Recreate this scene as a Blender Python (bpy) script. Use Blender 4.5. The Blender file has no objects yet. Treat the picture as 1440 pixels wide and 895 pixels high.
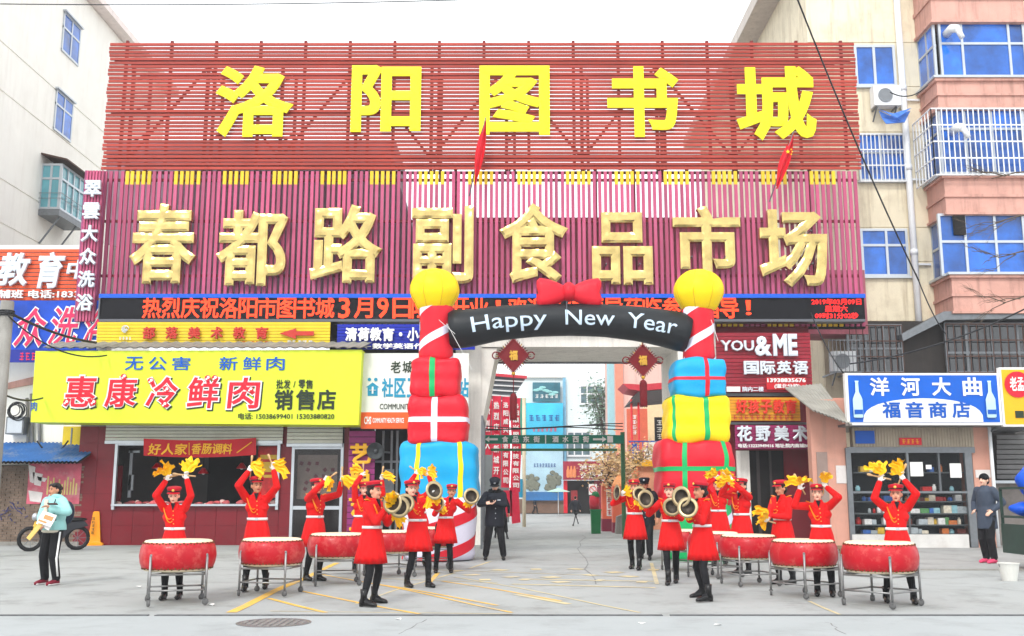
import bpy, bmesh, math, random
import numpy as np
from mathutils import Vector, Matrix
random.seed(7)
HAZE = .0011
R = math.radians
SC = bpy.context.scene
COL = SC.collection
# ---------------------------------------------------------------- camera
F = 1440.0; CX, CY = 720.0, 447.5; PITCH = math.atan(249.5 / F); CAMZ = 1.5
cd = bpy.data.cameras.new('camera'); cam = bpy.data.objects.new('camera', cd); COL.objects.link(cam)
cd.sensor_width = 36; cd.lens = 36 * F / 1440; cd.clip_start = .1; cd.clip_end = 3000
cam.location = (0, 0, CAMZ); cam.rotation_euler = (R(90) + PITCH, 0, 0)
SC.camera = cam
# ---------------------------------------------------------------- light: bright hazy overcast day
w = bpy.data.worlds.new('World'); SC.world = w; w.use_nodes = True
nt = w.node_tree; bg = nt.nodes['Background']
sky = nt.nodes.new('ShaderNodeTexSky'); sky.sky_type = 'NISHITA'; sky.sun_disc = False
sky.sun_elevation = R(42); sky.sun_rotation = R(200); sky.dust_density = 4; sky.air_density = 1.0
hs = nt.nodes.new('ShaderNodeHueSaturation'); hs.inputs['Saturation'].default_value = .35
nt.links.new(sky.outputs[0], hs.inputs['Color'])
mx = nt.nodes.new('ShaderNodeMix'); mx.data_type = 'RGBA'; mx.inputs['Factor'].default_value = .82
nt.links.new(hs.outputs[0], mx.inputs['A']); mx.inputs['B'].default_value = (12.0, 12.3, 12.6, 1)
nt.links.new(mx.outputs['Result'], bg.inputs[0]); bg.inputs[1].default_value = .14
sd = bpy.data.lights.new('sun', 'SUN'); sun = bpy.data.objects.new('sun', sd); COL.objects.link(sun)
sd.energy = 1.5; sd.angle = R(12); sd.color = (1, .97, .92)
sun.rotation_euler = Vector((math.sin(R(200)) * math.cos(R(42)), math.cos(R(200)) * math.cos(R(42)), math.sin(R(42)))).to_track_quat('Z', 'Y').to_euler()
SC.view_settings.view_transform = 'Standard'; SC.view_settings.look = 'None'
SC.view_settings.exposure = 0.24; SC.view_settings.gamma = 1
SC.cycles.max_bounces = 6; SC.cycles.use_denoising = True
# ---------------------------------------------------------------- placing helpers
CP, SP = math.cos(PITCH), math.sin(PITCH)
def at(px, py, Y):
    u = (px - CX) / F; v = (CY - py) / F
    d = Y / (CP - v * SP)
    return Vector((u * d, Y, CAMZ + (v * CP + SP) * d))
def X(px, py, Y): return at(px, py, Y).x
def Z(px, py, Y): return at(px, py, Y).z
GP = [(-5, 0), (13.5, 0), (17, .07), (22, .1), (31, .1), (45, -.1), (58, -.2), (95, -.1), (400, -.1)]
def gz(y):
    for (a, p), (b, q) in zip(GP, GP[1:]):
        if y <= b:
            t = (y - a) / (b - a); t = t * t * (3 - 2 * t)
            return p + (q - p) * t
    return GP[-1][1]
def ground(px, py):                      # the point of the ground seen at a pixel
    lo, hi = 3.0, 110.0
    for _ in range(40):
        m = (lo + hi) / 2
        if at(px, py, m).z > gz(m): lo = m
        else: hi = m
    p = at(px, py, lo); p.z = gz(lo); return p
# ---------------------------------------------------------------- materials
def lin(c):
    return tuple(((v / 255) / 12.92 if v <= 10 else (((v / 255) + .055) / 1.055) ** 2.4) for v in c)
MATS = {}
def M(name, rgb, rough=.6, metal=0., var=.1, scale=3., dirt=0., streak=0., bump=0., bscale=30., bdist=.02, bdet=4, dscale=1.1, rnd=0., emit=0., spec=.28, coat=0., dirtcol=(70, 62, 55), alpha=1., trans=0.):
    if name in MATS: return MATS[name]
    m = bpy.data.materials.new(name); m.use_nodes = True; t = m.node_tree; n = t.nodes; L = t.links.new
    b = n['Principled BSDF']; b.inputs['Roughness'].default_value = rough; b.inputs['Metallic'].default_value = metal
    b.inputs['Specular IOR Level'].default_value = spec; b.inputs['Coat Weight'].default_value = coat
    c = lin(rgb); b.inputs['Base Color'].default_value = (*c, 1)
    geo = n.new('ShaderNodeNewGeometry'); pos = geo.outputs['Position']; last = None
    def mixcol(fac, A, B, mode='MIX'):
        x = n.new('ShaderNodeMix'); x.data_type = 'RGBA'; x.blend_type = mode
        if fac is not None:
            if isinstance(fac, float): x.inputs['Factor'].default_value = fac
            else: L(fac, x.inputs['Factor'])
        for s, v in (('A', A), ('B', B)):
            if isinstance(v, tuple): x.inputs[s].default_value = (*v[:3], 1)
            else: L(v, x.inputs[s])
        return x.outputs['Result']
    def noise(sc, det=4, vec=None, ro=.6):
        x = n.new('ShaderNodeTexNoise'); x.inputs['Scale'].default_value = sc; x.inputs['Detail'].default_value = det; x.inputs['Roughness'].default_value = ro
        L(vec if vec else pos, x.inputs['Vector']); return x.outputs['Fac']
    def ramp(f, a, b_, lo=0., hi=1.):
        x = n.new('ShaderNodeMapRange'); x.inputs[1].default_value = a; x.inputs[2].default_value = b_; x.inputs[3].default_value = lo; x.inputs[4].default_value = hi
        L(f, x.inputs[0]); return x.outputs[0]
    if var: last = mixcol(ramp(noise(scale), .3, .7), tuple(v * (1 - var) for v in c), tuple(min(1, v * (1 + var)) for v in c))
    if rnd:
        oi = n.new('ShaderNodeObjectInfo'); h = n.new('ShaderNodeHueSaturation')
        L(ramp(oi.outputs['Random'], 0, 1, 1 - rnd, 1 + rnd), h.inputs['Value'])
        if last: L(last, h.inputs['Color'])
        else: h.inputs['Color'].default_value = (*c, 1)
        last = h.outputs[0]
    if streak:
        vm = n.new('ShaderNodeVectorMath'); vm.operation = 'MULTIPLY'; L(pos, vm.inputs[0]); vm.inputs[1].default_value = (3, 3, .22)
        last = mixcol(ramp(noise(1.6, 5, vm.outputs[0], .7), .5, .78, 0, streak), last or c, lin(dirtcol))
    if dirt: last = mixcol(ramp(noise(dscale, 8, None, .72), .5, .72, 0, dirt), last or c, lin(dirtcol))
    if last: L(last, b.inputs['Base Color'])
    if bump:
        bp = n.new('ShaderNodeBump'); bp.inputs['Strength'].default_value = bump; bp.inputs['Distance'].default_value = bdist
        L(noise(bscale, bdet), bp.inputs['Height']); L(bp.outputs[0], b.inputs['Normal'])
    if emit:
        b.inputs['Emission Color'].default_value = (*c, 1); b.inputs['Emission Strength'].default_value = emit
    if trans: b.inputs['Transmission Weight'].default_value = trans
    if alpha < 1: b.inputs['Alpha'].default_value = alpha
    MATS[name] = m; return m
# ---------------------------------------------------------------- mesh builder
class MB:
    def __init__(s): s.v = []; s.f = []; s.sm = []; s.mi = []
    def add(s, vs, fs, smooth=False, mi=0):
        o = len(s.v); s.v += [tuple(p) for p in vs]
        for f in fs: s.f.append(tuple(i + o for i in f)); s.sm.append(smooth); s.mi.append(mi)
        return s
    def box(s, x0, x1, y0, y1, z0, z1, mi=0):
        if x0 > x1: x0, x1 = x1, x0
        if y0 > y1: y0, y1 = y1, y0
        if z0 > z1: z0, z1 = z1, z0
        v = [(x0, y0, z0), (x1, y0, z0), (x1, y1, z0), (x0, y1, z0), (x0, y0, z1), (x1, y0, z1), (x1, y1, z1), (x0, y1, z1)]
        return s.add(v, [(0, 3, 2, 1), (4, 5, 6, 7), (0, 1, 5, 4), (1, 2, 6, 5), (2, 3, 7, 6), (3, 0, 4, 7)], False, mi)
    def cbox(s, c, sz, rot=None, mi=0):
        v = []
        for k in range(8):
            p = Vector(((k & 1) - .5, ((k >> 1) & 1) - .5, (k >> 2) - .5)); p = Vector((p.x * sz[0], p.y * sz[1], p.z * sz[2]))
            if rot: p = rot @ p
            v.append(p + Vector(c))
        return s.add(v, [(0, 2, 3, 1), (4, 5, 7, 6), (0, 1, 5, 4), (1, 3, 7, 5), (3, 2, 6, 7), (2, 0, 4, 6)], False, mi)
    def bar(s, a, b, w, h=None):          # square bar between two points
        a, b = Vector(a), Vector(b); h = h or w; d = b - a
        q = d.to_track_quat('Z', 'Y').to_matrix()
        return s.cbox((a + b) / 2, (w, h, d.length), q)
    def quad(s, *p, mi=0): return s.add(p, [tuple(range(len(p)))], False, mi)
    def slab(s, pts, d):                  # polygon (in order, seen from -y side counter-clockwise) thickened by vector d
        n = len(pts); d = Vector(d); v = [Vector(p) for p in pts] + [Vector(p) + d for p in pts]
        return s.add(v, [tuple(range(n)), tuple(range(2 * n - 1, n - 1, -1))] + [(i, i + n, (i + 1) % n + n, (i + 1) % n) for i in range(n)])
    def tube(s, pts, r, n=8, cap=True, smooth=True, sq=1., up=None):
        pts = [Vector(p) for p in pts]; rs = r if isinstance(r, (list, tuple)) else [r] * len(pts)
        vs = []; prev = None
        for i, p in enumerate(pts):
            d = (pts[min(i + 1, len(pts) - 1)] - pts[max(i - 1, 0)])
            d = d.normalized() if d.length > 1e-9 else Vector((0, 0, 1))
            if prev is None:
                a = Vector(up) if up else (Vector((0, 0, 1)) if abs(d.z) < .9 else Vector((1, 0, 0)))
            else: a = prev
            x = (a - d * a.dot(d)).normalized(); y = d.cross(x); prev = x
            for k in range(n):
                t = 2 * math.pi * k / n
                vs.append(p + x * math.cos(t) * rs[i] + y * math.sin(t) * rs[i] * sq)
        fs = [(i * n + k, i * n + (k + 1) % n, (i + 1) * n + (k + 1) % n, (i + 1) * n + k) for i in range(len(pts) - 1) for k in range(n)]
        s.add(vs, fs, smooth)
        if cap:
            o = len(s.v) - len(vs)
            s.f += [tuple(o + k for k in range(n - 1, -1, -1)), tuple(o + (len(pts) - 1) * n + k for k in range(n))]; s.sm += [False, False]; s.mi += [0, 0]
        return s
    def lathe(s, prof, c=(0, 0, 0), n=24, rot=None, smooth=True, cap=True, sx=1, sy=1, mi=0):
        vs = []
        for r, z in prof:
            for k in range(n):
                t = 2 * math.pi * k / n; p = Vector((r * math.cos(t) * sx, r * math.sin(t) * sy, z))
                if rot: p = rot @ p
                vs.append(p + Vector(c))
        fs = [(i * n + k, i * n + (k + 1) % n, (i + 1) * n + (k + 1) % n, (i + 1) * n + k) for i in range(len(prof) - 1) for k in range(n)]
        o = len(s.v); s.add(vs, fs, smooth, mi)
        if cap:
            for base, rev in ((0, True), ((len(prof) - 1) * n, False)):
                if prof[0 if rev else -1][0] > 1e-6:
                    ids = [o + base + k for k in range(n)]; s.f.append(tuple(reversed(ids)) if rev else tuple(ids)); s.sm.append(False); s.mi.append(mi)
        return s
    def ball(s, c, r, n=12, m=8, rot=None):
        r = (r, r, r) if isinstance(r, (int, float)) else r; vs = []; fs = []
        for i in range(m + 1):
            a = math.pi * i / m
            for k in range(n):
                t = 2 * math.pi * k / n; p = Vector((r[0] * math.sin(a) * math.cos(t), r[1] * math.sin(a) * math.sin(t), -r[2] * math.cos(a)))
                if rot: p = rot @ p
                vs.append(p + Vector(c))
        fs = [(i * n + k, i * n + (k + 1) % n, (i + 1) * n + (k + 1) % n, (i + 1) * n + k) for i in range(m) for k in range(n)]
        return s.add(vs, fs, True)
    def mesh(s, name, mats, off=(0, 0, 0)):
        me = bpy.data.meshes.new(name); ox, oy, oz = off
        me.from_pydata([(x - ox, y - oy, z - oz) for x, y, z in s.v], [], s.f)
        for m in (mats if isinstance(mats, (list, tuple)) else [mats]): me.materials.append(m)
        me.polygons.foreach_set('use_smooth', s.sm)
        if any(s.mi): me.polygons.foreach_set('material_index', s.mi)
        me.update(); return me
def wloc(p):
    v = Vector((0, 0, 0))
    while p: v += p.location; p = p.parent
    return v
def link(name, me, parent=None, loc=(0, 0, 0)):
    o = bpy.data.objects.new(name, me); COL.objects.link(o); o.parent = parent; o.location = loc; return o
def obj(name, mb, mat, parent=None, local=False, loc=None):
    """one mesh object; coordinates are world ones unless local (then the parent's)"""
    if parent is None and loc is not None:
        return link(name, mb.mesh(name, mat, loc), None, loc)
    off = (0, 0, 0) if local or parent is None else wloc(parent)
    return link(name, mb.mesh(name, mat, off), parent)
def tag(o, label=None, cat=None, group=None, kind=None):
    for k, v in (('label', label), ('category', cat), ('group', group), ('kind', kind)):
        if v: o[k] = v
    return o
def thing(name, label, cat, loc=(0, 0, 0), rz=0, group=None):
    o = link(name, None, None, loc); o.empty_display_size = .3; o.rotation_euler = (0, 0, rz)
    return tag(o, label, cat, group)
def struct(name, mb, mat): return tag(obj(name, mb, mat), kind='structure')
def copy_tree(o, parent=None):
    c = o.copy(); COL.objects.link(c); c.parent = parent
    for ch in list(o.children): copy_tree(ch, c)
    return c
# ---------------------------------------------------------------- lettering (geometry from the built-in font)
GC = {}
def text_data(s, bold=.03, res=2):
    bold *= .62; k = (s, bold, res)
    if k in GC: return GC[k]
    c = bpy.data.curves.new('text', 'FONT'); c.body = s; c.size = 1; c.resolution_u = res; c.bevel_depth = bold; c.bevel_resolution = 0; c.extrude = .1; c.fill_mode = 'BOTH'
    o = bpy.data.objects.new('text', c); COL.objects.link(o)
    dg = bpy.context.evaluated_depsgraph_get(); me = o.evaluated_get(dg).to_mesh()
    v = np.zeros(len(me.vertices) * 3); me.vertices.foreach_get('co', v); v = v.reshape(-1, 3)
    f = [tuple(p.vertices) for p in me.polygons]; zz = v[:, 2].copy(); v[:, 2] = np.sign(zz) * np.where(np.abs(zz) > .1 + bold * .5, 1., .8)
    o.evaluated_get(dg).to_mesh_clear(); bpy.data.objects.remove(o); bpy.data.curves.remove(c)
    mn, mxx = v.min(0), v.max(0)
    GC[k] = (v, f, mn, mxx); return GC[k]
def glyph_mb(s, w, h, depth=.03, bold=.03, shear=0, res=2, mbx=None, c=(0, 0, 0), cellfit=False):
    """text s centred on c, facing -y; fills w x h exactly, or keeps its place in a w x h cell"""
    v, f, mn, mx_ = text_data(s, bold, res); a = v.copy()
    if cellfit: a = (a - np.array([.5, .38, 0])) * np.array([w / 1.0, h / 1.0, 1])
    else: a = (a - (mn + mx_) / 2) / np.maximum(mx_ - mn, 1e-6) * np.array([w, h, 1])
    a[:, 2] = a[:, 2] / (np.abs(a[:, 2]).max() + 1e-9) * depth / 2
    mb = mbx or MB()
    mb.add([(c[0] + x + shear * y, c[1] - z, c[2] + y) for x, y, z in a], f)
    return mb
def write(parent, s, r, Y, mat, depth=.03, bold=.03, cell=1., name='character', split=False, vertical=False, shear=0, gap=None, whole=False, res=2):
    """lettering in the pixel rectangle r=(x0,y0,x1,y1) on the plane y=Y; cell = glyph width share of its cell"""
    x0, y0, x1, y1 = r; cx, cy = (x0 + x1) / 2, (y0 + y1) / 2
    A = at(x0, cy, Y); B = at(x1, cy, Y); T = at(cx, y0, Y); O = at(cx, y1, Y)
    Wd = B.x - A.x; H = T.z - O.z; zc = (T.z + O.z) / 2; xc = (A.x + B.x) / 2
    if whole:
        return obj('lettering' if name == 'character' and len(s) > 1 else name, glyph_mb(s, Wd, H, depth, bold, shear, res, c=(xc, Y, zc)), mat, parent)
    n = len(s); mb = MB(); out = []
    for i, ch in enumerate(s):
        if ch == ' ': continue
        t = (i + .5) / n
        if vertical: c = (xc, Y, T.z - H * t); w_, h_ = Wd, H / n * cell
        else: c = (A.x + Wd * t, Y, zc); w_, h_ = Wd / n * cell, H
        if ch in '·！!:：.,/-': w_ *= .3; h_ *= .7 if ch in '!！/' else .3
        elif ord(ch) < 128: w_ *= .62
        g = glyph_mb(ch, w_, h_, depth, bold, shear, res, mbx=None if split else mb, c=c)
        if split:
            o = link(name, g.mesh(name, mat, c), parent, Vector(c) - wloc(parent)); out.append(o)
    if not split: return obj('lettering' if name == 'character' and n > 1 else name, mb, mat, parent)
    return out
def prect(mb, r, Y, d=.05, mi=0):        # box whose front face fills the pixel rectangle r on plane y=Y, d deep (away from the camera)
    x0, y0, x1, y1 = r; cx, cy = (x0 + x1) / 2, (y0 + y1) / 2
    return mb.box(X(x0, cy, Y), X(x1, cy, Y), Y, Y + d, Z(cx, y1, Y), Z(cx, y0, Y), mi)
def base(px, py, Y): return at(px, py, Y)

def marks(parent, n, r, Y, mat, vertical=False):    # print too small to read in the photograph: short strokes in character-sized clusters
    x0, y0, x1, y1 = r; rr = random.Random(int(x0 * 7 + y0)); mb = MB(); a = at(x0, y1, Y); b = at(x1, y0, Y)
    for i in range(n):
        t0, t1 = (i + .12) / n, (i + .88) / n
        xa, xb, za, zb = (a.x, b.x, b.z - (b.z - a.z) * t1, b.z - (b.z - a.z) * t0) if vertical else (a.x + (b.x - a.x) * t0, a.x + (b.x - a.x) * t1, a.z, b.z)
        w_, h_ = xb - xa, zb - za
        for k in (.12, .5, .88):
            q = rr.uniform(0, .25); mb.box(xa + w_ * q, xb - w_ * rr.uniform(0, .25), Y, Y + .01, za + h_ * k - h_ * .07, za + h_ * k + h_ * .07)
        q = rr.uniform(.25, .7); mb.box(xa + w_ * q - w_ * .07, xa + w_ * q + w_ * .07, Y - .004, Y + .006, za, zb)
    return tag(obj('illegible_print', mb, mat, parent), kind='stuff')
# ================================================================ palette
m_road = M('street concrete', (160, 163, 162), .9, var=.1, scale=.3, dirt=.7, bump=.3, bscale=60, dirtcol=(116, 116, 112))
m_lane = M('carriageway', (162, 167, 168), .88, var=.07, scale=.4, dirt=.45, bump=.2, bscale=70, dirtcol=(126, 128, 128))
m_pave = M('pavement', (160, 160, 158), .85, var=.1, scale=1.5, dirt=.4, bump=.2)
m_white = M('white render', (246, 244, 236), .8, var=.03, scale=.7, streak=.22, dirt=.12, dirtcol=(184, 172, 156), bump=.1)
m_cream = M('cream render', (224, 214, 188), .85, var=.07, scale=.8, streak=.6, dirt=.3, dirtcol=(140, 118, 90), bump=.1)
m_pink = M('pink parapet', (204, 156, 142), .85, var=.1, scale=1.2, streak=.65, dirt=.35, dirtcol=(120, 85, 75), bump=.15)
m_alu = M('aluminium', (188, 194, 200), .35, .6, var=.05)
m_whitepl = M('white plastic', (225, 228, 230), .4, var=.04)
m_glass = M('blue glass', (22, 92, 180), .08, 0, var=.65, rnd=.35, scale=.9, spec=.6, coat=.15)  # lighter and darker blue paints reflections into the panes; tone varies per pane
m_glassd = M('dark glass', (22, 28, 34), .06, 0, var=.4, scale=1., spec=1.)
m_glassc = M('cyan glass', (96, 168, 180), .1, 0, var=.2, scale=1., spec=.8)
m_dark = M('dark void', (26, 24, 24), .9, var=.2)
m_black = M('black rubber', (24, 24, 26), .6, var=.1)
m_cable = M('black cable', (38, 40, 44), .6, var=0)
m_steel = M('grey steel', (120, 124, 128), .45, .5, var=.12, scale=8, dirt=.2)
m_grey = M('grey cement', (150, 148, 142), .9, var=.1, scale=2, dirt=.4, streak=.4, bump=.2)
m_rust = M('rusty steel', (84, 58, 48), .8, .2, var=.2, scale=6)
def shadebox(mb, r, Y, d): return prect(mb, r, Y, d)
# ================================================================ ground
mb = MB(); xs = [-160, -60, -30, -20, -10, -5, 0, 5, 10, 20, 30, 60, 160]; ys = [-5, 0, 5, 9, 11, 12, 13] + [13.5 + .5 * i for i in range(19)] + [24, 26, 28, 31, 33, 35, 38, 41, 45, 48, 51, 54, 58, 63, 68, 74, 80, 88, 95, 120, 200, 500]
vs = [(x, y, gz(y)) for y in ys for x in xs]; n = len(xs)
fs = [(j * n + i, j * n + i + 1, (j + 1) * n + i + 1, (j + 1) * n + i) for j in range(len(ys) - 1) for i in range(n - 1)]
mb.add(vs, fs, True); struct('forecourt_ground', mb, m_road)
def sheet(mb, pts, h=.004):            # a flat sheet that follows the ground (polygon strip of pairs)
    v = [(p[0], p[1], gz(p[1]) + h) for p in pts]; k = len(v) // 2
    return mb.add(v, [(2 * i, 2 * i + 1, 2 * i + 3, 2 * i + 2) for i in range(k - 1)])
yk = ground(720, 866, ).y
mb = MB(); sheet(mb, [(-60, 2), (60, 2), (-60, yk - .1), (60, yk - .1)], .006); struct('road', mb, m_lane)
mb = MB()
for x0, x1 in ((-60, -4.6), (-4.5, 1.9), (2, 60)):
    mb.box(x0, x1, yk - .1, yk + .02, 0, .014)
struct('kerb_seam', mb, M('joint tar', (92, 94, 96), .9, var=.3, scale=9))
def strip(mb, a, b, wd=.1, h=.005):
    a = ground(*a); b = ground(*b); d = (b - a); d.z = 0; nrm = Vector((-d.y, d.x, 0)).normalized() * wd / 2
    pts = []; k = max(2, int(d.length / .7))
    for i in range(k + 1):
        p = a + d * (i / k); pts += [p - nrm, p + nrm]
    v = [(p.x, p.y, gz(p.y) + h) for p in pts]
    mb.add(v, [(2 * i, 2 * i + 1, 2 * i + 3, 2 * i + 2) for i in range(k)])
m_yline = M('worn yellow paint', (224, 180, 84), .75, var=.12, scale=5, dirt=1., dirtcol=(176, 172, 160))
m_yfade = M('faded yellow paint', (200, 186, 146), .8, var=.12, scale=5, dirt=1., dirtcol=(160, 160, 156))
LN = [((325, 862), (428, 814), .17), ((428, 814), (474, 792), .15), ((378, 842), (458, 862), .09), ((425, 832), (590, 864), .08), ((440, 806), (720, 862), .07), ((530, 822), (700, 852), .07),
      ((600, 824), (616, 806), .1), ((622, 818), (790, 846), .07), ((380, 860), (720, 864), .05), ((640, 812), (900, 862), .06), ((480, 812), (700, 820), .06), ((560, 800), (900, 812), .06), ((916, 792), (924, 822), .09), ((1138, 846), (1184, 866), .06), ((660, 800), (690, 790), .08), ((500, 850), (640, 806), .06)]
mb = MB(); mf = MB()
for i, (a, b, wd) in enumerate(LN): strip(mb if i < 8 else mf, a, b, wd * .8, .005 if i < 8 else .0045)
rr = random.Random(3)
for k in range(16):                     # worn-out road lettering, no longer readable
    px = 640 + k * 18 + rr.uniform(-4, 4); py = 803 + (k % 3) * 7 + rr.uniform(-2, 2)
    strip(mf, (px, py), (px + rr.uniform(8, 16), py + rr.uniform(-2, 2)), .3, .0052 + k * .0001)
for (a, b) in (((720, 822), (922, 827)), ((724, 836), (800, 850)), ((740, 815), (920, 818))): strip(mf, a, b, .12, .0042)
tag(obj('yellow_floor_markings', mb, m_yline), kind='structure'); tag(obj('faded_floor_markings', mf, m_yfade), kind='structure')
mb = MB()
rc = random.Random(17)
for a, b in (((150, 800), (330, 793)), ((330, 793), (500, 800)), ((825, 750), (812, 772)), ((812, 772), (838, 822)), ((1160, 876), (1190, 893)), ((1300, 822), (1440, 832)), ((200, 776), (260, 784)), ((600, 872), (560, 893))):
    q = a; n = 7
    for k in range(1, n + 1):
        t = (a[0] + (b[0] - a[0]) * k / n + (rc.uniform(-5, 5) if k < n else 0), a[1] + (b[1] - a[1]) * k / n + (rc.uniform(-1.2, 1.2) if k < n else 0)); strip(mb, q, t, rc.uniform(.008, .02), .0062); q = t
tag(obj('ground_cracks', mb, M('crack', (116, 116, 114), .9, var=.2)), kind='structure')
mb = MB(); pm = ground(385, 877)
mb.lathe([(.44, .002), (.44, .012), (.36, .014), (.36, .010)], (pm.x, pm.y, gz(pm.y)), 32, smooth=False)
mh = thing('manhole_cover', 'round iron manhole cover flush in the grey road at the front of the picture', 'manhole cover', (pm.x, pm.y, 0))
obj('frame', mb, m_steel, mh)
mb = MB()
for i in range(9):
    for j in range(9):
        x, y = (i - 4) * .085, (j - 4) * .085
        if x * x + y * y < .13: mb.cbox((pm.x + x, pm.y + y, .012), (.05, .05, .012))
obj('stud_pattern', mb, M('iron', (140, 138, 136), .6, .4, var=.2, scale=8), mh)
# far pavement on the right, a step above the forecourt
mb = MB(); mb.box(X(1212, 790, 20), 60, 20.1, 29, -.1, .118); struct('pavement', mb, m_pave)
mb = MB(); mb.box(X(1212, 790, 20), 60, 20.02, 20.1, -.1, .121); struct('kerb', mb, m_grey)
# ================================================================ windows
def win(parent, r, Y, xs=(0, .5, 1), zs=(0, .7, 1), fw=.06, glass=None, frame=None, sill=True, dep=.07, mapxy=None, label=None):
    glass = glass or m_glass; frame = frame or m_alu; x0, y0, x1, y1 = r; cy = (y0 + y1) / 2; cx = (x0 + x1) / 2
    a, b = X(x0, cy, Y), X(x1, cy, Y); z0, z1 = Z(cx, y1, Y), Z(cx, y0, Y); f = MB()
    for i, t in enumerate(xs): x = a + (b - a) * t; f.box(x - fw / 2, x + fw / 2, Y - dep, Y + .03, z0, z1)
    for t in zs: z = z0 + (z1 - z0) * t; f.box(a - fw / 2 + .003, b + fw / 2 - .003, Y - dep + .004, Y + .026, z - fw / 2, z + fw / 2)
    if sill: f.box(a - .1, b + .1, Y - dep - .05, Y + .02, z0 - .1, z0 - fw / 2 - .002)
    o = obj('window', f, frame, parent)
    for i in range(len(xs) - 1):
        for j in range(len(zs) - 1):
            g = MB(); g.box(a + (b - a) * xs[i] + fw / 2, a + (b - a) * xs[i + 1] - fw / 2, Y - .022 - .008 * (i % 2), Y + .01, z0 + (z1 - z0) * zs[j] + fw / 2, z0 + (z1 - z0) * zs[j + 1] - fw / 2)
            obj('pane', g, glass, o)
    return o
def Yx(px, py, x): return x / X(px, py, 1.0)
# ================================================================ left apartment building
XL = -17.5
lb = thing('apartment_building', 'tall white rendered apartment block with a caged bay window, behind the orange slat sign', 'building', (XL, 40, 0))
roofz = Z(165, 50, Yx(165, 50, XL)); ya, yb = 31.5, 49.0
mb = MB(); mb.box(XL - 9, XL - .04, ya, yb, 0, roofz); obj('wall', mb, m_white, lb)
jz = [0] + [Z(0, p, Yx(0, p, XL)) for p in (313, 251, 126, 57)][0:4]; jz = sorted(jz) + [roofz]
jz = [0, 3.2] + sorted(jz[1:-1]) + [roofz]
for a, b in zip(jz, jz[1:]):
    mb = MB(); mb.box(XL - .05, XL, ya + .01, yb - .01, a + .03, b - .03); obj('wall_panel', mb, m_white, lb)
mb = MB(); mb.box(XL - 9, XL + .5, ya - .3, yb + .5, roofz, roofz + .3); obj('roof_eave', mb, M('eave', (236, 224, 218), .8, var=.05, streak=.2), lb)
def sidewin(px0, px1, top0, bot0, cross):
    Ya = Yx(px0, (top0 + bot0) / 2, XL); Yb = Yx(px1, (top0 + bot0) / 2 + 15, XL); z1, z0 = Z(px0, top0, Ya), Z(px0, bot0, Ya); f = MB()
    for y in (Ya, (Ya + Yb) / 2, Yb): f.box(XL - .02, XL + .05, y - .04, y + .04, z0, z1)
    for z in (z0, z0 + (z1 - z0) * cross, z1): f.box(XL - .02, XL + .052, Ya - .04, Yb + .04, z - .04, z + .04)
    f.box(XL - .02, XL + .14, Ya - .1, Yb + .1, z1 + .04, z1 + .1)
    o = obj('window', f, m_alu, lb)
    for i in range(2):
        for a, b in ((z0, z0 + (z1 - z0) * cross), (z0 + (z1 - z0) * cross, z1)):
            g = MB(); ym = (Ya + Yb) / 2; p, q = ((Ya, ym), (ym, Yb))[i]; g.box(XL, XL + .02 + .01 * i, p + .04, q - .04, a + .04, b - .04); obj('pane', g, m_glass, o)
sidewin(88, 111, 18, 70, .62); sidewin(77, 100, 127, 181, .66); 
# caged bay
Ya = Yx(57, 270, XL); xb = X(84, 270, Ya); Yb = Yx(118, 280, xb); z1, z0 = Z(70, 232, Ya), Z(70, 293, Ya)
f = MB()
for x in (XL, (XL + xb) / 2 , xb): f.box(x - .04, x + .04, Ya - .03, Ya + .05, z0, z1)
for z in (z0, z0 + (z1 - z0) * .68, z1): f.box(XL, xb + .04, Ya - .034, Ya + .05, z - .04, z + .04)
for i in range(5):
    y = Ya + (Yb - Ya) * i / 4; f.box(xb - .05, xb + .05, y - .035, y + .035, z0, z1)
for z in (z0, z0 + (z1 - z0) * .68, z1): f.box(xb - .05, xb + .054, Ya, Yb, z - .04, z + .04)
bay = obj('bay_window', f, m_alu, lb)
g = MB(); g.box(XL + .04, xb - .04, Ya, Ya + .03, z0, z1); obj('pane', g, m_glassc, bay)
g = MB(); g.box(xb - .03, xb, Ya + .02, Yb - .02, z0, z1); obj('pane', g, m_glassc, bay)
g = MB(); g.box(XL, xb + .06, Ya - .06, Yb + .06, z0 - .28, z0 - .06); g.bar((XL, Ya + .2, z0 - 1.3), (xb, Ya + .2, z0 - .25), .05); g.bar((XL, Yb - .5, z0 - 1.3), (xb, Yb - .5, z0 - .25), .05); obj('bay_base', g, m_steel, bay)
g = MB(); g.slab([(XL, Ya - .2, z1 + .35), (xb + .3, Ya - .25, z1 + .1), (xb + .3, Yb + .3, z1 + .1), (XL, Yb + .3, z1 + .35)], (0, 0, .06)); obj('bay_roof', g, m_rust, bay)
g = MB()
for z in (z0 + .35, z0 + .55):
    g.bar((XL, Ya - .12, z), (xb + .12, Ya - .12, z), .02); g.bar((xb + .12, Ya - .12, z), (xb + .12, Yb, z), .02)
obj('bay_rail', g, m_steel, bay)
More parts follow.
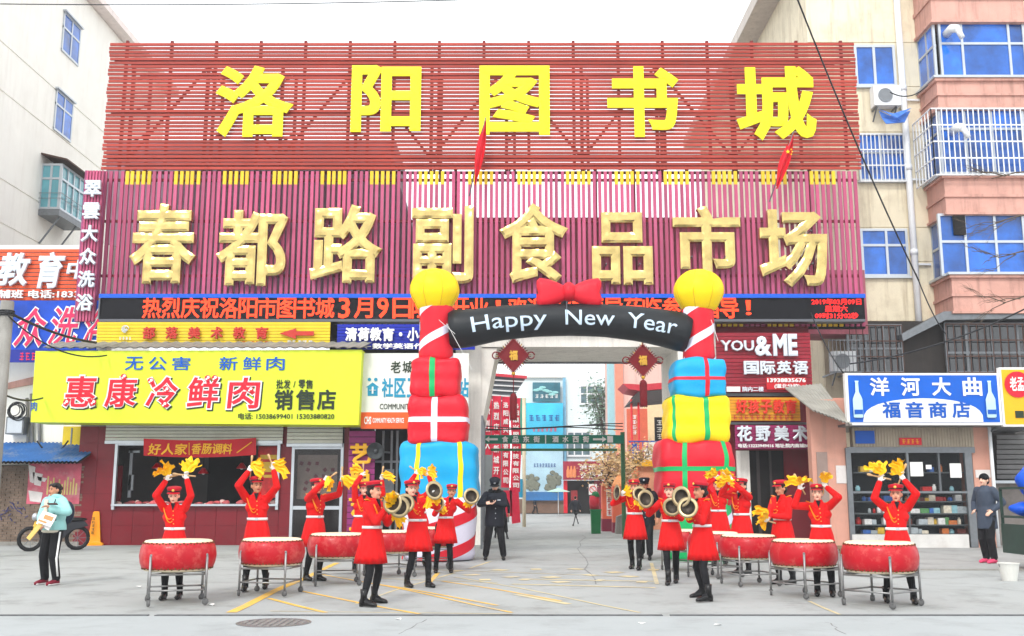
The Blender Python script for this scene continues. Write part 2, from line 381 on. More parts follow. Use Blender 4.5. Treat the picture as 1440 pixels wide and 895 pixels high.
# ================================================================ low building left: white wall, blue roof, brick wall
lw = thing('low_building', 'low white walled building with a blue corrugated roof between the pole and the meat shop', 'building', (-14, 31, 0))
mb = MB(); mb.box(X(-80, 600, 31), X(142, 600, 31), 31, 31.4, 0, Z(50, 345, 31)); obj('wall', mb, m_white, lw)
mb = MB(); prect(mb, (-60, 628, 46, 634), 30.9, .2); obj('ledge', mb, m_steel, lw)
mb = MB(); mb.slab([at(5, 548, 30.9), at(47, 540, 30.9), at(47, 530, 30.9), at(5, 540, 30.9)], (0, .15, 0)); obj('pink_band', mb, m_pink, lw)
rf = MB(); xa, xb2 = X(-60, 640, 29.2), X(114, 640, 29.2); nn = 60
zr = Z(60, 650, 29.0); zl = Z(0, 632, 30.6)
vs = []; 
for i in range(nn + 1):
    x = xa + (xb2 - xa) * i / nn; h = .035 * (i % 2)
    vs += [(x, 28.95, zr + h), (x, 30.9, zl + h + .2)]
rf.add(vs, [(2 * i, 2 * i + 2, 2 * i + 3, 2 * i + 1) for i in range(nn)])
obj('corrugated_roof', rf, M('blue sheet', (56, 112, 180), .6, var=.25, scale=.9, dirt=.8, dirtcol=(170, 170, 165)), lw)
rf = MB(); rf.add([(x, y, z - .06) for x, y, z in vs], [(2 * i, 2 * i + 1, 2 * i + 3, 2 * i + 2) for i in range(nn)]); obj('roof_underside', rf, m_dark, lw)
bw = thing('brick_wall', 'old brown brick wall with peeling poster and blue scrawl, under the blue roof at left', 'wall', (-14, 29.9, 0))
m_mort = M('mortar', (118, 110, 100), .95, var=.15, scale=3, dirt=.4)
m_brick = M('old brick', (128, 110, 96), .9, var=.28, scale=4, rnd=.0, dirt=.55, dirtcol=(84, 70, 58), bump=.3)
xa, xe = X(-70, 700, 29.9), X(116, 700, 29.9); zt = Z(50, 654, 29.9)
mb = MB(); mb.box(xa, xe, 29.93, 30.3, 0, zt); obj('mortar_core', mb, m_mort, bw)
mb = MB(); z = .12; j = 0; rr = random.Random(5)
while z < zt - .07:
    x = xa - (.12 if j % 2 else 0)
    while x < xe - .05:
        mb.box(max(x, xa), min(x + .232, xe), 29.9 + rr.uniform(-.012, .01), 29.96, z, z + .058); x += .245
    z += .072; j += 1
tag(obj('brick', mb, m_brick, bw), kind='stuff')
mb = MB(); mb.box(xa, xe, 29.84, 30, .0, .2); obj('plinth', mb, m_grey, bw)
mb = MB()
for k in range(26):                      # blue scrawl
    px, py = rr.uniform(0, 38), rr.uniform(717, 736)
    if k > 15: px, py = rr.uniform(12, 30), rr.uniform(708, 718)
    a = at(px, py, 29.87); b = at(px + rr.uniform(-6, 6), py + rr.uniform(-5, 5), 29.87); mb.bar(a, b, .03, .012)
obj('scrawl', mb, M('blue spray', (58, 66, 128), .8, var=.2), bw)
po = thing('poster', 'torn pink poster with white patches peeling off the brick wall', 'poster', at(75, 685, 29.86))
mb = MB(); prect(mb, (39, 652, 113, 709), 29.87, .015); obj('sheet', mb, M('pink poster', (196, 92, 110), .6, var=.35, scale=1.6, dirt=.5, dirtcol=(206, 196, 190)), po)
mb = MB()
for r in ((40, 654, 50, 680), (46, 664, 60, 684), (52, 670, 66, 678), (40, 690, 60, 707)): 
    a = [at(r[0], r[1], 29.855), at(r[2], r[1] + 3, 29.855), at(r[2] - 3, r[3], 29.855), at(r[0] + 2, r[3] - 2, 29.855)]; mb.slab(list(reversed(a)), (0, .01, 0))
obj('torn_patch', mb, M('torn paper', (214, 208, 205), .8, var=.1, scale=5), po)
mb = MB()
for k in range(11): prect(mb, (66 + k * 4, 670 + (k * 7) % 12, 68 + k * 4, 696), 29.862, .006)
obj('printed_grass', mb, M('poster print', (206, 190, 120), .7, var=.2), po)
# blue corrugated meter box + coil on the white wall
mt = thing('meter_box', 'small grey metal meter box fixed to the white wall left of the lime sign', 'box', at(20, 596, 30.6))
mb = MB(); prect(mb, (8, 586, 33, 611), 30.55, .4); mb.v = list(mb.v); obj('case', mb, m_steel, mt)
mb = MB(); prect(mb, (10, 588, 31, 609), 30.53, .02); obj('door', mb, m_alu, mt)
mb = MB()
for k in range(6):
    c = at(20 + (k % 3) * 1.5, 577 + (k % 2) * 1.5, 30.4); rr0 = .17 + .02 * k
    mb.tube([(c.x + rr0 * math.cos(t * .42), 30.4 + k * .02, c.z + rr0 * math.sin(t * .42)) for t in range(16)], .014, 5)
tag(obj('cable_coil', mb, m_cable, loc=tuple(at(20, 578, 30.4))), 'tangled black cable coil hanging above the grey meter box', 'cable')
# ================================================================ right apartment building
YR = 33.0; xs_ = X(1136, 60, YR)
rb = thing('apartment_building', 'cream apartment block with pink balcony bands and caged windows above the sky blue shop sign', 'building', (xs_, YR, 0))
Yr = Yx(1095, 0, xs_); rz = Z(1095, 0, Yr)
mb = MB(); mb.box(xs_ + .04, xs_ + 16, YR + .04, YR + 20, 0, rz); obj('wall', mb, m_cream, rb)
jl = [Z(1230, p, YR) for p in (452, 368, 322 - 2, 253 + 1, 190 - 4, 122, 60)]
jl = [.0, 2.0] + sorted(jl) + [Z(1230, -20, YR), rz]
for a, b in zip(jl, jl[1:]):
    mb = MB(); mb.box(xs_, xs_ + 16, YR, YR + .05, a + .014, b - .014); obj('wall_panel', mb, m_cream, rb)
mb = MB(); mb.box(xs_ - .8, xs_ + 16, YR - .6, YR + 20.4, rz, rz + .5); obj('roof_eave', mb, M('eave grey', (196, 188, 180), .8, var=.08, streak=.3), rb)
win(rb, (1203, 66, 1257, 121), YR, (0, .48, 1), (0, 1), .09); 
win(rb, (1208, 190, 1271, 254), YR, (0, .48, 1), (0, .6, 1), .07)
win(rb, (1212, 324, 1275, 388), YR, (0, .55, 1), (0, .66, 1), .08)
def bars(name, parent, r, Y, nv, nh, t=.022, mat=None, ends=None):
    x0, y0, x1, y1 = r; a, b = X(x0, (y0 + y1) / 2, Y), X(x1, (y0 + y1) / 2, Y); z0, z1 = Z(x0, y1, Y), Z(x0, y0, Y); f = MB()
    for i in range(nv): x = a + (b - a) * i / (nv - 1); f.box(x - t / 2, x + t / 2, Y - t / 2, Y + t / 2, z0, z1)
    for i in range(nh): z = z0 + (z1 - z0) * i / (nh - 1); f.box(a, b, Y - t * .7, Y + t * .7, z - t * .7, z + t * .7)
    if ends:
        for xx in ends:
            xe_ = a if xx == 0 else b; k = 7
            for i in range(k): y = Y + (1.2) * i / (k - 1) * (ends[xx] / 1.2); f.box(xe_ - t / 2, xe_ + t / 2, y - t / 2, y + t / 2, z0, z1)
            for i in range(nh): z = z0 + (z1 - z0) * i / (nh - 1); f.box(xe_ - t * .6, xe_ + t * .6, Y, Y + ends[xx], z - t * .6, z + t * .6)
    return obj(name, f, mat or m_whitepl, parent)
bars('window_cage', rb, (1209, 189, 1272, 255), YR - .2, 12, 4, .03)
# bays
YB = 31.6; xb0, xb1 = X(1322, 150, YB), X(1440, 150, YB) + .25
pb = {}
for (y0, y1, k) in ((-40, 33, 0), (111, 155, 1), (247, 303, 2), (387, 442, 3)):
    zz0, zz1 = Z(1340, y1, YB), Z(1340, y0, YB); mb = MB(); mb.box(xb0 - .05, xb1 + .05, YB, YR, zz0, zz1)
    mb.box(xb0 - .14, xb1 + .14, YB - .1, YR, zz1 - .1, zz1 - .01); mb.box(xb0 - .1, xb1 + .1, YB - .06, YR, zz0 + (zz1 - zz0) * .45, zz0 + (zz1 - zz0) * .52); mb.box(xb0 - .12, xb1 + .12, YB - .08, YR, zz0 + .012, zz0 + .09)
    obj('parapet', mb, m_pink, rb)
    mb = MB(); mb.box(xb0 - .2, xb1 + .2, YB - .16, YR, zz1 - .008, zz1 + .07); obj('window_ledge', mb, m_alu, rb)
def baywin(y0, y1, xs, zs, pan):
    o = win(rb, (1322, y0, 1440, y1), YB + .12, xs, zs, .08, sill=False)
    zz0, zz1 = Z(1340, y1, YB), Z(1340, y0, YB); f = MB(); xx = xb0 + .02
    for y in (YB + .15, (YB + YR) / 2, YR): f.box(xx - .04, xx + .04, y - .04, y + .04, zz0, zz1)
    for z in (zz0, zz0 + (zz1 - zz0) * zs[1], zz1): f.box(xx - .044, xx + .044, YB + .1, YR, z - .04, z + .04)
    s = obj('side_window', f, m_alu, rb)
    g = MB(); g.box(xx - .01, xx + .01, YB + .2, YR, zz0, zz1); obj('pane', g, m_glass, s)
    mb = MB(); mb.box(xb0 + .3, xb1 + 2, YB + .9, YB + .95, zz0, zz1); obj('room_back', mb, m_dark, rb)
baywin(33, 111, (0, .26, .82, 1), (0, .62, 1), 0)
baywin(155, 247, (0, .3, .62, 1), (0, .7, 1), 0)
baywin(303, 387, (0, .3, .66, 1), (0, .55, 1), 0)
bars('balcony_cage', rb, (1312, 153, 1446, 246), YB - .25, 19, 5, .03, None, {0: 1.5})
mb = MB(); prect(mb, (1342, 303, 1358, 330), YB - .02, .3); obj('vent_grille', mb, m_dark, rb)
for c, lab in (((1334, 45), 'short white exhaust hood poking out of the topmost bay window'), ((1342, 183), 'white exhaust hood inside the white balcony cage')):
    p = at(*c, YB - .1); mb = MB(); mb.tube([(p.x, YB + .1, p.z), (p.x, YB - .35, p.z), (p.x + .12, YB - .5, p.z - .08)], .14, 10); mb.tube([(p.x + .1, YB - .46, p.z - .02), (p.x + .25, YB - .5, p.z - .4)], .09, 8)
    tag(obj('exhaust_hood', mb, m_whitepl, loc=tuple(p)), lab, 'vent')
mb = MB(); a = at(1265, -20, YR - .12); b = at(1284, 250, YR - .12); c = at(1290, 440, YR - .12)
xq = X(1276, 220, YR - .12)
mb.tube([(xq, YR - .13, rz), (xq, YR - .13, 4.2)], .11, 10)
for z in (6.5, 9.3, 12.2, 15): mb.tube([(xq, YR - .13, z), (xq, YR - .13, z + .18)], .13, 10); mb.bar((xq, YR - .1, z - .3), (xb0 - .1, YR - .05, z - .3), .06)
obj('drain_pipe', mb, m_whitepl, rb)
# enclosed first floor: dark glazing and steel
mb = MB(); mb.box(X(1212, 480, 32), xs_ + 16, 32.2, 33, 2.2, Z(1300, 452, 32.2)); obj('first_floor_wall', mb, M('dark enclosure', (52, 48, 46), .8, var=.2, scale=2, streak=.5), rb)
win(rb, (1192, 458, 1268, 524), 32.1, (0, .33, .66, 1), (0, .5, 1), .06, m_glassd, m_steel, False)
win(rb, (1330, 456, 1460, 524), 32.0, (0, .22, .5, .78, 1), (0, .4, 1), .07, m_glassd, m_steel, False)
bars('window_cage', rb, (1196, 458, 1270, 524), 31.85, 9, 4, .022, m_rust); bars('window_cage', rb, (1332, 456, 1462, 524), 31.75, 13, 4, .022, m_rust)
mb = MB(); mb.slab([at(1268, 470, 31.8), at(1328, 438, 31.6), at(1460, 438, 31.6), at(1460, 448, 31.6), at(1330, 450, 31.6), at(1270, 480, 31.8)][::-1], (0, .8, 0)); obj('sloping_canopy', mb, m_steel, rb)
# air conditioners
def aircon(r, Y, lab, cage=False):
    x0, y0, x1, y1 = r; c = at((x0 + x1) / 2, y1, Y); t = thing('air_conditioner', lab, 'air conditioner', c)
    mb = MB(); prect(mb, r, Y, .38); obj('case', mb, m_whitepl, t)
    m = at(x0 + (x1 - x0) * .42, (y0 + y1) / 2, Y); s_ = (y1 - y0) / 1440 * Y * .38
    mb = MB(); mb.lathe([(s_, 0), (s_, .03), (s_ * .93, .035), (s_ * .9, .01)], (m.x, Y - .005, m.z), 24, Matrix.Rotation(R(90), 3, 'X')); 
    for k in range(-4, 5): hh = math.sqrt(max(0, s_ * s_ - (k * s_ / 5) ** 2)); mb.box(m.x - hh, m.x + hh, Y - .03, Y - .018, m.z + k * s_ / 5 - .008, m.z + k * s_ / 5 + .008)
    obj('fan_grille', mb, M('grille grey', (150, 155, 160), .5, var=.1), t)
    z = Z(x0, y1, Y); a, b = X(x0, y1, Y), X(x1, y1, Y); mb = MB()
    for x in (a + .12, b - .12): mb.bar((x, Y, z - .03), (x, YR, z - .03), .05); mb.bar((x, Y + .1, z - .05), (x, Y + .5, z - .4), .04)
    if cage:
        for i in range(9): x = a - .12 + (b - a + .24) * i / 8; mb.bar((x, Y - .12, z - .05), (x, Y - .12, z + .95), .018)
        for k in range(3): mb.bar((a - .12, Y - .12, z - .05 + k * .5), (b + .12, Y - .12, z - .05 + k * .5), .03)
    obj('bracket', mb, m_steel, t)
aircon((1229, 120, 1267, 148), 32.5, 'white air conditioner unit under the highest cream wall window')
aircon((1171, 494, 1204, 522), 31.6, 'small air conditioner in a black cage just left of the blue shop sign', True)
mb = MB()
p = [at(1236, 156, 32.3), at(1252, 163, 32.2), at(1280, 156, 32.3), at(1272, 172, 32.2), at(1246, 174, 32.1), at(1240, 166, 32.3)]
mb.slab(p[::-1], (.02, .05, 0)); q = [at(1236, 154, 32.25), at(1256, 160, 32.0), at(1282, 152, 32.2), at(1262, 166, 31.9)]; mb.slab(q[::-1], (0, .03, .01))
tag(obj('torn_tarp', mb, M('blue tarp', (70, 120, 205), .6, var=.3, scale=5), loc=tuple(p[0])), 'ragged blue plastic sheet hanging below the highest air conditioner', 'tarp')

yc = thing('yellow_cabinet', 'yellow cabinet on the white wall above the blue corrugated roof', 'cabinet', at(100, 632, 30.7)); face_ = MB(); prect(face_, (88, 600, 113, 633), 30.65, .35); obj('case', face_, M('cabinet yellow', (226, 196, 40), .5, var=.08), yc); face_ = MB(); prect(face_, (99, 602, 101, 631), 30.63, .02); obj('door_gap', face_, m_steel, yc)
for k, px in enumerate((38, 44, 54)):
    mb = MB(); mb.tube([at(px, 560 - 6 * k, 30.9), at(px + 2, 640, 30.9)], .05, 6); tag(obj('wall_pipe', mb, m_grey, loc=tuple(at(px, 640, 30.9))), ('leftmost', 'middle', 'rightmost')[k] + ' of three pipes on the white wall beside the meter box', 'pipe')
tag(obj('drooping_cable', MB().tube([at(52 + 5.5 * k, 630 + 8 * math.sin(k * .4) - 1.2 * (k - 4) ** 2 * .5, 30.3) for k in range(9)], .025, 6), m_cable, loc=tuple(at(52, 620, 30.3))), 'black cable looping across the yellow cabinet under the lime sign', 'cable')
# ================================================================ roof billboard with horizontal slats
m_slat = M('orange red slat', (158, 58, 46), .65, var=.16, scale=.6, rnd=.16, dirt=.25, dirtcol=(150, 80, 80))
m_frame = M('red oxide steel', (110, 34, 32), .6, .1, var=.15, scale=4)
m_pslat = M('magenta slat', (176, 76, 110), .55, var=.1, scale=.7, rnd=.2, streak=.35, dirtcol=(150, 110, 140))
m_ytip = M('yellow slat end', (224, 184, 36), .5, var=.08, rnd=.08)
m_ychar = M('yellow sign letters', (236, 226, 18), .45, var=.03)
m_gold = M('crinkled gold foil', (200, 176, 112), .22, .92, var=.2, scale=2, bump=1.0, bscale=2.2, bdist=.1, bdet=1)
YS = 30.0
bb = thing('roof_billboard', 'huge roof billboard of orange red horizontal slats carrying five yellow characters', 'billboard', at(680, 240, YS))
a = X(143, 235, YS); b = X(1212, 238, YS); zt, zb = Z(680, 55, YS), Z(680, 238, YS); pitch = .1215; n = int((zt - zb) / pitch)
me = None; xl_, xr_ = a + .03, b
for i in range(n):
    z = zb + .04 + i * pitch; w_ = .052 if i > 3 else .053
    if me is None:
        mb = MB(); mb.box(a, b, YS, YS + .05, -.042, .042); me = mb.mesh('slat', m_slat, (bb.location.x, YS, 0))
    link('slat', me, bb, (random.uniform(-.03, .03), YS - bb.location.y + random.uniform(-.006, .006), z - bb.location.z + random.uniform(-.005, .005))).rotation_euler.y = random.uniform(-.0006, .0006)
mb = MB()
for i in range(17):
    x = a + .5 + (b - a - .9) * i / 16; mb.box(x - .045, x + .045, YS + .055, YS + .14, zb, zt - .03)
for z in (zb + .45, zb + 1.9, zt - .62): mb.box(a + .1, b - .1, YS + .15, YS + .24, z - .06, z + .06)
obj('post', mb, m_frame, bb); bb.children[-1].name = 'back_frame'
mb = MB()
for i in range(9):                      # zig-zag truss
    x0 = a + .6 + i * 2.35; x1 = x0 + 2.35
    if x1 > b: break
    mb.bar((x0, YS + .5, zt - .7 if i % 2 else zb + .5), (x1, YS + .5, zb + .5 if i % 2 else zt - .7), .07)
    mb.bar((x0, YS + .5, zb), (x0, YS + .5, zt - .6), .1); mb.bar((x0 + .25, YS + 1.3, zb), (x0 + .25, YS + 1.3, zt - .6), .09)
    for k in range(4): mb.bar((x0, YS + .5, zb + k), (x0 + .25, YS + 1.3, zb + k + .6), .05)
for z in (zb + .3, zt - .65): mb.bar((a + .5, YS + .5, z), (b - .5, YS + .5, z), .09); mb.bar((a + .5, YS + 1.3, z), (b - .5, YS + 1.3, z), .08)
obj('truss', mb, m_frame, bb)
for ch, r in (('洛', (303, 93, 413, 193)), ('阳', (494, 92, 592, 186)), ('图', (674, 93, 773, 190)), ('书', (854, 94, 955, 193)), ('城', (1035, 94, 1147, 198))):
    write(bb, ch, r, YS - .1, m_ychar, .07, .05, whole=True, res=3)
# ================================================================ dark block and pink gatehouse behind the slats
gh = thing('gatehouse', 'gatehouse of the market with a concrete lintel over its wide central opening', 'building', (0, 31, 0))
YG = 30.7
mb = MB()
mb.slab([at(147, 456, 33), at(585, 456, 33), at(580, 320, 33), at(557, 243, 33), at(557, 200, 33), at(150, 200, 33)], (0, 3, 0))
obj('dark_block', mb, M('dark brown cladding', (132, 112, 124), .8, var=.2, scale=2, streak=.5), gh)
mb = MB(); mb.box(X(585, 380, 32), X(1080, 380, 32), 32, 33.4, Z(800, 470, 32), Z(800, 306, 32)); mb.box(X(1080, 380, 32), X(1217, 400, 32), 32.003, 33.4, Z(800, 470, 32), Z(1100, 380, 32)); obj('upper_wall', mb, M('faded red wall', (172, 100, 112), .85, var=.15, scale=1, streak=.5, dirt=.3), gh)
# ================================================================ magenta vertical slats with gold characters
pf = thing('slat_facade', 'broad facade panel of magenta vertical slats with yellow ends and big gold characters', 'sign', at(680, 455, YS))
a = X(134, 420, YS) + .05; b = X(1215, 420, YS); zt, zb = Z(680, 241, YS), Z(680, 459, YS); pitch = .1655; n = int((b - a) / pitch)
msl = None
for i in range(n + 1):
    x = a + i * pitch; yl = (i % 9) in (4, 5, 6, 7, 8)
    if msl is None:
        mb = MB(); mb.box(-.048, .048, 0, .07, zb, zt); msl = mb.mesh('slat', m_pslat)
        mb = MB(); mb.box(-.05, .05, -.004, .074, zt - .42, zt + .003); mtip = mb.mesh('yellow_end', m_ytip); mb = MB(); mb.box(-.05, .05, -.004, .074, zb - .003, zb + .12); mtip2 = mb.mesh('yellow_end', m_ytip)
    o = link('slat', msl, pf, (x - pf.location.x, 0, -pf.location.z))
    o.location.x += random.uniform(-.008, .008); o.rotation_euler.y = random.uniform(-.0012, .0012)
    if yl: link('yellow_end', mtip, o); link('yellow_end', mtip2, o)
mb = MB()
for z in (zb + .3, zb + 1.55, zt - 1.55, zt - .25): mb.box(a - .03, b + .03, YS + .08, YS + .15, z - .04, z + .04)
for px in (838, 892, 968, 1142, 640): x = X(px, 330, YS + .3); mb.box(x - .05, x + .05, YS + .2, YS + .3, zb, zt + .3)
for px in (320, 480, 560): x = X(px, 330, YS + .3); mb.box(x - .04, x + .04, YS + .2, YS + .3, zb, zt + .3)
obj('back_rail', mb, m_frame, pf)
for ch, r in (('春', (184, 288, 277, 400)), ('都', (305, 297, 405, 403)), ('路', (437, 289, 538, 399)), ('副', (579, 291, 666, 400)), ('食', (702, 287, 799, 400)), ('品', (832, 300, 917, 402)), ('市', (946, 291, 1041, 391)), ('场', (1066, 296, 1163, 405))):
    o = write(pf, ch, r, YS - .2, m_gold, .24, .05, whole=True, res=3)
    mb = MB(); c = at((r[0] + r[2]) / 2, (r[1] + r[3]) / 2, YS)
    for dx, dz in ((-.5, .5), (.5, .5), (-.5, -.5), (.5, -.5)): mb.bar((c.x + dx, YS - .3, c.z + dz), (c.x + dx, YS + .1, c.z + dz), .03)
    obj('bracket', mb, m_steel, o)
# ================================================================ LED board
m_led = M('led orange red', (255, 62, 22), .5, var=0, emit=1.1); m_led2 = M('led red', (250, 30, 30), .5, var=0, emit=1.0)
YL = 29.55
ld = thing('led_board', 'long dark LED board with glowing orange red text and a blue top edge', 'LED sign', at(680, 455, YL))
mb = MB(); prect(mb, (140, 419, 1216, 449), YL, .3); obj('screen', mb, M('led screen', (17, 17, 22), .6, var=.12, scale=6, spec=.15), ld)
mb = MB(); prect(mb, (139, 413.5, 1217, 419), YL - .05, .4); obj('blue_trim', mb, M('blue trim', (10, 88, 205), .4, var=.05), ld)
mb = MB(); prect(mb, (139, 449, 1217, 452.5), YL - .05, .4); prect(mb, (138, 419.1, 140, 448.9), YL - .049, .36); obj('lower_frame', mb, M('frame grey', (96, 98, 104), .4, .4, var=.05), ld)
write(ld, '热烈庆祝洛阳市图书城3月9日隆重开业！欢迎各位领导莅临参观指导！', (200, 418, 1066, 448), YL - .012, m_led, .02, .026, .98)
write(ld, '2019年03月09日', (1141, 420, 1211, 429), YL - .012, m_led2, .02, .03, whole=True); write(ld, '星期六', (1160, 430, 1192, 439), YL - .012, m_led2, .02, .03, whole=True); write(ld, '09时31分02秒', (1146, 440, 1207, 448.5), YL - .012, m_led2, .02, .03, whole=True)
# ================================================================ vertical bath sign
m_silver = M('silver letters', (206, 214, 222), .35, .2, var=.05)
vs_ = thing('vertical_sign', 'narrow vertical magenta slat sign with six white characters beside the facade', 'sign', at(118, 450, 29.6))
x0, x1 = X(113, 350, 29.6), X(139, 350, 29.6); zt, zb = Z(130, 240, 29.6), Z(120, 452, 29.6)
for i in range(6): mb = MB(); x = x0 + (x1 - x0) * (i + .5) / 6; mb.box(x - .03, x + .03, 29.6, 29.66, zb, zt); obj('slat', mb, m_pslat, vs_)
mb = MB(); mb.box(x0 - .03, x0 + .02, 29.6, 30.3, zb, zt); mb.box(x0, x1, 29.68, 29.72, zb, zt); obj('side_frame', mb, M('sign back', (150, 70, 110), .7, var=.2), vs_)
write(vs_, '翠雲大众洗浴', (113, 250, 137, 442), 29.5, m_silver, .1, .055, .74, vertical=True, split=True)
# ================================================================ orange slat sign and blue banner at left
og = thing('orange_slat_sign', 'orange slatted school sign with white brush characters above the blue banner', 'sign', at(50, 420, 30.2))
zt, zb = Z(50, 350, 30.2), Z(50, 423, 30.2); xa, xb_ = X(-60, 385, 30.2), X(110, 385, 30.2)
for i in range(13): mb = MB(); z = zb + (zt - zb) * (i + .5) / 13; mb.box(xa, xb_, 30.2, 30.25, z - .046, z + .046); obj('slat', mb, M('orange slat', (222, 88, 48), .55, var=.08, rnd=.06), og)
mb = MB(); mb.box(xa, xb_, 30.27, 30.3, zb, zt); obj('backing', mb, M('pale backing', (196, 180, 176), .7, var=.1), og)
for ch, r in (('教', (-2, 356, 42, 403)), ('育', (52, 355, 89, 406)), ('中', (95, 366, 124, 393))): write(og, ch, r, 30.1, m_silver, .1, .05, whole=True, shear=.12)
write(og, '辅班 电话:1833', (-2, 408, 112, 420), 30.12, M('white letters', (232, 232, 230), .5, var=.02), .05, .04, whole=True)
bn = thing('blue_banner', 'blue bath house banner with large pink characters outlined in white behind the concrete pole', 'banner', at(60, 510, 29.75))
xa, xb_ = X(-60, 465, 29.75), X(137, 465, 29.75)
mb = MB(); vs = []; 
for j in range(7):
    for i in range(25): x = xa + (xb_ - xa) * i / 24; z = Z(60, 510, 29.75) + (Z(60, 423, 29.75) - Z(60, 510, 29.75)) * j / 6; vs.append((x, 29.75 + .02 * math.sin(i * 1.3 + j), z))
mb.add(vs, [(j * 25 + i, j * 25 + i + 1, (j + 1) * 25 + i + 1, (j + 1) * 25 + i) for j in range(6) for i in range(24)], True)
obj('cloth', mb, M('blue banner cloth', (14, 74, 190), .6, var=.4, scale=.8), bn)
m_wl = M('white print', (236, 236, 234), .6, var=.02); m_pk = M('pink print', (216, 44, 92), .6, var=.05)
for ch, r in (('众', (22, 431, 66, 490)), ('洗', (69, 430, 112, 488)), ('浴', (117, 432, 150, 490)), ('大', (-30, 431, 6, 490))):
    write(bn, ch, r, 29.70, m_wl, .02, .07, whole=True, shear=.15); write(bn, ch, (r[0] + 2, r[1] + 2, r[2] - 2, r[3] - 2), 29.68, m_pk, .02, .02, whole=True, shear=.15)
mb = MB(); prect(mb, (-60, 492, 137, 510), 29.715, .01); obj('lower_strip', mb, M('deep blue', (30, 44, 140), .6, var=.1), bn)
marks(bn, 4, (26, 496, 60, 507), 29.70, m_pk)
# ================================================================ yellow and blue slat signs
def slatsign(name, label, r, Y, mat, n, back):
    t = thing(name, label, 'sign', at((r[0] + r[2]) / 2, r[3], Y)); cx = (r[0] + r[2]) / 2; cy = (r[1] + r[3]) / 2
    z0, z1 = Z(cx, r[3], Y), Z(cx, r[1], Y); xa, xb_ = X(r[0], cy, Y), X(r[2], cy, Y); h = (z1 - z0) / n
    mb = MB(); mb.box(xa, xb_, 0, .05, -h * .44, h * .44); me = mb.mesh('slat', mat, (t.location.x, 0, 0))
    for i in range(n): link('slat', me, t, (0, 0, z0 + (i + .5) * h - t.location.z))
    mb = MB(); mb.box(xa + .01, xb_ - .01, Y + .055, Y + .12, z0 + .01, z1 - .01); obj('backing', mb, back, t); return t
ys = slatsign('art_school_sign', 'long yellow slatted sign with red characters and a red arrow above the lime sign', (136, 453, 464, 488), 29.3, M('yellow slat', (226, 196, 40), .5, var=.07, rnd=.05), 8, M('ochre back', (110, 86, 20), .8))
m_rl = M('brick red letters', (188, 52, 40), .5, var=.06)
write(ys, '部落美术教育', (194, 460, 384, 477), 29.2, m_rl, .07, .05, .55, split=True)
mb = MB(); mb.slab([at(393, 469, 29.2), at(416, 477, 29.2), at(416, 472, 29.2), at(441, 472, 29.2), at(441, 466, 29.2), at(416, 466, 29.2), at(416, 462, 29.2)], (0, .06, 0)); obj('arrow', mb, m_rl, ys)
marks(ys, 5, (402, 479, 440, 486), 29.24, m_silver); marks(ys, 8, (333, 480, 384, 486), 29.24, m_rl)
c = at(176, 464, 29.24); mb = MB()
for r_, s_ in ((.1, 0), (.065, 1.2), (.03, 2)): mb.tube([(c.x + r_ * math.cos(t * .5 + s_), 29.24, c.z + .02 + r_ * math.sin(t * .5 + s_)) for t in range(11)], .014, 5)
obj('spiral_emblem', mb, m_silver, ys); marks(ys, 4, (167, 474, 185, 478), 29.24, m_silver)
bs = slatsign('english_school_sign', 'deep blue slatted sign with bold white characters between the yellow sign and the candy column', (474, 456, 668, 492), 29.3, M('blue slat', (12, 36, 160), .5, var=.08, rnd=.06), 8, m_dark)
write(bs, '清荷教育·小学', (485, 461, 607, 480), 29.2, m_wl, .08, .06, .95, split=True); write(bs, '←数学英语作文辅导', (510, 483, 640, 491), 29.22, m_wl, .04, .045, whole=True)
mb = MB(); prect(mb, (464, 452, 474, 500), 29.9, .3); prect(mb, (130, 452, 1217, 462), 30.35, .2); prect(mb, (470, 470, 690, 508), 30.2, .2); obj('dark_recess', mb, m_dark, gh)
# ================================================================ lime sign box with its corrugated awning
m_lime = M('lime vinyl', (212, 228, 52), .5, var=.05, scale=.5, dirt=.12, dirtcol=(160, 170, 60))
YM = 28.5
ls = thing('lime_sign_box', 'big lime yellow vinyl sign box of the meat shop with red characters outlined in white', 'sign', at(275, 598, YM))
mb = MB(); A = [at(43, 594, YM), at(504, 598, YM), at(509, 492, YM), at(50, 494, YM)]
k = 14; vs = []
for j in range(5):
    for i in range(k + 1):
        p = A[0].lerp(A[1], i / k).lerp(A[3].lerp(A[2], i / k), j / 4); p.y += .012 * math.sin(i * 2.1 + j * 1.3) if 0 < i < k else 0; vs.append(p)
mb.add(vs, [(j * (k + 1) + i, j * (k + 1) + i + 1, (j + 1) * (k + 1) + i + 1, (j + 1) * (k + 1) + i) for j in range(4) for i in range(k)], True)
obj('vinyl_front', mb, m_lime, ls)
mb = MB(); mb.slab([p + Vector((0, .02, 0)) for p in A], (0, 1.0, 0)); obj('box', mb, m_lime, ls)
m_or = M('red print', (214, 24, 48), .5, var=.04); m_bl = M('blue print', (6, 84, 180), .5, var=.03); m_bk = M('dark green print', (38, 52, 34), .6, var=.05)
write(ls, '无公害 新鲜肉', (172, 502, 404, 521), YM - .02, m_bl, .01, .02, .78)
for i, ch in enumerate('惠康冷鲜肉'):
    w_ = 48; x0 = 89 + i * 57.5; r = (x0, 527 + i * .5, x0 + w_, 575 + i * .5)
    write(ls, ch, (r[0] + 1, r[1] + 1.5, r[2] + 2, r[3] + 2), YM - .014, m_bk, .01, .09, whole=True, shear=.06)
    write(ls, ch, r, YM - .03, m_wl, .012, .085, whole=True, shear=.06); write(ls, ch, (r[0] + 2.2, r[1] + 2.2, r[2] - 2.2, r[3] - 2.2), YM - .044, m_or, .012, .03, whole=True, shear=.06)
mb = MB(); mc = MB()
